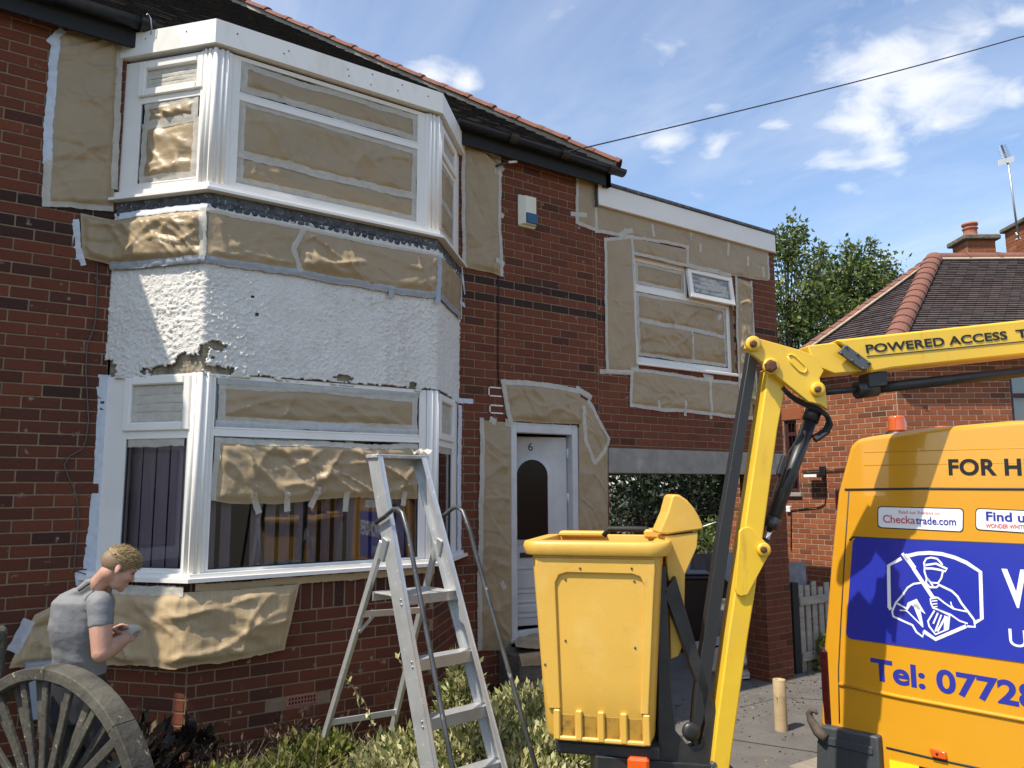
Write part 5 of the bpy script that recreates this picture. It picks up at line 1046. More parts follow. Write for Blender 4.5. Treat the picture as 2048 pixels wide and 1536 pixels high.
m = MB(); m.prism([E1, E0, E0-np.array([0, 0, .14]), E1-np.array([0, 0, .14])], (.05, 0, 0)); m.prism([E0, E2, E2-np.array([0, 0, .14]), E0-np.array([0, 0, .14])], (-fn[0]*.05, -fn[1]*.05, 0)); fix(m.build('eaves_board', MAT['black_plastic'], nb_house))
# chimneys
def chimney(t, u0, u1, vc0, vc1, vb, pot, parent, name='chimney'):
    C0, C1 = PD(u0, vc1, t), PD(u1, vc1, t); w = np.linalg.norm(C1-C0)*.80; c = (C0+C1)/2; F = Fr(tuple(c[:2]-fd*w/2), tuple(c[:2]+fd*w/2)); zt_, zb0 = c[2], PD(u0, vb, t)[2]-.6; out = []; mb = MB()
    dpt = w*.9; G = Fr(tuple(F.p(0, 0, -dpt)[:2]), tuple(F.p(0, 0, 0)[:2]))
    lay(F, 0, w, zb0, zt_, .4, .1, (), tone_n, out, mb=mb, thick=dpt); lay(G, 0, dpt, zb0, zt_, .4, .0, (), tone_n, out)
    o = mb.build(name, MAT['mortar'], parent); brickwork(out, o, MAT['neighbour_brick'], MAT['neighbour_brick_mass'], 40)
    m = MB(); m.box((-.08, -dpt-.08, zt_), (w+.08, .08, zt_+.10), F.M, .02); m.build('chimney_cap', MAT['stone'], o)
    if pot:
        pc = F.p(w*.42, zt_+.10, -dpt/2); h = PD(u0, vc0-33, t)[2]-PD(u0, vc0, t)[2]; m = MB(); m.lathe(pc, [(.15, -.02), (.15, .0), (.13, .03), (.12, h*.55), (.125, h*.58), (.14, h*.6), (.14, h*.68), (.12, h*.7), (.12, h*.82), (.145, h*.84), (.145, h*.98), (.11, h), (.10, h*.9)], (0, 0, 1), 20); mat('pot', (.38, .13, .075), .8, noise=(6, (.28, .10, .06), .4, .7, 4)); m.build('chimney_pot', MAT['pot'], o)
    return o
chimney(15.2, 1926, 1997, 466, 480, 512, True, nb_house)
ch2 = thing('far_chimney', 'brick chimney stack with sloping cap at the right edge of the view', 'chimney', PD(2075, 560, 17))
chimney(17, 2048, 2160, 420, 440, 540, False, ch2)
# television aerial on its mast
aer = thing('tv_aerial', 'television aerial with a white reflector on a tilted mast beside the far chimney', 'aerial', PD(2040, 480, 16.6))
pa_ = lambda u, v, d=0.: PD(u, v, 16.6+d)
mat('galvanised', (.40, .41, .42), .45, metal=.7); mat('white_metal', (.75, .75, .74), .5)
m = MB(); m.tube([pa_(2037, 478), pa_(2017, 330)], .022, 8); m.build('mast', MAT['galvanised'], aer)
m = MB(); m.tube([pa_(2016, 328), pa_(2003, 291, .35)], .020, 6); bm_ = m.build('aerial_boom', MAT['worn_black'], aer)
for i in range(9):
    t = i/8; c = (1-t)*pa_(2012, 314, .1)+t*pa_(2003, 292, .35); s = (pa_(2020, 308)-pa_(2000, 314)); s /= np.linalg.norm(s); m = MB(); m.tube([c-s*.105, c+s*.105], .006, 5); m.build('aerial_element', MAT['galvanised'], aer)
for a, b in (((1997, 320), (2011, 316)), ((2013, 316), (2028, 311))):
    m = MB(); m.prism([pa_(*a), pa_(*b), pa_(b[0]+1, b[1]+12), pa_(a[0]+2, a[1]+12)], FW*.03); m.build('reflector', MAT['white_metal'], aer)
m = MB(); m.tube([pa_(2031, 465), pa_(2042, 478), pa_(2031, 479)], .018, 6); m.build('wall_bracket', MAT['galvanised'], aer)
# floodlight and cable on the neighbour's side wall
fl = thing('floodlight', 'black wall floodlight with a bright white face on the sunlit neighbour wall', 'light', NS.px(1640, 965))
m = MB(); c = NS.px(1640, 945); a0 = NS.sz(1640, 945); m.box((a0[0]-.16, .06, a0[1]-.08), (a0[0]+.12, .22, a0[1]-.02), NS.M @ Matrix.Rotation(R(0), 4, 'X'), .01); m.box((a0[0]+.02, .0, a0[1]-.05), (a0[0]+.12, .06, a0[1]+.10), NS.M, .01); m.build('housing', MAT['black_plastic'], fl)
mat('led_white', (.8, .8, .78), .3); m = MB(); m.box((a0[0]-.15, .07, a0[1]-.088), (a0[0]+.08, .21, a0[1]-.078), NS.M); m.box((a0[0]-.15, .215, a0[1]-.075), (a0[0]+.08, .226, a0[1]-.03), NS.M); m.build('lamp_face', MAT['led_white'], fl)
m = MB(); q = [NS.px(u, v, .02) for u, v in ((1650, 950), (1652, 985), (1650, 1008), (1638, 1014), (1600, 1018), (1582, 1020), (1582, 1100))]; m.tube(q, .008, 6); m.build('cable', MAT['rubber'], fl)
m = MB(); q = NS.sz(1579, 1018); m.box((q[0]-.04, 0, q[1]-.05), (q[0]+.04, .05, q[1]+.05), NS.M, .008); m.build('junction_box', MAT['white_metal'], fl)
m = MB(); m.tube([NS.px(1604, 942, .03), NS.px(1690, 938, .03)], .012, 6); tag(m.build('wall_pipe', MAT['black_plastic'], None, NS.px(1640, 945)), 'thin black pipe running level along the neighbour wall above the floodlight', 'pipe')
# ================================================================ foliage
def leaf_mat(name, stops, trans=.35, rough=.5):
    m = toned(name, stops, rough, noise=(3, .25), bump=(40, .0, .001), spec=.35); t = m.node_tree; b = t.nodes['Principled BSDF']; o = [x for x in t.nodes if x.type == 'OUTPUT_MATERIAL'][0]
    tl_ = N(t, 'ShaderNodeBsdfTranslucent'); mx = N(t, 'ShaderNodeMixShader'); mx.inputs[0].default_value = trans
    src = b.inputs['Base Color'].links[0].from_socket; t.links.new(src, tl_.inputs[0]); t.links.new(b.outputs[0], mx.inputs[1]); t.links.new(tl_.outputs[0], mx.inputs[2]); t.links.new(mx.outputs[0], o.inputs[0])
leaf_mat('tree_leaf', [(0., (.028, .05, .012)), (1., (.24, .26, .07)), (.4, (.075, .115, .026)), (.75, (.15, .19, .045))])
leaf_mat('shaded_leaf', [(0., (.006, .012, .004)), (1., (.14, .18, .03)), (.4, (.016, .030, .008)), (.7, (.05, .085, .018))])  # leaves in the passage view: deep shade put into the colour
leaf_mat('variegated_leaf', [(0., (.04, .06, .012)), (1., (.66, .62, .34)), (.35, (.12, .155, .04)), (.55, (.32, .33, .12)), (.78, (.54, .52, .25))], .25)
leaf_mat('weed_leaf', [(0., (.045, .06, .015)), (1., (.36, .34, .09)), (.4, (.10, .13, .03)), (.7, (.20, .22, .05))])
leaf_mat('dead_leaf', [(0., (.012, .009, .008)), (1., (.30, .22, .12)), (.45, (.04, .026, .018)), (.8, (.13, .09, .05))], .15)
mat('bark', (.075, .06, .045), .9, noise=(9, (.04, .032, .025), .35, .7, 6), bump=(30, .8, .02)); mat('dry_stem', (.32, .24, .15), .8, noise=(20, (.18, .13, .08), .4, .7, 4))
def leaves_obj(name, P_, size, tone, mt, parent=None, base=None, seed=0, droop=.0, aspect=.5, Dr=None, jit=.35):
    r = np.random.RandomState(seed); n = len(P_); d = r.normal(size=(n, 3)) if Dr is None else Dr+r.normal(size=(n, 3))*.45; d[:, 2] -= droop; d /= np.linalg.norm(d, axis=1)[:, None]
    q = r.normal(size=(n, 3)); s = np.cross(d, q); s /= np.linalg.norm(s, axis=1)[:, None]; nn = np.cross(s, d)
    L_ = (size*(1+jit*r.normal(size=n))).clip(size*.4, size*1.8)[:, None]; w = L_*aspect*.5
    V = np.stack([P_, P_+d*L_*.45+s*w+nn*w*.35, P_+d*L_, P_+d*L_*.45-s*w+nn*w*.35], 1).reshape(-1, 3)
    off = wl(parent) if parent is not None else Vector(base)
    me = bpy.data.meshes.new(name); V = V-np.array(off)
    me.vertices.add(len(V)); me.vertices.foreach_set('co', V.astype(np.float32).ravel())
    me.loops.add(4*n); me.loops.foreach_set('vertex_index', np.arange(4*n, dtype=np.int32)); me.polygons.add(n); me.polygons.foreach_set('loop_start', np.arange(0, 4*n, 4, dtype=np.int32))
    at = me.attributes.new('tone', 'FLOAT', 'FACE'); at.data.foreach_set('value', np.clip(tone, 0, 1).astype(np.float32)); me.update(calc_edges=True)
    o = mesh_obj(name, me, MAT[mt], parent)
    if parent is None: o.location = off
    return o
def tree(label, base, blobs, per, size, mt='tree_leaf', seed=1, trunk=.16, shoots=(), group='trees behind the houses', name='tree', dens=1.):
    base = np.array(base, float); t = thing(name, label, 'tree', base, group); r = np.random.RandomState(seed); P_ = []; Dv = []; m = MB(); top = max(b[0][2]+b[1][2] for b in blobs); cx0 = np.mean([b[0][:2] for b in blobs], axis=0)
    mid = np.array([cx0[0]*.5+base[0]*.5, cx0[1]*.5+base[1]*.5, base[2]+(top-base[2])*.4]); m.tube([base, (base+mid)/2+np.array([.05, .05, 0]), mid], [trunk, trunk*.8, trunk*.6], 9)
    for c, rad in blobs:
        c = np.array(c); rad = np.array(rad); m.tube([mid, (mid+c)/2+r.normal(0, .15, 3), c], [trunk*.45, trunk*.3, trunk*.12], 6)
        nc = int(per*rad.prod()**(2/3)*dens)
        for k in range(nc):                                      # leafy twigs spread through the blob, denser near its skin
            u = r.normal(size=3); u /= np.linalg.norm(u); rr = r.uniform(.25, 1.05)**.6; a = c+u*rad*rr; dr = u*.6+np.array([0, 0, .7])+r.normal(0, .35, 3); dr /= np.linalg.norm(dr); ln = r.uniform(.25, .7)*min(rad)**.5*.7
            if k % 5 == 0: m.tube([(mid+c)/2, a-dr*ln*.6, a+dr*ln], [.014, .010, .004], 4, caps=False)
            kk = r.randint(9, 17); tt = r.rand(kk, 1); P_.append(a+dr*ln*(tt*1.4-.4)+r.normal(0, size*.75, (kk, 3))); Dv.append(np.repeat(dr[None], kk, 0)*.4)
    for p, q, kk in shoots:
        p, q = np.array(p), np.array(q); m.tube([p, (p+q)/2+r.normal(0, .08, 3), q], [.035, .02, .006], 5, caps=False); tt = r.rand(kk, 1)**.8; P_.append(p+(q-p)*tt+r.normal(0, 1, (kk, 3))*size*(1.7*(1-tt)+.5)); Dv.append(np.repeat(((q-p)/np.linalg.norm(q-p))[None], kk, 0)*.5)
    P_ = np.vstack(P_); Dv = np.vstack(Dv); m.build('trunk', MAT['bark'], t)['kind'] = 'stuff'
    tn = (.55 if mt == 'tree_leaf' else .10)+.24*r.normal(size=len(P_)); leaves_obj('crown', P_, size, tn, mt, t, seed=seed, droop=.35, Dr=Dv, aspect=.55)  # lower tone paints the passage trees as if shaded
    return t
def blob(u, v, t, ru, rv, rd): k = t/F_PX; return (PD(u, v, t), (ru*k, rd, rv*k))
tree('leafy tree with feathery upright shoots behind the white-fascia wing', (*PD(1570, 900, 19)[:2], -2.6), [blob(1575, 585, 19, 55, 75, .9), blob(1568, 500, 19, 30, 38, .5), blob(1560, 660, 19, 50, 55, .9), blob(1625, 640, 19, 40, 55, .9)], 200, .115, seed=3, shoots=[(PD(1572, 520, 19), PD(1586, 436, 19), 150), (PD(1590, 500, 19), PD(1606, 452, 19), 110), (PD(1560, 520, 19), PD(1556, 458, 19), 80), (PD(1630, 560, 19), PD(1646, 490, 19), 160)])
tree('dense green tree rising behind the dark neighbour roof', (*PD(1710, 900, 23)[:2], -2.6), [blob(1690, 590, 23, 62, 75, 1.2), blob(1735, 570, 23, 48, 60, 1.2), blob(1665, 640, 23, 45, 60, 1.2), blob(1760, 590, 23, 30, 40, .8), blob(1650, 560, 23, 28, 45, .7)], 185, .125, seed=4, shoots=[(PD(1700, 540, 23), PD(1690, 484, 23), 170), (PD(1735, 530, 23), PD(1745, 480, 23), 170), (PD(1720, 540, 23), PD(1712, 492, 23), 120), (PD(1760, 560, 23), PD(1784, 545, 23), 120), (PD(1640, 540, 23), PD(1642, 500, 23), 100)])
tree('garden tree, leaves coloured as in shade, seen through the left of the passage', (*PD(1285, 1200, 18)[:2], -2.6), [blob(1295, 1005, 18, 42, 48, 1.), blob(1265, 1000, 18, 30, 45, .8), blob(1330, 960, 18, 40, 35, 1.)], 120, .12, 'shaded_leaf', 5)
tree('tree with leaves painted in shade tones seen through the middle of the passage', (*PD(1390, 1200, 20)[:2], -2.6), [blob(1370, 1000, 20, 60, 65, 1.4), blob(1430, 1010, 20, 50, 70, 1.4), blob(1400, 940, 20, 80, 45, 1.4), blob(1340, 1080, 20, 60, 40, 1.)], 130, .12, 'shaded_leaf', 6)
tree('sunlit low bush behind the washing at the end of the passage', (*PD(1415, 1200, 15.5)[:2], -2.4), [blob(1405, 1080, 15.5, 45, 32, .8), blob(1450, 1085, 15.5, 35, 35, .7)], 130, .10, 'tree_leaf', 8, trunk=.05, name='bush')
tree('tree crown in painted shade tones closing the gap behind the garden fence', (*PD(1500, 1200, 24)[:2], -2.6), [blob(1480, 960, 26, 90, 90, 2), blob(1330, 900, 26, 120, 80, 2), blob(1240, 1020, 26, 70, 110, 2), blob(1420, 1060, 26, 120, 60, 2)], 60, .2, 'shaded_leaf', 7)
# ================================================================ stepladder
mat('aluminium', (.56, .57, .57), .38, metal=.55, noise=[(6, (.46, .47, .47), .4, .7, 5), (28, (.78, .77, .73), .60, .72, 5)], bump=(60, .15, .003))
mat('dirty_alu', (.42, .42, .41), .5, metal=.4, noise=[(16, (.75, .73, .68), .55, .7, 5), (9, (.24, .23, .21), .55, .75, 5)]); mat('tube_steel', (.10, .105, .105), .38, metal=.5, noise=[(24, (.62, .62, .60), .62, .70, 4), (6, (.05, .05, .05), .45, .7, 4)])
lad = thing('stepladder', 'paint-splashed aluminium stepladder with tubular handrails in front of the bay', 'stepladder', (2.35, -1.7, -1.95))
eL = np.array([.994, .109, 0]); nL = np.array([.109, -.994, 0])
TL, TR, FL, FR = [np.array(p) for p in ((2.172, -1.58, .205), (2.529, -1.541, .205), (2.193, -2.469, -1.95), (2.702, -2.413, -1.95))]
rl = lambda h: TL+(FL-TL)*h; rr_ = lambda h: TR+(FR-TR)*h
for A_, B_, s in ((TL, FL, -1), (TR, FR, 1)):
    m = MB(); m.bar(A_, B_, .12, .006, nL); d = (B_-A_)/np.linalg.norm(B_-A_); fw_ = np.cross(d, eL)
    for k in (-1, 1): m.bar(A_+nL*.058*k-eL*s*.014, B_+nL*.058*k-eL*s*.014, .007, .034, nL)
    m.build('side_rail', MAT['aluminium'], lad)
    for h in (.39, .54, .675, .805):
        for k in (0, 1):
            q = MB(); q.lathe(A_+(B_-A_)*(h+.012*k)+eL*s*.004+nL*.035, [(.008, 0), (.006, .006)], eL*s, 8); q.build('rivet', MAT['galvanised'], lad)
for i, h in enumerate((.538, .674, .805, .935)):
    c = rl(h); e = rr_(h); m = MB(); m.bar(c+eL*.012, e-eL*.012, .085, .010, nL, .003); m.bar(c+eL*.012+nL*.045-np.array([0, 0, .028]), e-eL*.012+nL*.045-np.array([0, 0, .028]), .006, .066, nL, .002); m.bar(c+eL*.012-nL*.04-np.array([0, 0, .02]), e-eL*.012-nL*.04-np.array([0, 0, .02]), .006, .045, nL); m.build('step', MAT['aluminium'], lad)
h = .385; m = MB(); m.bar(rl(h)+eL*.01-nL*.12, rr_(h)-eL*.01-nL*.12, .30, .012, nL, .003); m.bar(rl(h)-nL*.27+np.array([0, 0, -.02]), rr_(h)-nL*.27+np.array([0, 0, -.02]), .008, .055, nL); m.bar(rl(h)+nL*.03+np.array([0, 0, -.02]), rr_(h)+nL*.03+np.array([0, 0, -.02]), .008, .055, nL)
pf = m.build('platform', MAT['dirty_alu'], lad)
m = MB(); m.bar(TL-eL*.018, TR+eL*.018, .125, .024, nL, .004); m.bar(TL-np.array([0, 0, .03])-nL*.05, TR-np.array([0, 0, .03])-nL*.05, .006, .05, nL); m.build('top_tread', MAT['dirty_alu'], lad)
RL0, RR0 = rl(.26)-nL*.075, rr_(.27)-nL*.075; RLf, RRf = np.array([2.113, -.83, -1.95]), np.array([2.626, -.869, -1.95])
for A_, B_ in ((RL0, RLf), (RR0, RRf)):
    m = MB(); m.bar(A_+np.array([0, 0, .04]), B_, .045, .026, nL, .003); m.build('rear_leg', MAT['aluminium'], lad)
    m = MB(); m.bar(A_+nL*.05+np.array([0, 0, .06]), A_-np.array([0, 0, .07]), .06, .034, nL, .004); m.build('hinge_bracket', MAT['galvanised'], lad)
for t in (.26, .72):
    a, b = RL0+(RLf-RL0)*t, RR0+(RRf-RR0)*t; m = MB(); m.bar(a, b, .012, .04, nL, .002); m.build('rear_stretcher', MAT['aluminium'], lad)
a, b = RL0+(RLf-RL0)*.30, RL0+(RLf-RL0)*.26+eL*.10; m = MB(); m.bar(a-np.array([0, 0, .05]), b, .008, .02, nL); m.build('rear_brace', MAT['aluminium'], lad)
for f_, s in ((rl, -1), (rr_, 1)):
    p0 = f_(.185)+eL*s*.03; dn = (FL-TL)/np.linalg.norm(FL-TL); p1 = p0+nL*.14+np.array([0, 0, .075]); p2 = p0+nL*.235+np.array([0, 0, .055]); p3 = f_(.27)+nL*.275+eL*s*.03; p4 = f_(1.0)+nL*.27+eL*s*.03; p4[2] = -1.9
    m = MB(); m.tube([p0-nL*.05-np.array([0, 0, .01]), p0+nL*.05+np.array([0, 0, .03]), p1, (p1+p2)/2+np.array([0, 0, .012]), p2, (p2+p3)/2+nL*.012, p3, (p3+p4)/2, p4], .0135, 10); m.build('handrail', MAT['tube_steel'], lad)
m = MB(); rn = random.Random(2); c = TR+np.array([0, 0, .03]); G = [[c+eL*(i-3)*.018+nL*((j-2)*.02)+np.array([0, 0, rn.uniform(-.012, .03)]) for j in range(6)] for i in range(7)]; m.grid(G); tag(m.build('tape_scrap', MAT['masking_tape'], None, c), 'crumpled scrap of pale tape on the ladder top', 'tape')
# ================================================================ wall-mounted things
al0 = FAC.sz(1034, 388); al1 = FAC.sz(1069, 455)
alm = thing('alarm_box', 'cream burglar alarm box with a blue lower strobe on the brick wall', 'alarm', FAC.p((al0[0]+al1[0])/2, al1[1]))
mat('cream_plastic', (.68, .66, .52), .4, noise=(6, (.60, .57, .44), .45, .8, 4)); mat('blue_lens', (.012, .075, .15), .25)
m = MB(); a, b = al0[0], al0[0]+.215; c, d = al0[1]-.335, al0[1]-.005; m.box((a, .0, c), (b, .03, d), FAC.M, .012); 
lp = [FAC.p(x, c+.02, y) for x, y in ((a+.012, .03), (a+.055, .075), (b-.03, .075), (b-.004, .03))]; m.prism(lp, (0, 0, d-c-.04)); fix(m.build('housing', MAT['cream_plastic'], alm))
lp = [FAC.p(x, c+.028, y) for x, y in ((a+.030, .035), (a+.066, .092), (b-.022, .092), (b+.004, .035))]; m = MB(); m.prism(lp, (0, 0, .105)); bevel(m.build('strobe', MAT['blue_lens'], alm), .006)
mat('grey_cable', (.10, .095, .085), .6)
def cable(pts, r, label, mt, name='cable', base=None, seg=6):
    m = MB(); m.tube(pts, r, seg); o = m.build(name, MAT[mt], None, base if base is not None else pts[len(pts)//2]); return tag(o, label, 'cable')
A_ = FAC.p(*FAC.sz(1060, 322), .02); B_ = PD(2048, 72, 9.5); far = A_+(B_-A_)*2.2
pts = []
for i in range(41): t = i/40; p = A_+(far-A_)*t; p = p+np.array([0, 0, -.25*math.sin(math.pi*t)*(1)+.25*math.sin(math.pi*.4545)*t/.4545*(1 if t < .4545 else 0)+(.25*math.sin(math.pi*.4545)*(1-t)/.5455 if t >= .4545 else 0)]); pts.append(p)
cable(pts, .007, 'black telephone wire rising from the house wall across the sky', 'rubber', 'overhead_wire')
cl = thing('wire_clamp', 'dark wire clamp with a white insulator by the top of the alarm wall', 'clamp', FAC.p(*FAC.sz(985, 338)))
m = MB(); m.tube([FAC.p(*FAC.sz(982, 338), .01), FAC.p(*FAC.sz(990, 334), .06), FAC.p(*FAC.sz(1008, 330), .08)], .012, 8); m.build('hook', MAT['worn_black'], cl); m = MB(); m.tube([FAC.p(*FAC.sz(1007, 330), .08), FAC.p(*FAC.sz(1023, 329), .09)], .013, 8); m.build('insulator', MAT['white_metal'], cl)
cable([FAC.px(u, v, .012) for u, v in ((997, 548), (997, 640), (996, 700), (997, 770))], .006, 'thin black cable dropping down the brick wall above the front door', 'rubber')
cable([FAC.px(u, v, .014) for u, v in ((195, 525), (194, 580), (191, 640), (186, 662), (174, 690), (172, 740), (175, 800), (177, 840), (172, 880), (165, 898), (140, 912), (128, 930), (135, 950), (152, 985), (157, 1030), (153, 1080), (148, 1130), (152, 1142), (170, 1148), (186, 1152))], .0042, 'thin grey cable looping down the brick wall left of the bay', 'grey_cable')
mat('white_marks', (.72, .72, .70), .8)
for i, (x0, y0, x1, y1) in enumerate(((976, 773, 997, 794), (978, 809, 1000, 828))):
    m = MB(); a0, a1 = FAC.sz(x0, y0), FAC.sz(x1, y1)
    for q in ((a0[0], a0[0]+.012, a1[1], a0[1]), (a0[0], a1[0]+.03, a0[1]-.012, a0[1]), (a0[0], a1[0]+.03, a1[1], a1[1]+.012)): m.box((q[0], .004, q[2]), (q[1], .0095, q[3]), FAC.M)
    tag(m.build('paint_outline', MAT['white_marks'], None, FAC.px(x1, y1)), ('upper' if i == 0 else 'lower')+' white painted outline of a brick left of the door arch', 'paint')
# ================================================================ bench with cartwheel ends
mat('old_wood', (.055, .050, .039), .88, noise=[(14, (.035, .031, .024), .35, .7, 6), (40, (.30, .27, .16), .63, .70, 5), (4, (.12, .11, .08), .5, .75, 5)], bump=[(40, .7, .008), (12, .5, .012)])
bn = thing('wheel_bench', 'weathered wooden bench end shaped as a spoked cartwheel', 'bench', (*PD(90, 1640, 2.65)[:2], -1.70))
wc = PD(88, 1640, 2.65); azw = R(-150); wa = Vector((math.cos(azw), math.sin(azw), .0)); we = Vector((-math.sin(azw), math.cos(azw), 0)); wu = Vector((0, 0, 1)); RW = .50
def wheel_pt(r_, a, ax): return Vector(wc)+(we*math.cos(a)+wu*math.sin(a))*r_+wa*ax
NSEG = 8
for k in range(NSEG):
    m = MB(); a0, a1 = 2*math.pi*(k+.004)/NSEG, 2*math.pi*(k+.996)/NSEG; G = []
    for i in range(9):
        a = a0+(a1-a0)*i/8; G.append([wheel_pt(r_, a, x) for r_, x in ((RW, .034), (RW-.004, .038), (RW-.038, .038), (RW-.042, .034), (RW-.042, -.042), (RW, -.042), (RW, .034))])
    m.grid(G, sm=False); m.f += [tuple(range(6)), tuple(8*7+i for i in range(6))]; m.sm += [False]*2; m.att += [0.]*2; fix(m.build('rim_felloe', MAT['old_wood'], bn))
for k in range(44):
    a = 2*math.pi*k/44+.03+.02*math.sin(k*2.3); m = MB(); m.bar(wheel_pt(.11, a, -.012+.026*(k % 2)), wheel_pt(RW-.036, a, -.012+.026*(k % 2)), .030+.005*math.sin(k*1.7), .016, tuple(-we*math.sin(a)+wu*math.cos(a)), .003); m.build('spoke', MAT['old_wood'], bn)
m = MB(); m.lathe(wc, [(.10, -.07), (.11, -.05), (.11, .05), (.09, .075)], tuple(wa), 18); m.build('hub', MAT['old_wood'], bn)
post = thing('timber_post', 'mossy timber post standing behind the cartwheel at the left edge', 'post', (*PD(0, 1560, 3.9)[:2], -1.9))
m = MB(); q = PD(-12, 1255, 3.9); m.box((q[0]-.07, q[1]-.06, -1.9), (q[0]+.055, q[1]+.06, q[2]), None, .012); m.build('post_shaft', MAT['old_wood'], post)
mat('pale_board', (.60, .58, .52), .7, noise=(8, (.45, .42, .36), .4, .7, 5))
m = MB(); p0, p1 = PD(-60, 1404, 3.6), PD(28, 1372, 3.75); m.bar(p0, p1, .09, .02, None, .004); tag(m.build('pale_board', MAT['pale_board'], None, (p0+p1)/2), 'short pale board lying beside the top of the cartwheel', 'board')
m = MB(); q = FAC.sz(45, 1352); m.box((q[0], .06, q[1]-.25), (q[0]+.17, .16, q[1]+.10), FAC.M, .006); mat('meter_grey', (.30, .33, .38), .45); bx1 = m.build('meter_box', MAT['meter_grey'], None, FAC.p(q[0]+.08, q[1]-.25, .1)); tag(bx1, 'pale blue-grey box standing against the wall behind the man', 'box')
# ================================================================ drive: paper roll, timber, fence, bin, door panel
gp = PZ(1563, 1462, -2.305); rl_ = thing('paper_roll', 'brown masking paper roll standing upright on the drive', 'paper roll', gp)
h = .475; m = MB(); m.lathe(gp, [(.058, 0), (.060, .01), (.060, h-.004), (.058, h), (.030, h), (.028, h-.05), (.0, h-.05)], (0, 0, 1), 28); mat('roll_paper', (.46, .35, .21), .6, noise=((3, 3, 40), (.40, .30, .17), .4, .7, 4)); m.build('paper_winding', MAT['roll_paper'], rl_)
m = MB(); G = []
for i in range(14):
    a = R(150+i*8.5); G.append([Vector(gp)+Vector((.0625*math.cos(a), .0625*math.sin(a), z)) for z in (0.004, .1, .2, .3-.02*math.sin(i), .33+.03*math.sin(i*.9))])
m.grid(G); m.build('loose_flap', MAT['roll_paper'], rl_)
mat('grey_timber', (.28, .25, .20), .85, noise=[((30, 4, 4), (.19, .165, .13), .35, .7, 5), (20, (.12, .10, .08), .66, .8, 4)], bump=((50, 6, 6), .5, .006))
pal = thing('timber_pallet', 'grey timber block with a plank beside the van bumper', 'timber', PZ(1605, 1530, -2.30))
c = PZ(1612, 1528, -2.15); m = MB(); m.bar(c+np.array([-.18, -.10, .0]), c+np.array([.5, -.12, 0]), .26, .03, None, .004); m.build('plank', MAT['grey_timber'], pal); m = MB(); m.bar(c+np.array([-.10, -.16, -.09]), c+np.array([.0, -.16, -.09]), .10, .14, None, .006); m.build('block', MAT['grey_timber'], pal)
# picket gate between the pier and the neighbour
gt = thing('picket_gate', 'weathered grey picket gate between the brick pier and the van', 'gate', (9.3, .15, -2.34))
GF = Fr((8.72, .12), (10.6, .12)); mat('picket', (.36, .335, .285), .85, noise=[((5, 5, 25), (.24, .22, .18), .35, .7, 5), (25, (.14, .12, .09), .68, .8, 4)], bump=((10, 10, 60), .5, .006))
for i in range(12):
    a = .19+i*.142; rn = random.Random(i+40); m = MB(); zt_ = -1.20+rn.uniform(-.10, .03); m.box((a, 0, -2.33), (a+.098, .022, zt_), GF.M, .004); m.build('picket', MAT['picket'], gt)
for z in (-1.44, -2.12): m = MB(); m.box((.17, .022, z-.05), (1.86, .055, z+.05), GF.M, .004); m.build('rail', MAT['picket'], gt)
m = MB(); m.box((.02, -.05, -2.34), (.15, .05, -1.20), GF.M, .006); m.build('gate_post', MAT['timber_black'], gt)
mat('grey_cloth', (.22, .22, .25), .7, noise=(10, (.16, .16, .19), .4, .7, 4), bump=(14, .6, .02))
def drape(name, label, cat, P_, mt, seed, amp=.02, cell=.03):
    tl0, tr0, br0, bl0 = [np.array(p, float) for p in P_]; w = np.linalg.norm(tr0-tl0); h = np.linalg.norm(bl0-tl0); n, k = max(4, int(w/cell)), max(4, int(h/cell)); V_ = vnoise(seed); nr = np.cross(tr0-tl0, bl0-tl0); nr /= np.linalg.norm(nr); nr = nr if nr@(CAM-tl0) > 0 else -nr; G = []
    for i in range(n+1):
        row = []
        for j in range(k+1):
            s, t = i/n, j/k; p = (tl0*(1-s)+tr0*s)*(1-t)+(bl0*(1-s)+br0*s)*t; row.append(p+nr*amp*(2.2*V_(s*w*14+3, t*h*2.2)-.6+.9*V_(s*w*30, t*h*9))*(.35+.65*t)+np.array([0, 0, -.03*t*V_(s*9, 2)]))
        G.append(row)
    m = MB(); m.grid(G); b = np.array(G).reshape(-1, 3).mean(0); return tag(m.build(name, MAT[mt], None, b), label, cat)
drape('tarpaulin', 'grey tarpaulin draped over the gate post beside the pier', 'tarpaulin', [GF.p(.02, -.95, -.08), GF.p(.50, -.97, -.08), GF.p(.50, -1.62, -.07), GF.p(.04, -1.6, -.07)], 'grey_cloth', 4, .03)
# through the passage: bin, leaning door panel, railings with washing
pq = lambda u, v, t: PD(u, v, t)
mat('bin_brown', (.030, .014, .012), .45); bn2 = thing('wheelie_bin', 'dark brown wheelie bin standing under the passage', 'bin', (*PD(1395, 1300, 11)[:2], -2.31))
bc = PD(1395, 1300, 11); azb = R(-40); BFm = Fr(tuple(bc[:2]-np.array([math.cos(azb), math.sin(azb)])*.30), tuple(bc[:2]+np.array([math.cos(azb), math.sin(azb)])*.30))
m = MB(); loft(m, [[BFm.p(x, z, y) for x, y in rrect(-w+.3, w+.3, -.62, -.0, .05, 3)] for z, w in ((-2.28, .24), (-2.2, .25), (-1.36, .30), (-1.30, .31))], sm=False); m.build('bin_body', MAT['bin_brown'], bn2)
m = MB(); m.box((-.02, -.66, -1.30), (.62, .03, -1.25), BFm.M, .02); m.box((.05, -.6, -1.25), (.55, -.05, -1.215), BFm.M, .02); m.build('lid', MAT['bin_brown'], bn2)
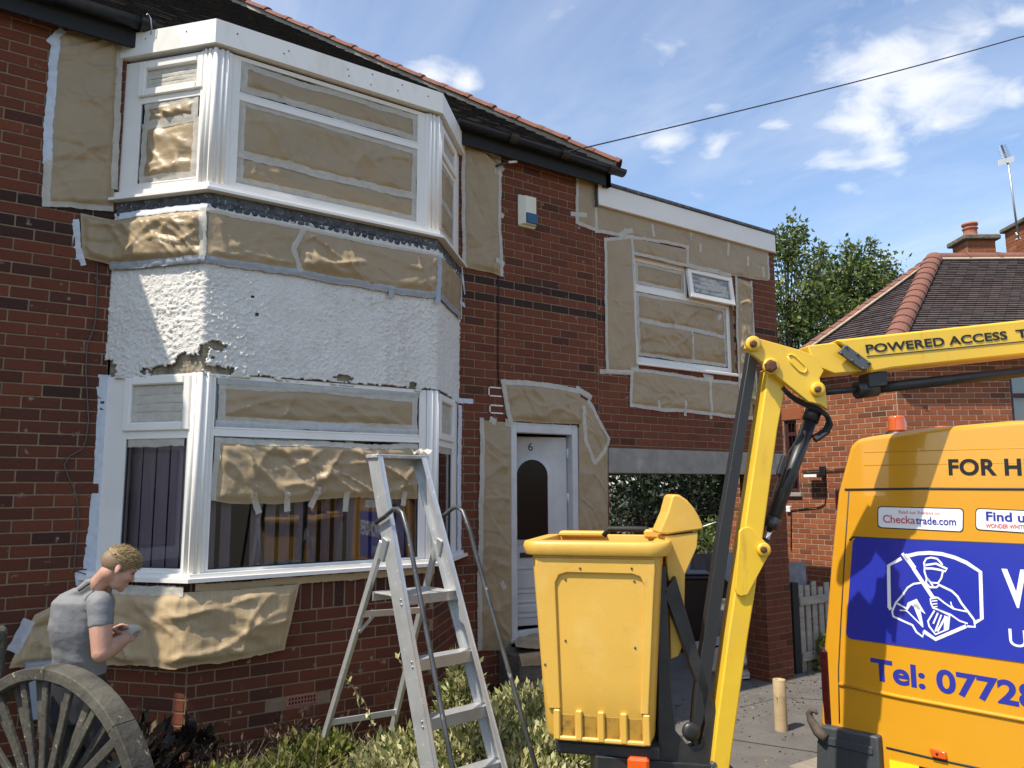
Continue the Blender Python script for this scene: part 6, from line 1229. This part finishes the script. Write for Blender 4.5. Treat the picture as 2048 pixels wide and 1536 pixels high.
m = MB(); m.lathe(BFm.p(.06, -2.2, -.6), [(.10, -.03), (.10, .03)], tuple(BFm.ex), 14); m.lathe(BFm.p(.54, -2.2, -.6), [(.10, -.03), (.10, .03)], tuple(BFm.ex), 14); m.build('wheel', MAT['rubber'], bn2)['kind'] = 'stuff'
dp = thing('door_panel', 'white panelled door leaning on its side under the passage', 'door panel', PD(1430, 1345, 10.3)); nD = np.array([-.62, -.62, .48])
Q = [PD(1368, 1288, 10.4), PD(1484, 1262, 9.9), PD(1494, 1325, 9.6), PD(1392, 1350, 9.9)]
m = MB(); m.prism(Q, np.cross(Q[1]-Q[0], Q[3]-Q[0])/np.linalg.norm(np.cross(Q[1]-Q[0], Q[3]-Q[0]))*.045); bevel(m.build('slab', MAT['door_shaded_white'], dp), .006)
qb = lambda s, t, d: (Q[0]*(1-s)+Q[1]*s)*(1-t)+(Q[3]*(1-s)+Q[2]*s)*t-np.cross(Q[1]-Q[0], Q[3]-Q[0])/np.linalg.norm(np.cross(Q[1]-Q[0], Q[3]-Q[0]))*d
for s0, s1, t0, t1, mt in ((.30, .72, .30, .70, 'dark_glass'), (.05, .22, .2, .45, 'door_shaded_white'), (.05, .22, .55, .8, 'door_shaded_white'), (.78, .95, .2, .45, 'door_shaded_white'), (.78, .95, .55, .8, 'door_shaded_white')):
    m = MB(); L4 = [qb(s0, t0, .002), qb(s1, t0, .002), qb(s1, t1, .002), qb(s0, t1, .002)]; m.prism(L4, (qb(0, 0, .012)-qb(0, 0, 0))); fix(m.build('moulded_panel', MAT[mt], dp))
m = MB(); m.bar(PD(1395, 1356, 9.8), PD(1500, 1344, 9.6), .2, .03, None, .004); m.bar(PD(1400, 1362, 9.7), PD(1500, 1352, 9.5), .2, .012, None); tag(m.build('floor_boards', MAT['pale_board'], None, PD(1450, 1360, 9.7)), 'pale boards lying flat below the leaning door panel', 'boards', kind=None)
rl2 = thing('garden_railing', 'dark garden railing with pale uprights beyond the bin', 'railing', PD(1410, 1180, 13.5))
m = MB(); m.bar(PD(1352, 1168, 13.5), PD(1480, 1166, 13.5), .04, .5, None); m.build('railing_panel', MAT['worn_black'], rl2)
for i in range(8): m = MB(); u = 1358+i*14.5; m.bar(PD(u, 1122, 13.35), PD(u+.5, 1166, 13.35), .045, .03, None); m.build('upright', MAT['pale_board'], rl2)
mat('mauve_cloth', (.16, .125, .125), .85, bump=((30, 30, 3), .6, .02)); mat('blue_cloth', (.42, .48, .62), .85, bump=(12, .6, .02))
drape('washing', 'mauve-grey cloth hung along the railing in the passage', 'washing', [PD(1378, 1108, 13.2), PD(1442, 1106, 13.2), PD(1440, 1142, 13.2), PD(1380, 1138, 13.2)], 'mauve_cloth', 6, .03)
drape('washing', 'pale blue garment hung at the left end of the railing', 'washing', [PD(1358, 1104, 13.0), PD(1383, 1114, 13.0), PD(1378, 1142, 13.0), PD(1354, 1146, 13.0)], 'blue_cloth', 7, .03)
drape('washing', 'long pale blue garment hung at the right end of the railing', 'washing', [PD(1450, 1102, 13.0), PD(1472, 1108, 13.0), PD(1466, 1172, 13.0), PD(1446, 1152, 13.0)], 'blue_cloth', 8, .03)
mat('rough_grass', (.10, .10, .05), .9, noise=(10, (.06, .07, .03), .4, .7, 5))
# ================================================================ blinds in the lower bay
mat('blind_cloth', (.40, .295, .36), .8, noise=((60, 60, 2), (.34, .25, .305), .4, .7, 3))
bl = thing('vertical_blind', 'mauve-grey vertical blind slats behind the lower bay glass', 'blind', (2.2, -.35, -.55))
me = None
for F, s0, s1, an0 in ((BL, .14, .70, 16), (BF, .08, 1.74, 20), (BRt, .1, .70, 18)):
    n = int((s1-s0)/.098)
    for i in range(n):
        rn = random.Random(i*7+int(s1*10)); a = s0+(i+.5)*(s1-s0)/n
        if me is None:
            q = MB(); G = [[(-.044+.0126*k, .006*math.sin(math.pi*k/7), z) for z in (-.53, .1, .76)] for k in range(8)]; q.grid(G); me = bpy.data.meshes.new('slat'); me.from_pydata(q.v, [], q.f); me.polygons.foreach_set('use_smooth', [True]*len(q.f)); me.materials.append(MAT['blind_cloth'])
        if F is BF and rn.random() < .06: continue
        o = bpy.data.objects.new('slat', me); COL.objects.link(o); o.parent = bl; o.location = Vector(F.p(a, 0, -.105))-wl(bl); o.rotation_euler = (0, 0, math.atan2(F.ex[1], F.ex[0])+R(an0+rn.uniform(-7, 7)))
# ================================================================ plants in the garden bed
def mound(cs, n, seed):
    r = np.random.RandomState(seed); P_ = []; Dv = []
    w = np.array([c[3]*c[4]*c[5] for c in cs])**.67; w /= w.sum()
    for (x, y, z, rx, ry, rz), k in zip(cs, (w*n).astype(int)):
        u = r.normal(size=(k, 3)); u[:, 2] = np.abs(u[:, 2])*1.0; u /= np.linalg.norm(u, axis=1)[:, None]; rr = r.uniform(.72, 1.06, (k, 1)); P_.append(np.array([x, y, z])+u*rr*np.array([rx, ry, rz])); Dv.append(u*.8+np.array([0, 0, .35]))
    return np.vstack(P_), np.vstack(Dv)
def tuft(P_, Dv, k, spread, r):
    "little rosettes: k leaves around each twig end"
    n = len(P_); Q = np.repeat(P_, k, 0)+r.normal(0, spread, (n*k, 3)); return Q, np.repeat(Dv, k, 0)
def bush(name, label, cs, ntw, k, size, mt, seed, tone=(.5, .2), aspect=.5, cat='shrub', stems=True, group=None):
    r = np.random.RandomState(seed); base = (np.mean([c[0] for c in cs]), np.mean([c[1] for c in cs]), min(c[2] for c in cs)); t = thing(name, label, cat, base, group); P_, Dv = mound(cs, ntw, seed); Q, E_ = tuft(P_, Dv, k, size*.45, r)
    tn = np.repeat(r.normal(tone[0], tone[1]*.6, len(P_)), k)+r.normal(0, tone[1], len(Q)); leaves_obj('foliage', Q, size, tn, mt, t, seed=seed, Dr=E_, aspect=aspect, jit=.5)
    if stems:
        m = MB()
        for i in range(0, len(P_), 9):
            j = r.randint(len(cs)); c = np.array(cs[j][:3]); m.tube([np.array([c[0], c[1], c[2]-.02]), (c+P_[i])/2+r.normal(0, .03, 3), P_[i]], [.006, .004, .002], 4, caps=False)
        m.build('stems', MAT['bark'], t)['kind'] = 'stuff'
    return t
gzv = lambda x, y: gz(x, y)
bush('euonymus_shrub', 'variegated cream and green shrub spreading below the ladder', [(2.95, -1.55, -1.97, .52, .46, .50), (2.50, -1.45, -1.97, .42, .46, .38), (3.25, -1.95, -1.99, .45, .40, .46), (2.85, -2.15, -1.97, .5, .4, .36), (3.45, -1.45, -2.0, .40, .42, .58), (2.35, -1.95, -1.97, .45, .45, .30)], 5200, 7, .040, 'variegated_leaf', 21, (.66, .22), .42)
bush('euonymus_shrub', 'upright variegated shrub against the bay corner behind the ladder', [(3.22, -.95, -1.95, .20, .18, .72), (3.45, -1.10, -1.97, .22, .2, .42)], 700, 7, .036, 'variegated_leaf', 22, (.5, .2), .42)
bush('euonymus_shrub', 'variegated shrub in front of the bucket at the bottom of the view', [(3.35, -2.75, -2.0, .42, .35, .34), (3.0, -2.9, -1.97, .4, .35, .22), (3.55, -2.35, -2.02, .3, .3, .36)], 1500, 7, .038, 'variegated_leaf', 23, (.66, .22), .42)
bush('green_weeds', 'yellow-green leafy weeds along the foot of the bay wall', [(1.55, -1.15, -1.95, .45, .35, .28), (2.05, -1.05, -1.95, .4, .3, .36), (1.75, -1.65, -1.95, .5, .4, .24), (2.25, -1.55, -1.95, .35, .35, .2), (1.2, -1.45, -1.95, .35, .35, .2)], 2600, 5, .038, 'weed_leaf', 24, (.6, .22), .5, 'weeds')
bush('withered_plant', 'dark withered plant with pale dry heads beside the man', [(1.00, -1.30, -1.95, .17, .17, .64), (.92, -1.42, -1.95, .14, .14, .72)], 420, 5, .055, 'dead_leaf', 25, (.30, .28), .45, 'plant')
bush('withered_plant', 'small black withered flower stems in front of the bay corner', [(1.22, -1.28, -1.42, .08, .08, .07), (1.16, -1.22, -1.47, .06, .06, .06), (1.29, -1.33, -1.45, .05, .05, .06)], 70, 4, .045, 'dead_leaf', 26, (.12, .1), .6, 'plant', False)
m = MB(); rn = random.Random(5)
for i in range(10):
    q = np.array([1.22+rn.uniform(-.09, .09), -1.28+rn.uniform(-.07, .07), -1.42]); b = np.array([1.12+rn.uniform(-.1, .2), -1.32+rn.uniform(-.1, .1), -1.95]); m.tube([b, (b+q)/2+np.array([rn.uniform(-.03, .03), 0, 0]), q], .0035, 4, caps=False)
tag(m.build('flower_stems', MAT['bark'], None, (1.2, -1.3, -1.95)), 'thin dark stalks carrying the black withered flower heads', 'stems', kind='stuff')
bush('dead_weeds', 'tangle of brown dead weeds low on the bay wall', [(1.55, -.95, -1.95, .3, .2, .40), (1.95, -.90, -1.95, .25, .18, .48), (1.25, -1.05, -1.95, .25, .2, .30)], 420, 4, .032, 'dead_leaf', 27, (.5, .25), .35, 'weeds')
m = MB(); rn = random.Random(9)
for i in range(130):
    x, y = 1.1+rn.random()*1.2, -.85-rn.random()*.9; b = Vector((x, y, -1.97)); d = Vector((rn.uniform(-.6, .8), rn.uniform(-.5, .3), 1)).normalized(); l = rn.uniform(.2, .62); p2 = b+d*l+Vector((rn.uniform(-.1, .18), rn.uniform(-.1, .1), -.06)); m.tube([b, b+d*l*.55, p2], [.003, .0025, .0012], 4, caps=False)
tag(m.build('dry_stalks', MAT['dry_stem'], None, (1.6, -1.2, -1.97)), 'pale dry stalks leaning across the weeds by the bay', 'stalks', kind='stuff')
# one long leafy shoot of the shrub
for i, (p, q, lab) in enumerate((((2.42, -1.2, -1.62), (2.22, -1.1, -1.22), 'long pale leafy shoot leaning left across the air-brick wall'), ((2.85, -1.1, -1.6), (2.66, -1.0, -1.17), 'leafy shoot reaching up between the ladder legs'), ((3.02, -1.25, -1.6), (2.98, -1.2, -1.18), 'thin leafy shoot beside the ladder handrail'))):
    p, q = np.array(p), np.array(q); t = thing('shrub_shoot', lab, 'shoot', p); m = MB(); m.tube([p, (p+q)/2+np.array([.03, 0, .02]), q], [.005, .004, .002], 5); m.build('stem', MAT['dry_stem'], t); r = np.random.RandomState(i); tt = np.linspace(.15, 1, 22)[:, None]; leaves_obj('leaf', p+(q-p)*tt+np.array([.03, 0, .02])*(4*tt*(1-tt))*.5, .042, r.normal(.72, .15, 22), 'variegated_leaf', t, seed=i, Dr=r.normal(0, 1, (22, 3))*.8+np.array([0, -.3, .3]), aspect=.6)['kind'] = 'stuff'
# grass and ground weeds
def grass(name, label, x0, x1, y0, y1, n, h, mt, seed, zf=None):
    r = np.random.RandomState(seed); X = r.uniform(x0, x1, n); Y_ = r.uniform(y0, y1, n); V_ = vnoise(seed); k = V_(X*3, Y_*3) > r.rand(n)*.75; X, Y_ = X[k], Y_[k]; Zg = np.array([gz(a, b) for a, b in zip(X, Y_)]); P_ = np.stack([X, Y_, Zg-.005], -1); d = r.normal(0, .38, (len(X), 3)); d[:, 2] = 1
    o = leaves_obj(name, P_, h, r.normal(.5, .22, len(X)), mt, None, (float(X.mean()), float(Y_.mean()), float(Zg.min())), seed, Dr=d, aspect=.09); return tag(o, label, 'grass', kind='stuff')
grass('grass', 'rough grass between the shrubs in the bed', .9, 3.7, -3.3, -.6, 6500, .17, 'weed_leaf', 31)
grass('dead_grass', 'straw-coloured dead grass below the bucket', 2.4, 3.9, -3.8, -2.4, 2200, .14, 'dead_leaf', 32)
grass('grass', 'rough grass around the cartwheel bench', -.8, 1.3, -4.4, -1.0, 3500, .13, 'weed_leaf', 33)
bush('ivy_weed', 'bright green weed growing at the foot of the picket gate', [(9.35, .0, -2.33, .22, .16, .42), (9.65, -.05, -2.33, .2, .15, .28)], 260, 6, .06, 'weed_leaf', 28, (.62, .2), .6, 'weed')
# stones edging the bed by the step
mat('edging', (.24, .20, .15), .95, noise=(9, (.14, .12, .09), .35, .7, 6), bump=(24, .9, .03))
for i, (u, v, lab) in enumerate(((1085, 1385, 'rough edging stone beside the step behind the bucket'), (1060, 1425, 'mossy edging stone half hidden by the shrub'))):
    c = PZ(u, v+30, -1.95); m = MB(); m.box((c[0]-.14, c[1]-.12, -2.2), (c[0]+.16, c[1]+.14, -1.72-.05*i), None, .04); tag(m.build('edging_stone', MAT['edging'], None, (c[0], c[1], -2.2)), lab, 'stone')
# drive: joints, grit and fallen leaves
mat('joint', (.035, .032, .028), .95); drv = bpy.data.objects['driveway']
for i, pts in enumerate((((1330, 1470), (1455, 1478), (1600, 1500), (1640, 1506)), ((1480, 1415), (1560, 1395), (1650, 1400)))):
    m = MB(); q = [PZ(u, v, -2.296) for u, v in pts]; m.tube(q, .006 if i == 0 else .003, 5); m.build('joint', MAT['joint'], drv)
r = np.random.RandomState(4); n = 1500; X = r.uniform(5.0, 10.5, n); Y_ = np.where(r.rand(n) < .6, r.uniform(-.9, .1, n), r.uniform(-3, .1, n)); P_ = np.stack([X, Y_, np.array([gz(a+.1, b) for a, b in zip(X, Y_)])+.014], -1); d = r.normal(0, 1, (n, 3)); d[:, 2] *= .12
tag(leaves_obj('fallen_leaves', P_, .028, r.normal(.75, .2, n), 'dead_leaf', None, (7.5, -1, -2.3), 5, Dr=d*2, aspect=.7), 'dry leaf litter and grit scattered on the drive', 'litter', kind='stuff')
# ================================================================ the man
def remesh(mb, name, mt, parent, voxel=.007, smooth=4, fac=.5, wr=None):
    me = bpy.data.meshes.new(name); me.from_pydata(mb.v, [], mb.f); o = bpy.data.objects.new(name, me); COL.objects.link(o)
    bm = bmesh.new(); bm.from_mesh(me); bmesh.ops.recalc_face_normals(bm, faces=bm.faces); bm.to_mesh(me); bm.free()
    a = o.modifiers.new('r', 'REMESH'); a.mode = 'VOXEL'; a.voxel_size = voxel; a.use_smooth_shade = True
    s = o.modifiers.new('s', 'SMOOTH'); s.iterations = smooth; s.factor = fac
    bpy.context.view_layer.update(); m2 = bpy.data.meshes.new_from_object(o.evaluated_get(bpy.context.evaluated_depsgraph_get())); bpy.data.objects.remove(o)
    off = wl(parent); n = len(m2.vertices); co = np.empty(n*3, np.float32); m2.vertices.foreach_get('co', co); co = co.reshape(-1, 3)
    if wr is not None: co = wr(co, m2)
    m2.vertices.foreach_set('co', (co-np.array(off, np.float32)).astype(np.float32).ravel()); m2.materials.clear(); m2.polygons.foreach_set('use_smooth', [True]*len(m2.polygons)); m2.update()
    m2.name = name; return mesh_obj(name, m2, MAT[mt], parent)
def ellip(mb, c, ax, rad, seg=16, rings=10):
    c = Vector(c); v = [c+ax[2]*rad[2]]; f = []
    for i in range(1, rings):
        t = math.pi*i/rings
        for k in range(seg): p = 2*math.pi*k/seg; v.append(c+ax[0]*(rad[0]*math.sin(t)*math.cos(p))+ax[1]*(rad[1]*math.sin(t)*math.sin(p))+ax[2]*(rad[2]*math.cos(t)))
    v.append(c-ax[2]*rad[2]); n = len(v)
    for k in range(seg): f.append((0, 1+k, 1+(k+1) % seg)); f.append((n-1, n-1-seg+(k+1) % seg, n-1-seg+k))
    for i in range(rings-2):
        for k in range(seg): a = 1+i*seg+k; b = 1+i*seg+(k+1) % seg; f.append((a, a+seg, b+seg, b))
    mb.add(v, f, True)
def capsule(mb, p, q, r0, r1, seg=14):
    p, q = Vector(p), Vector(q); d = (q-p).normalized(); pts = []; rr = []
    for k in range(1, 5): a = math.pi/2*k/5; pts.append(p-d*r0*math.cos(a)); rr.append(r0*math.sin(a))
    for k in range(0, 7): t = k/6; pts.append(p+(q-p)*t); rr.append(r0+(r1-r0)*t)
    for k in range(4, 0, -1): a = math.pi/2*k/5; pts.append(q+d*r1*math.cos(a)); rr.append(r1*math.sin(a))
    mb.tube(pts, rr, seg)
def limb(mb, pts, rad):
    for a, b, r0, r1 in zip(pts, pts[1:], rad, rad[1:]): capsule(mb, a, b, r0, r1)
def tors(mb, secs, f, r):
    S = []
    for c, w, d, sh in secs:
        c = Vector(c); S.append([c+r*(w*math.copysign(abs(math.cos(a))**.8, math.cos(a)))+f*(d*math.copysign(abs(math.sin(a))**.85, math.sin(a))+sh) for a in [2*math.pi*k/24 for k in range(24)]])
    loft(mb, S)
V_ = lambda u, v, t: Vector(PD(u, v, t))
mat('skin', (.52, .29, .205), .48, noise=[(9, (.46, .235, .165), .4, .7, 4)], bump=(220, .12, .001)); MAT['skin'].node_tree.nodes['Principled BSDF'].inputs['Subsurface Weight'].default_value = .12; MAT['skin'].node_tree.nodes['Principled BSDF'].inputs['Subsurface Radius'].default_value = (.012, .005, .003)
mat('hair_blond', (.40, .285, .13), .55, noise=[((60, 60, 160), (.17, .115, .055), .4, .65, 4), (30, (.42, .32, .17), .55, .75, 4)], bump=((120, 120, 300), .7, .006)); mat('hair_fade', (.27, .18, .105), .6, noise=(160, (.17, .115, .065), .4, .65, 3))
leaf_mat('strand', [(0., (.13, .085, .04)), (1., (.62, .48, .25)), (.5, (.36, .26, .12))], .1, .4)
mat('grey_shirt', (.20, .20, .205), .72, noise=(180, (.175, .175, .18), .4, .65, 3), bump=[((9, 9, 14), .35, .02), (500, .15, .001)]); mat('navy_cloth', (.014, .015, .02), .8, bump=((14, 14, 6), .5, .02)); mat('belt_brown', (.035, .018, .013), .5); mat('shoe', (.03, .025, .02), .7); mat('trim_black', (.012, .012, .013), .6); mat('pale_trim', (.52, .53, .55), .6)
man = thing('person', 'short-haired blond man in grey t-shirt and dark trousers looking down at his hands', 'person', (*PD(165, 1500, 4.15)[:2], -1.94))
aT = R(50); fT = Vector((math.cos(aT), math.sin(aT), 0)); rT = Vector((math.sin(aT), -math.cos(aT), 0)); Zv = Vector((0, 0, 1))
TD = 4.15
hipc, wst, chs, uch, nkb = V_(160, 1396, TD), V_(159, 1338, TD), V_(163, 1255, TD), V_(170, 1202, TD), V_(199, 1160, TD-.03)
SR, ER, WRr = V_(201, 1207, 4.03), V_(203, 1306, 3.96), V_(249, 1279, 4.13); SL, EL, WL_ = V_(141, 1205, 4.28), V_(175, 1298, 4.46), V_(243, 1257, 4.34)
aH, pH = R(-2), R(-27); fH = Vector((math.cos(aH)*math.cos(pH), math.sin(aH)*math.cos(pH), math.sin(pH))); rH = Vector((math.sin(aH), -math.cos(aH), 0)); uH = rH.cross(fH).normalized()
HS = .86; HC = V_(237, 1136, 4.08); h_ = lambda f, u, r=0.: HC+(fH*f+uH*u+rH*r)*HS; AX = (fH*HS, uH*HS, rH*HS)
b = MB()
tors(b, [(hipc+Zv*-.10, .14, .09, 0), (hipc, .13, .09, 0), (wst, .11, .075, .0), ((wst+chs)/2, .115, .08, 0), (chs, .128, .085, 0), (uch, .125, .075, 0), (uch+Zv*.035, .10, .062, 0), (nkb-Zv*.02, .056, .054, .01)], fT, rT)
capsule(b, nkb-Zv*.03, h_(-.030, -.045), .056, .050); capsule(b, uch+rT*.04-Zv*.02, SR, .05, .05); capsule(b, uch-rT*.04-Zv*.02, SL, .05, .05)
ellip(b, h_(-.014, .034), AX, (.098, .084, .076)); ellip(b, h_(.030, -.030), AX, (.064, .085, .060)); ellip(b, h_(.038, -.083), AX, (.048, .036, .048)); ellip(b, h_(.072, -.104), AX, (.022, .018, .024)); capsule(b, h_(.090, .005), h_(.110, -.036), .008, .0105, 10); ellip(b, h_(.080, .022), AX, (.022, .014, .052)); ellip(b, h_(.090, -.066), AX, (.014, .007, .022)); ellip(b, h_(.088, -.079), AX, (.012, .007, .019))
for s in (-1, 1): ellip(b, h_(.058, -.028, s*.036), AX, (.034, .030, .026)); ellip(b, h_(-.012, -.008, s*.078), ((fH*.9-uH*.3)*HS, uH*HS, rH*HS), (.018, .032, .008)); ellip(b, h_(-.006, -.012, s*.086), AX, (.010, .022, .006))
limb(b, [SR, (SR+ER)/2, ER], [.058, .056, .047]); limb(b, [ER, ER+(WRr-ER)*.35, WRr], [.048, .050, .031]); limb(b, [SL, (SL+EL)/2, EL], [.060, .050, .043]); limb(b, [EL, EL+(WL_-EL)*.35, WL_], [.044, .046, .029])
def hand(mb, w, d, up, sd_, curl, sp=.019):
    "palm, four curled fingers and a thumb; d forward, up = back of the hand, sd_ = thumb side"
    d = d.normalized(); up = (up-d*up.dot(d)).normalized(); sd_ = (sd_-d*sd_.dot(d)-up*sd_.dot(up)).normalized()
    ellip(mb, w+d*.045, (d, sd_, up), (.055, .040, .017)); tips = []
    for i, ln in enumerate((.070, .078, .072, .056)):
        p = w+d*.085+sd_*((1.5-i)*sp); a = 0; pr = p
        for k, fr in enumerate((.45, .32, .23)):
            a += curl*(1+.15*i)*(.8 if k == 0 else 1.); q = pr+(d*math.cos(a)-up*math.sin(a))*ln*fr; capsule(mb, pr, q, .0095-.001*k, .0088-.001*k, 8); pr = q
    p = w+d*.03+sd_*.035; q = p+(d*.6+sd_*.55-up*.5).normalized()*.038; r_ = q+(d*.9-up*.35-sd_*.1).normalized()*.03; capsule(mb, p-sd_*.01, q, .013, .011, 8); capsule(mb, q, r_, .0105, .009, 8)
tgt = V_(266, 1262, 4.24)
hand(b, WRr, (tgt-WRr), Vector((.2, -.8, .6)), Vector((0, .2, 1)), .62); hand(b, WL_, (V_(270, 1250, 4.22)-WL_), Vector((.1, .7, .7)), Vector((0, -.3, 1)), .55)
# legs: weight on both feet
kR, kL = Vector((hipc.x+.16, hipc.y-.04, -1.47)), Vector((hipc.x+.02, hipc.y+.14, -1.46)); hR, hL = hipc+rT*.085-Zv*.05, hipc-rT*.085-Zv*.05; fR_, fL_ = Vector((kR.x-.03, kR.y-.04, -1.86)), Vector((kL.x-.05, kL.y-.02, -1.86))
limb(b, [hR, kR, fR_], [.085, .058, .042]); limb(b, [hL, kL, fL_], [.085, .058, .042]); 
for f0 in (fR_, fL_): capsule(b, f0-Zv*.03, f0+fT*.13-Zv*.045, .038, .030)
body = remesh(b, 'body', 'skin', man, .0062, 3, .5)
# hair: short top, clipped sides
def shell(keep, grow, name, mt):
    m = MB(); ellip(m, h_(-.014, .034), AX, (.098+grow, .084+grow, .076+grow), 40, 28)
    V = [Vector(p) for p in m.v]; ok = [keep((p-HC).dot(fH)/HS, (p-HC).dot(uH)/HS, (p-HC).dot(rH)/HS) for p in V]; m.f = [q for q in m.f if all(ok[i] for i in q)]; m.sm = [True]*len(m.f); m.att = [0.]*len(m.f); r = random.Random(3)
    m.v = [tuple(p+(p-h_(-.014, .02)).normalized()*(r.uniform(-.002, .006) if grow > .006 else 0)) for p in V]; return m.build(name, MAT[mt], man)
top = shell(lambda f, u, r: u > .046-.05*max(0, f)+.16*max(0, -f) and f < .086, .0075, 'hair', 'hair_blond'); side = shell(lambda f, u, r: u > -.022+.75*max(0, f-.012)-.5*max(0, -f-.02) and f < .060, .0045, 'hair_clipped', 'hair_fade')
m = MB(); ellip(m, h_(.060, .070), AX, (.034, .021, .058), 20, 12); m.build('fringe', MAT['hair_blond'], man)
rh = np.random.RandomState(8); hp_, hd_ = [], []                # individual short strands over the cap
while len(hp_) < 5200:
    u_ = rh.normal(size=3); u_ /= np.linalg.norm(u_); lf, lu, lr = -.014+u_[0]*.103, .034+u_[1]*.089, u_[2]*.081
    if lu > .046-.05*max(0, lf)+.16*max(0, -lf)-.016*rh.rand()**2 and lf < .090: hp_.append(h_(lf, lu, lr)); hd_.append(fH*(u_[0]*.5+.75)+uH*(u_[1]*.6+.1)+rH*u_[2]*.5)
leaves_obj('hair_strands', np.array([tuple(p) for p in hp_]), .020, rh.normal(.45, .2, len(hp_)), 'strand', man, seed=3, Dr=np.array([tuple(p) for p in hd_])*3.2, aspect=.06)['kind'] = 'stuff'
for s in (-1, 1):
    m = MB(); ellip(m, h_(.094, .024, s*.032), AX, (.006, .004, .017), 10, 6); m.build('eyebrow', MAT['hair_blond'], man)
    m = MB(); ellip(m, h_(.087, .003, s*.030), AX, (.006, .0035, .012), 10, 6); m.build('eye', MAT['trim_black'], man)
# t-shirt
b = MB(); g = .012
tors(b, [(wst-Zv*.045, .136, .100, 0), (wst, .132, .098, 0), ((wst+chs)/2, .136, .100, -.005), (chs, .152, .110, -.014), (uch, .160, .102, -.012), (uch+Zv*.040, .128, .086, .0), (uch*.35+nkb*.65, .086, .074, .004), (nkb+Zv*.008, .066, .064, .006)], fT, rT)
capsule(b, uch+rT*.04, SR, .074, .064); capsule(b, uch-rT*.04, SL, .074, .064)
def sleeve(S, E): e = S+(E-S)*.47; b.tube([S-(E-S)*.1, S, (S+e)/2, e], [.05, .066, .063, .060], 18)
sleeve(SR, ER); sleeve(SL, EL)
VW = vnoise(77)
def wrinkle(co, me):
    nr = np.empty(len(me.vertices)*3, np.float32); me.vertices.foreach_get('normal', nr); nr = nr.reshape(-1, 3); z = co[:, 2]; s = co@np.array([rT.x, rT.y, 0], np.float32); t = co@np.array([fT.x, fT.y, 0], np.float32)
    low = np.clip((wst.z+.16-z)/.2, 0, 1); d = .011*low*(VW(s*7+t*5+4, z*30+s*9)-.45)+.006*(VW(s*12+2, z*9-t*8)-.5)+.004*(VW(s*26, z*30+t*20)-.5)
    return co+nr*d[:, None].astype(np.float32)
shirt = remesh(b, 'shirt', 'grey_shirt', man, .0068, 3, .5, wrinkle)
m = MB(); p0, p1 = nkb-fT*.068-Zv*.006-rT*.008, nkb-fT*.100-Zv*.040-rT*.040; m.bar(p0-fT*.008, p1-fT*.014, .014, .010, rT); m.build('collar_stripe', MAT['trim_black'], man)
# trousers, belt, shoes
b = MB(); tors(b, [(hipc-Zv*.11, .140, .105, 0), (hipc, .150, .115, 0), (wst-Zv*.03, .128, .096, 0), (wst-Zv*.012, .126, .094, 0)], fT, rT); limb(b, [hR, kR, fR_+Zv*.03], [.098, .074, .062]); limb(b, [hL, kL, fL_+Zv*.03], [.098, .074, .062])
remesh(b, 'trousers', 'navy_cloth', man, .009, 3, .5)
b = MB(); S = [[(wst-Zv*z)+rT*(.137*math.cos(2*math.pi*k/28))+fT*(.104*math.sin(2*math.pi*k/28)) for k in range(28)] for z in (.058, .022)]; loft(b, S, (False, False)); b.build('belt', MAT['belt_brown'], man)
b = MB()
for f0 in (fR_, fL_): capsule(b, f0-Zv*.035, f0+fT*.15-Zv*.045, .048, .038)
remesh(b, 'shoes', 'shoe', man, .009, 2)['kind'] = 'stuff'
# tape roll and torn paper held in the hands
c = V_(268, 1267, 4.20); tr2 = thing('tape_roll', 'small roll of masking tape held in the man\'s hands', 'tape roll', c); ax_ = Vector((.45, -.75, -.5)).normalized()
m = MB(); m.lathe(c, [(.028, -.018), (.042, -.018), (.042, .018), (.028, .018), (.028, -.018)], ax_, 24, sm=False); m.build('tape_winding', MAT['masking_tape'], tr2)
m = MB(); strip([c+Vector((.0, 0, .03)), c+Vector((-.03, .02, .045)), V_(247, 1262, 4.25)], .034, (.2, -.7, .6), m, .002, 4); m.build('loose_end', MAT['masking_tape'], tr2)
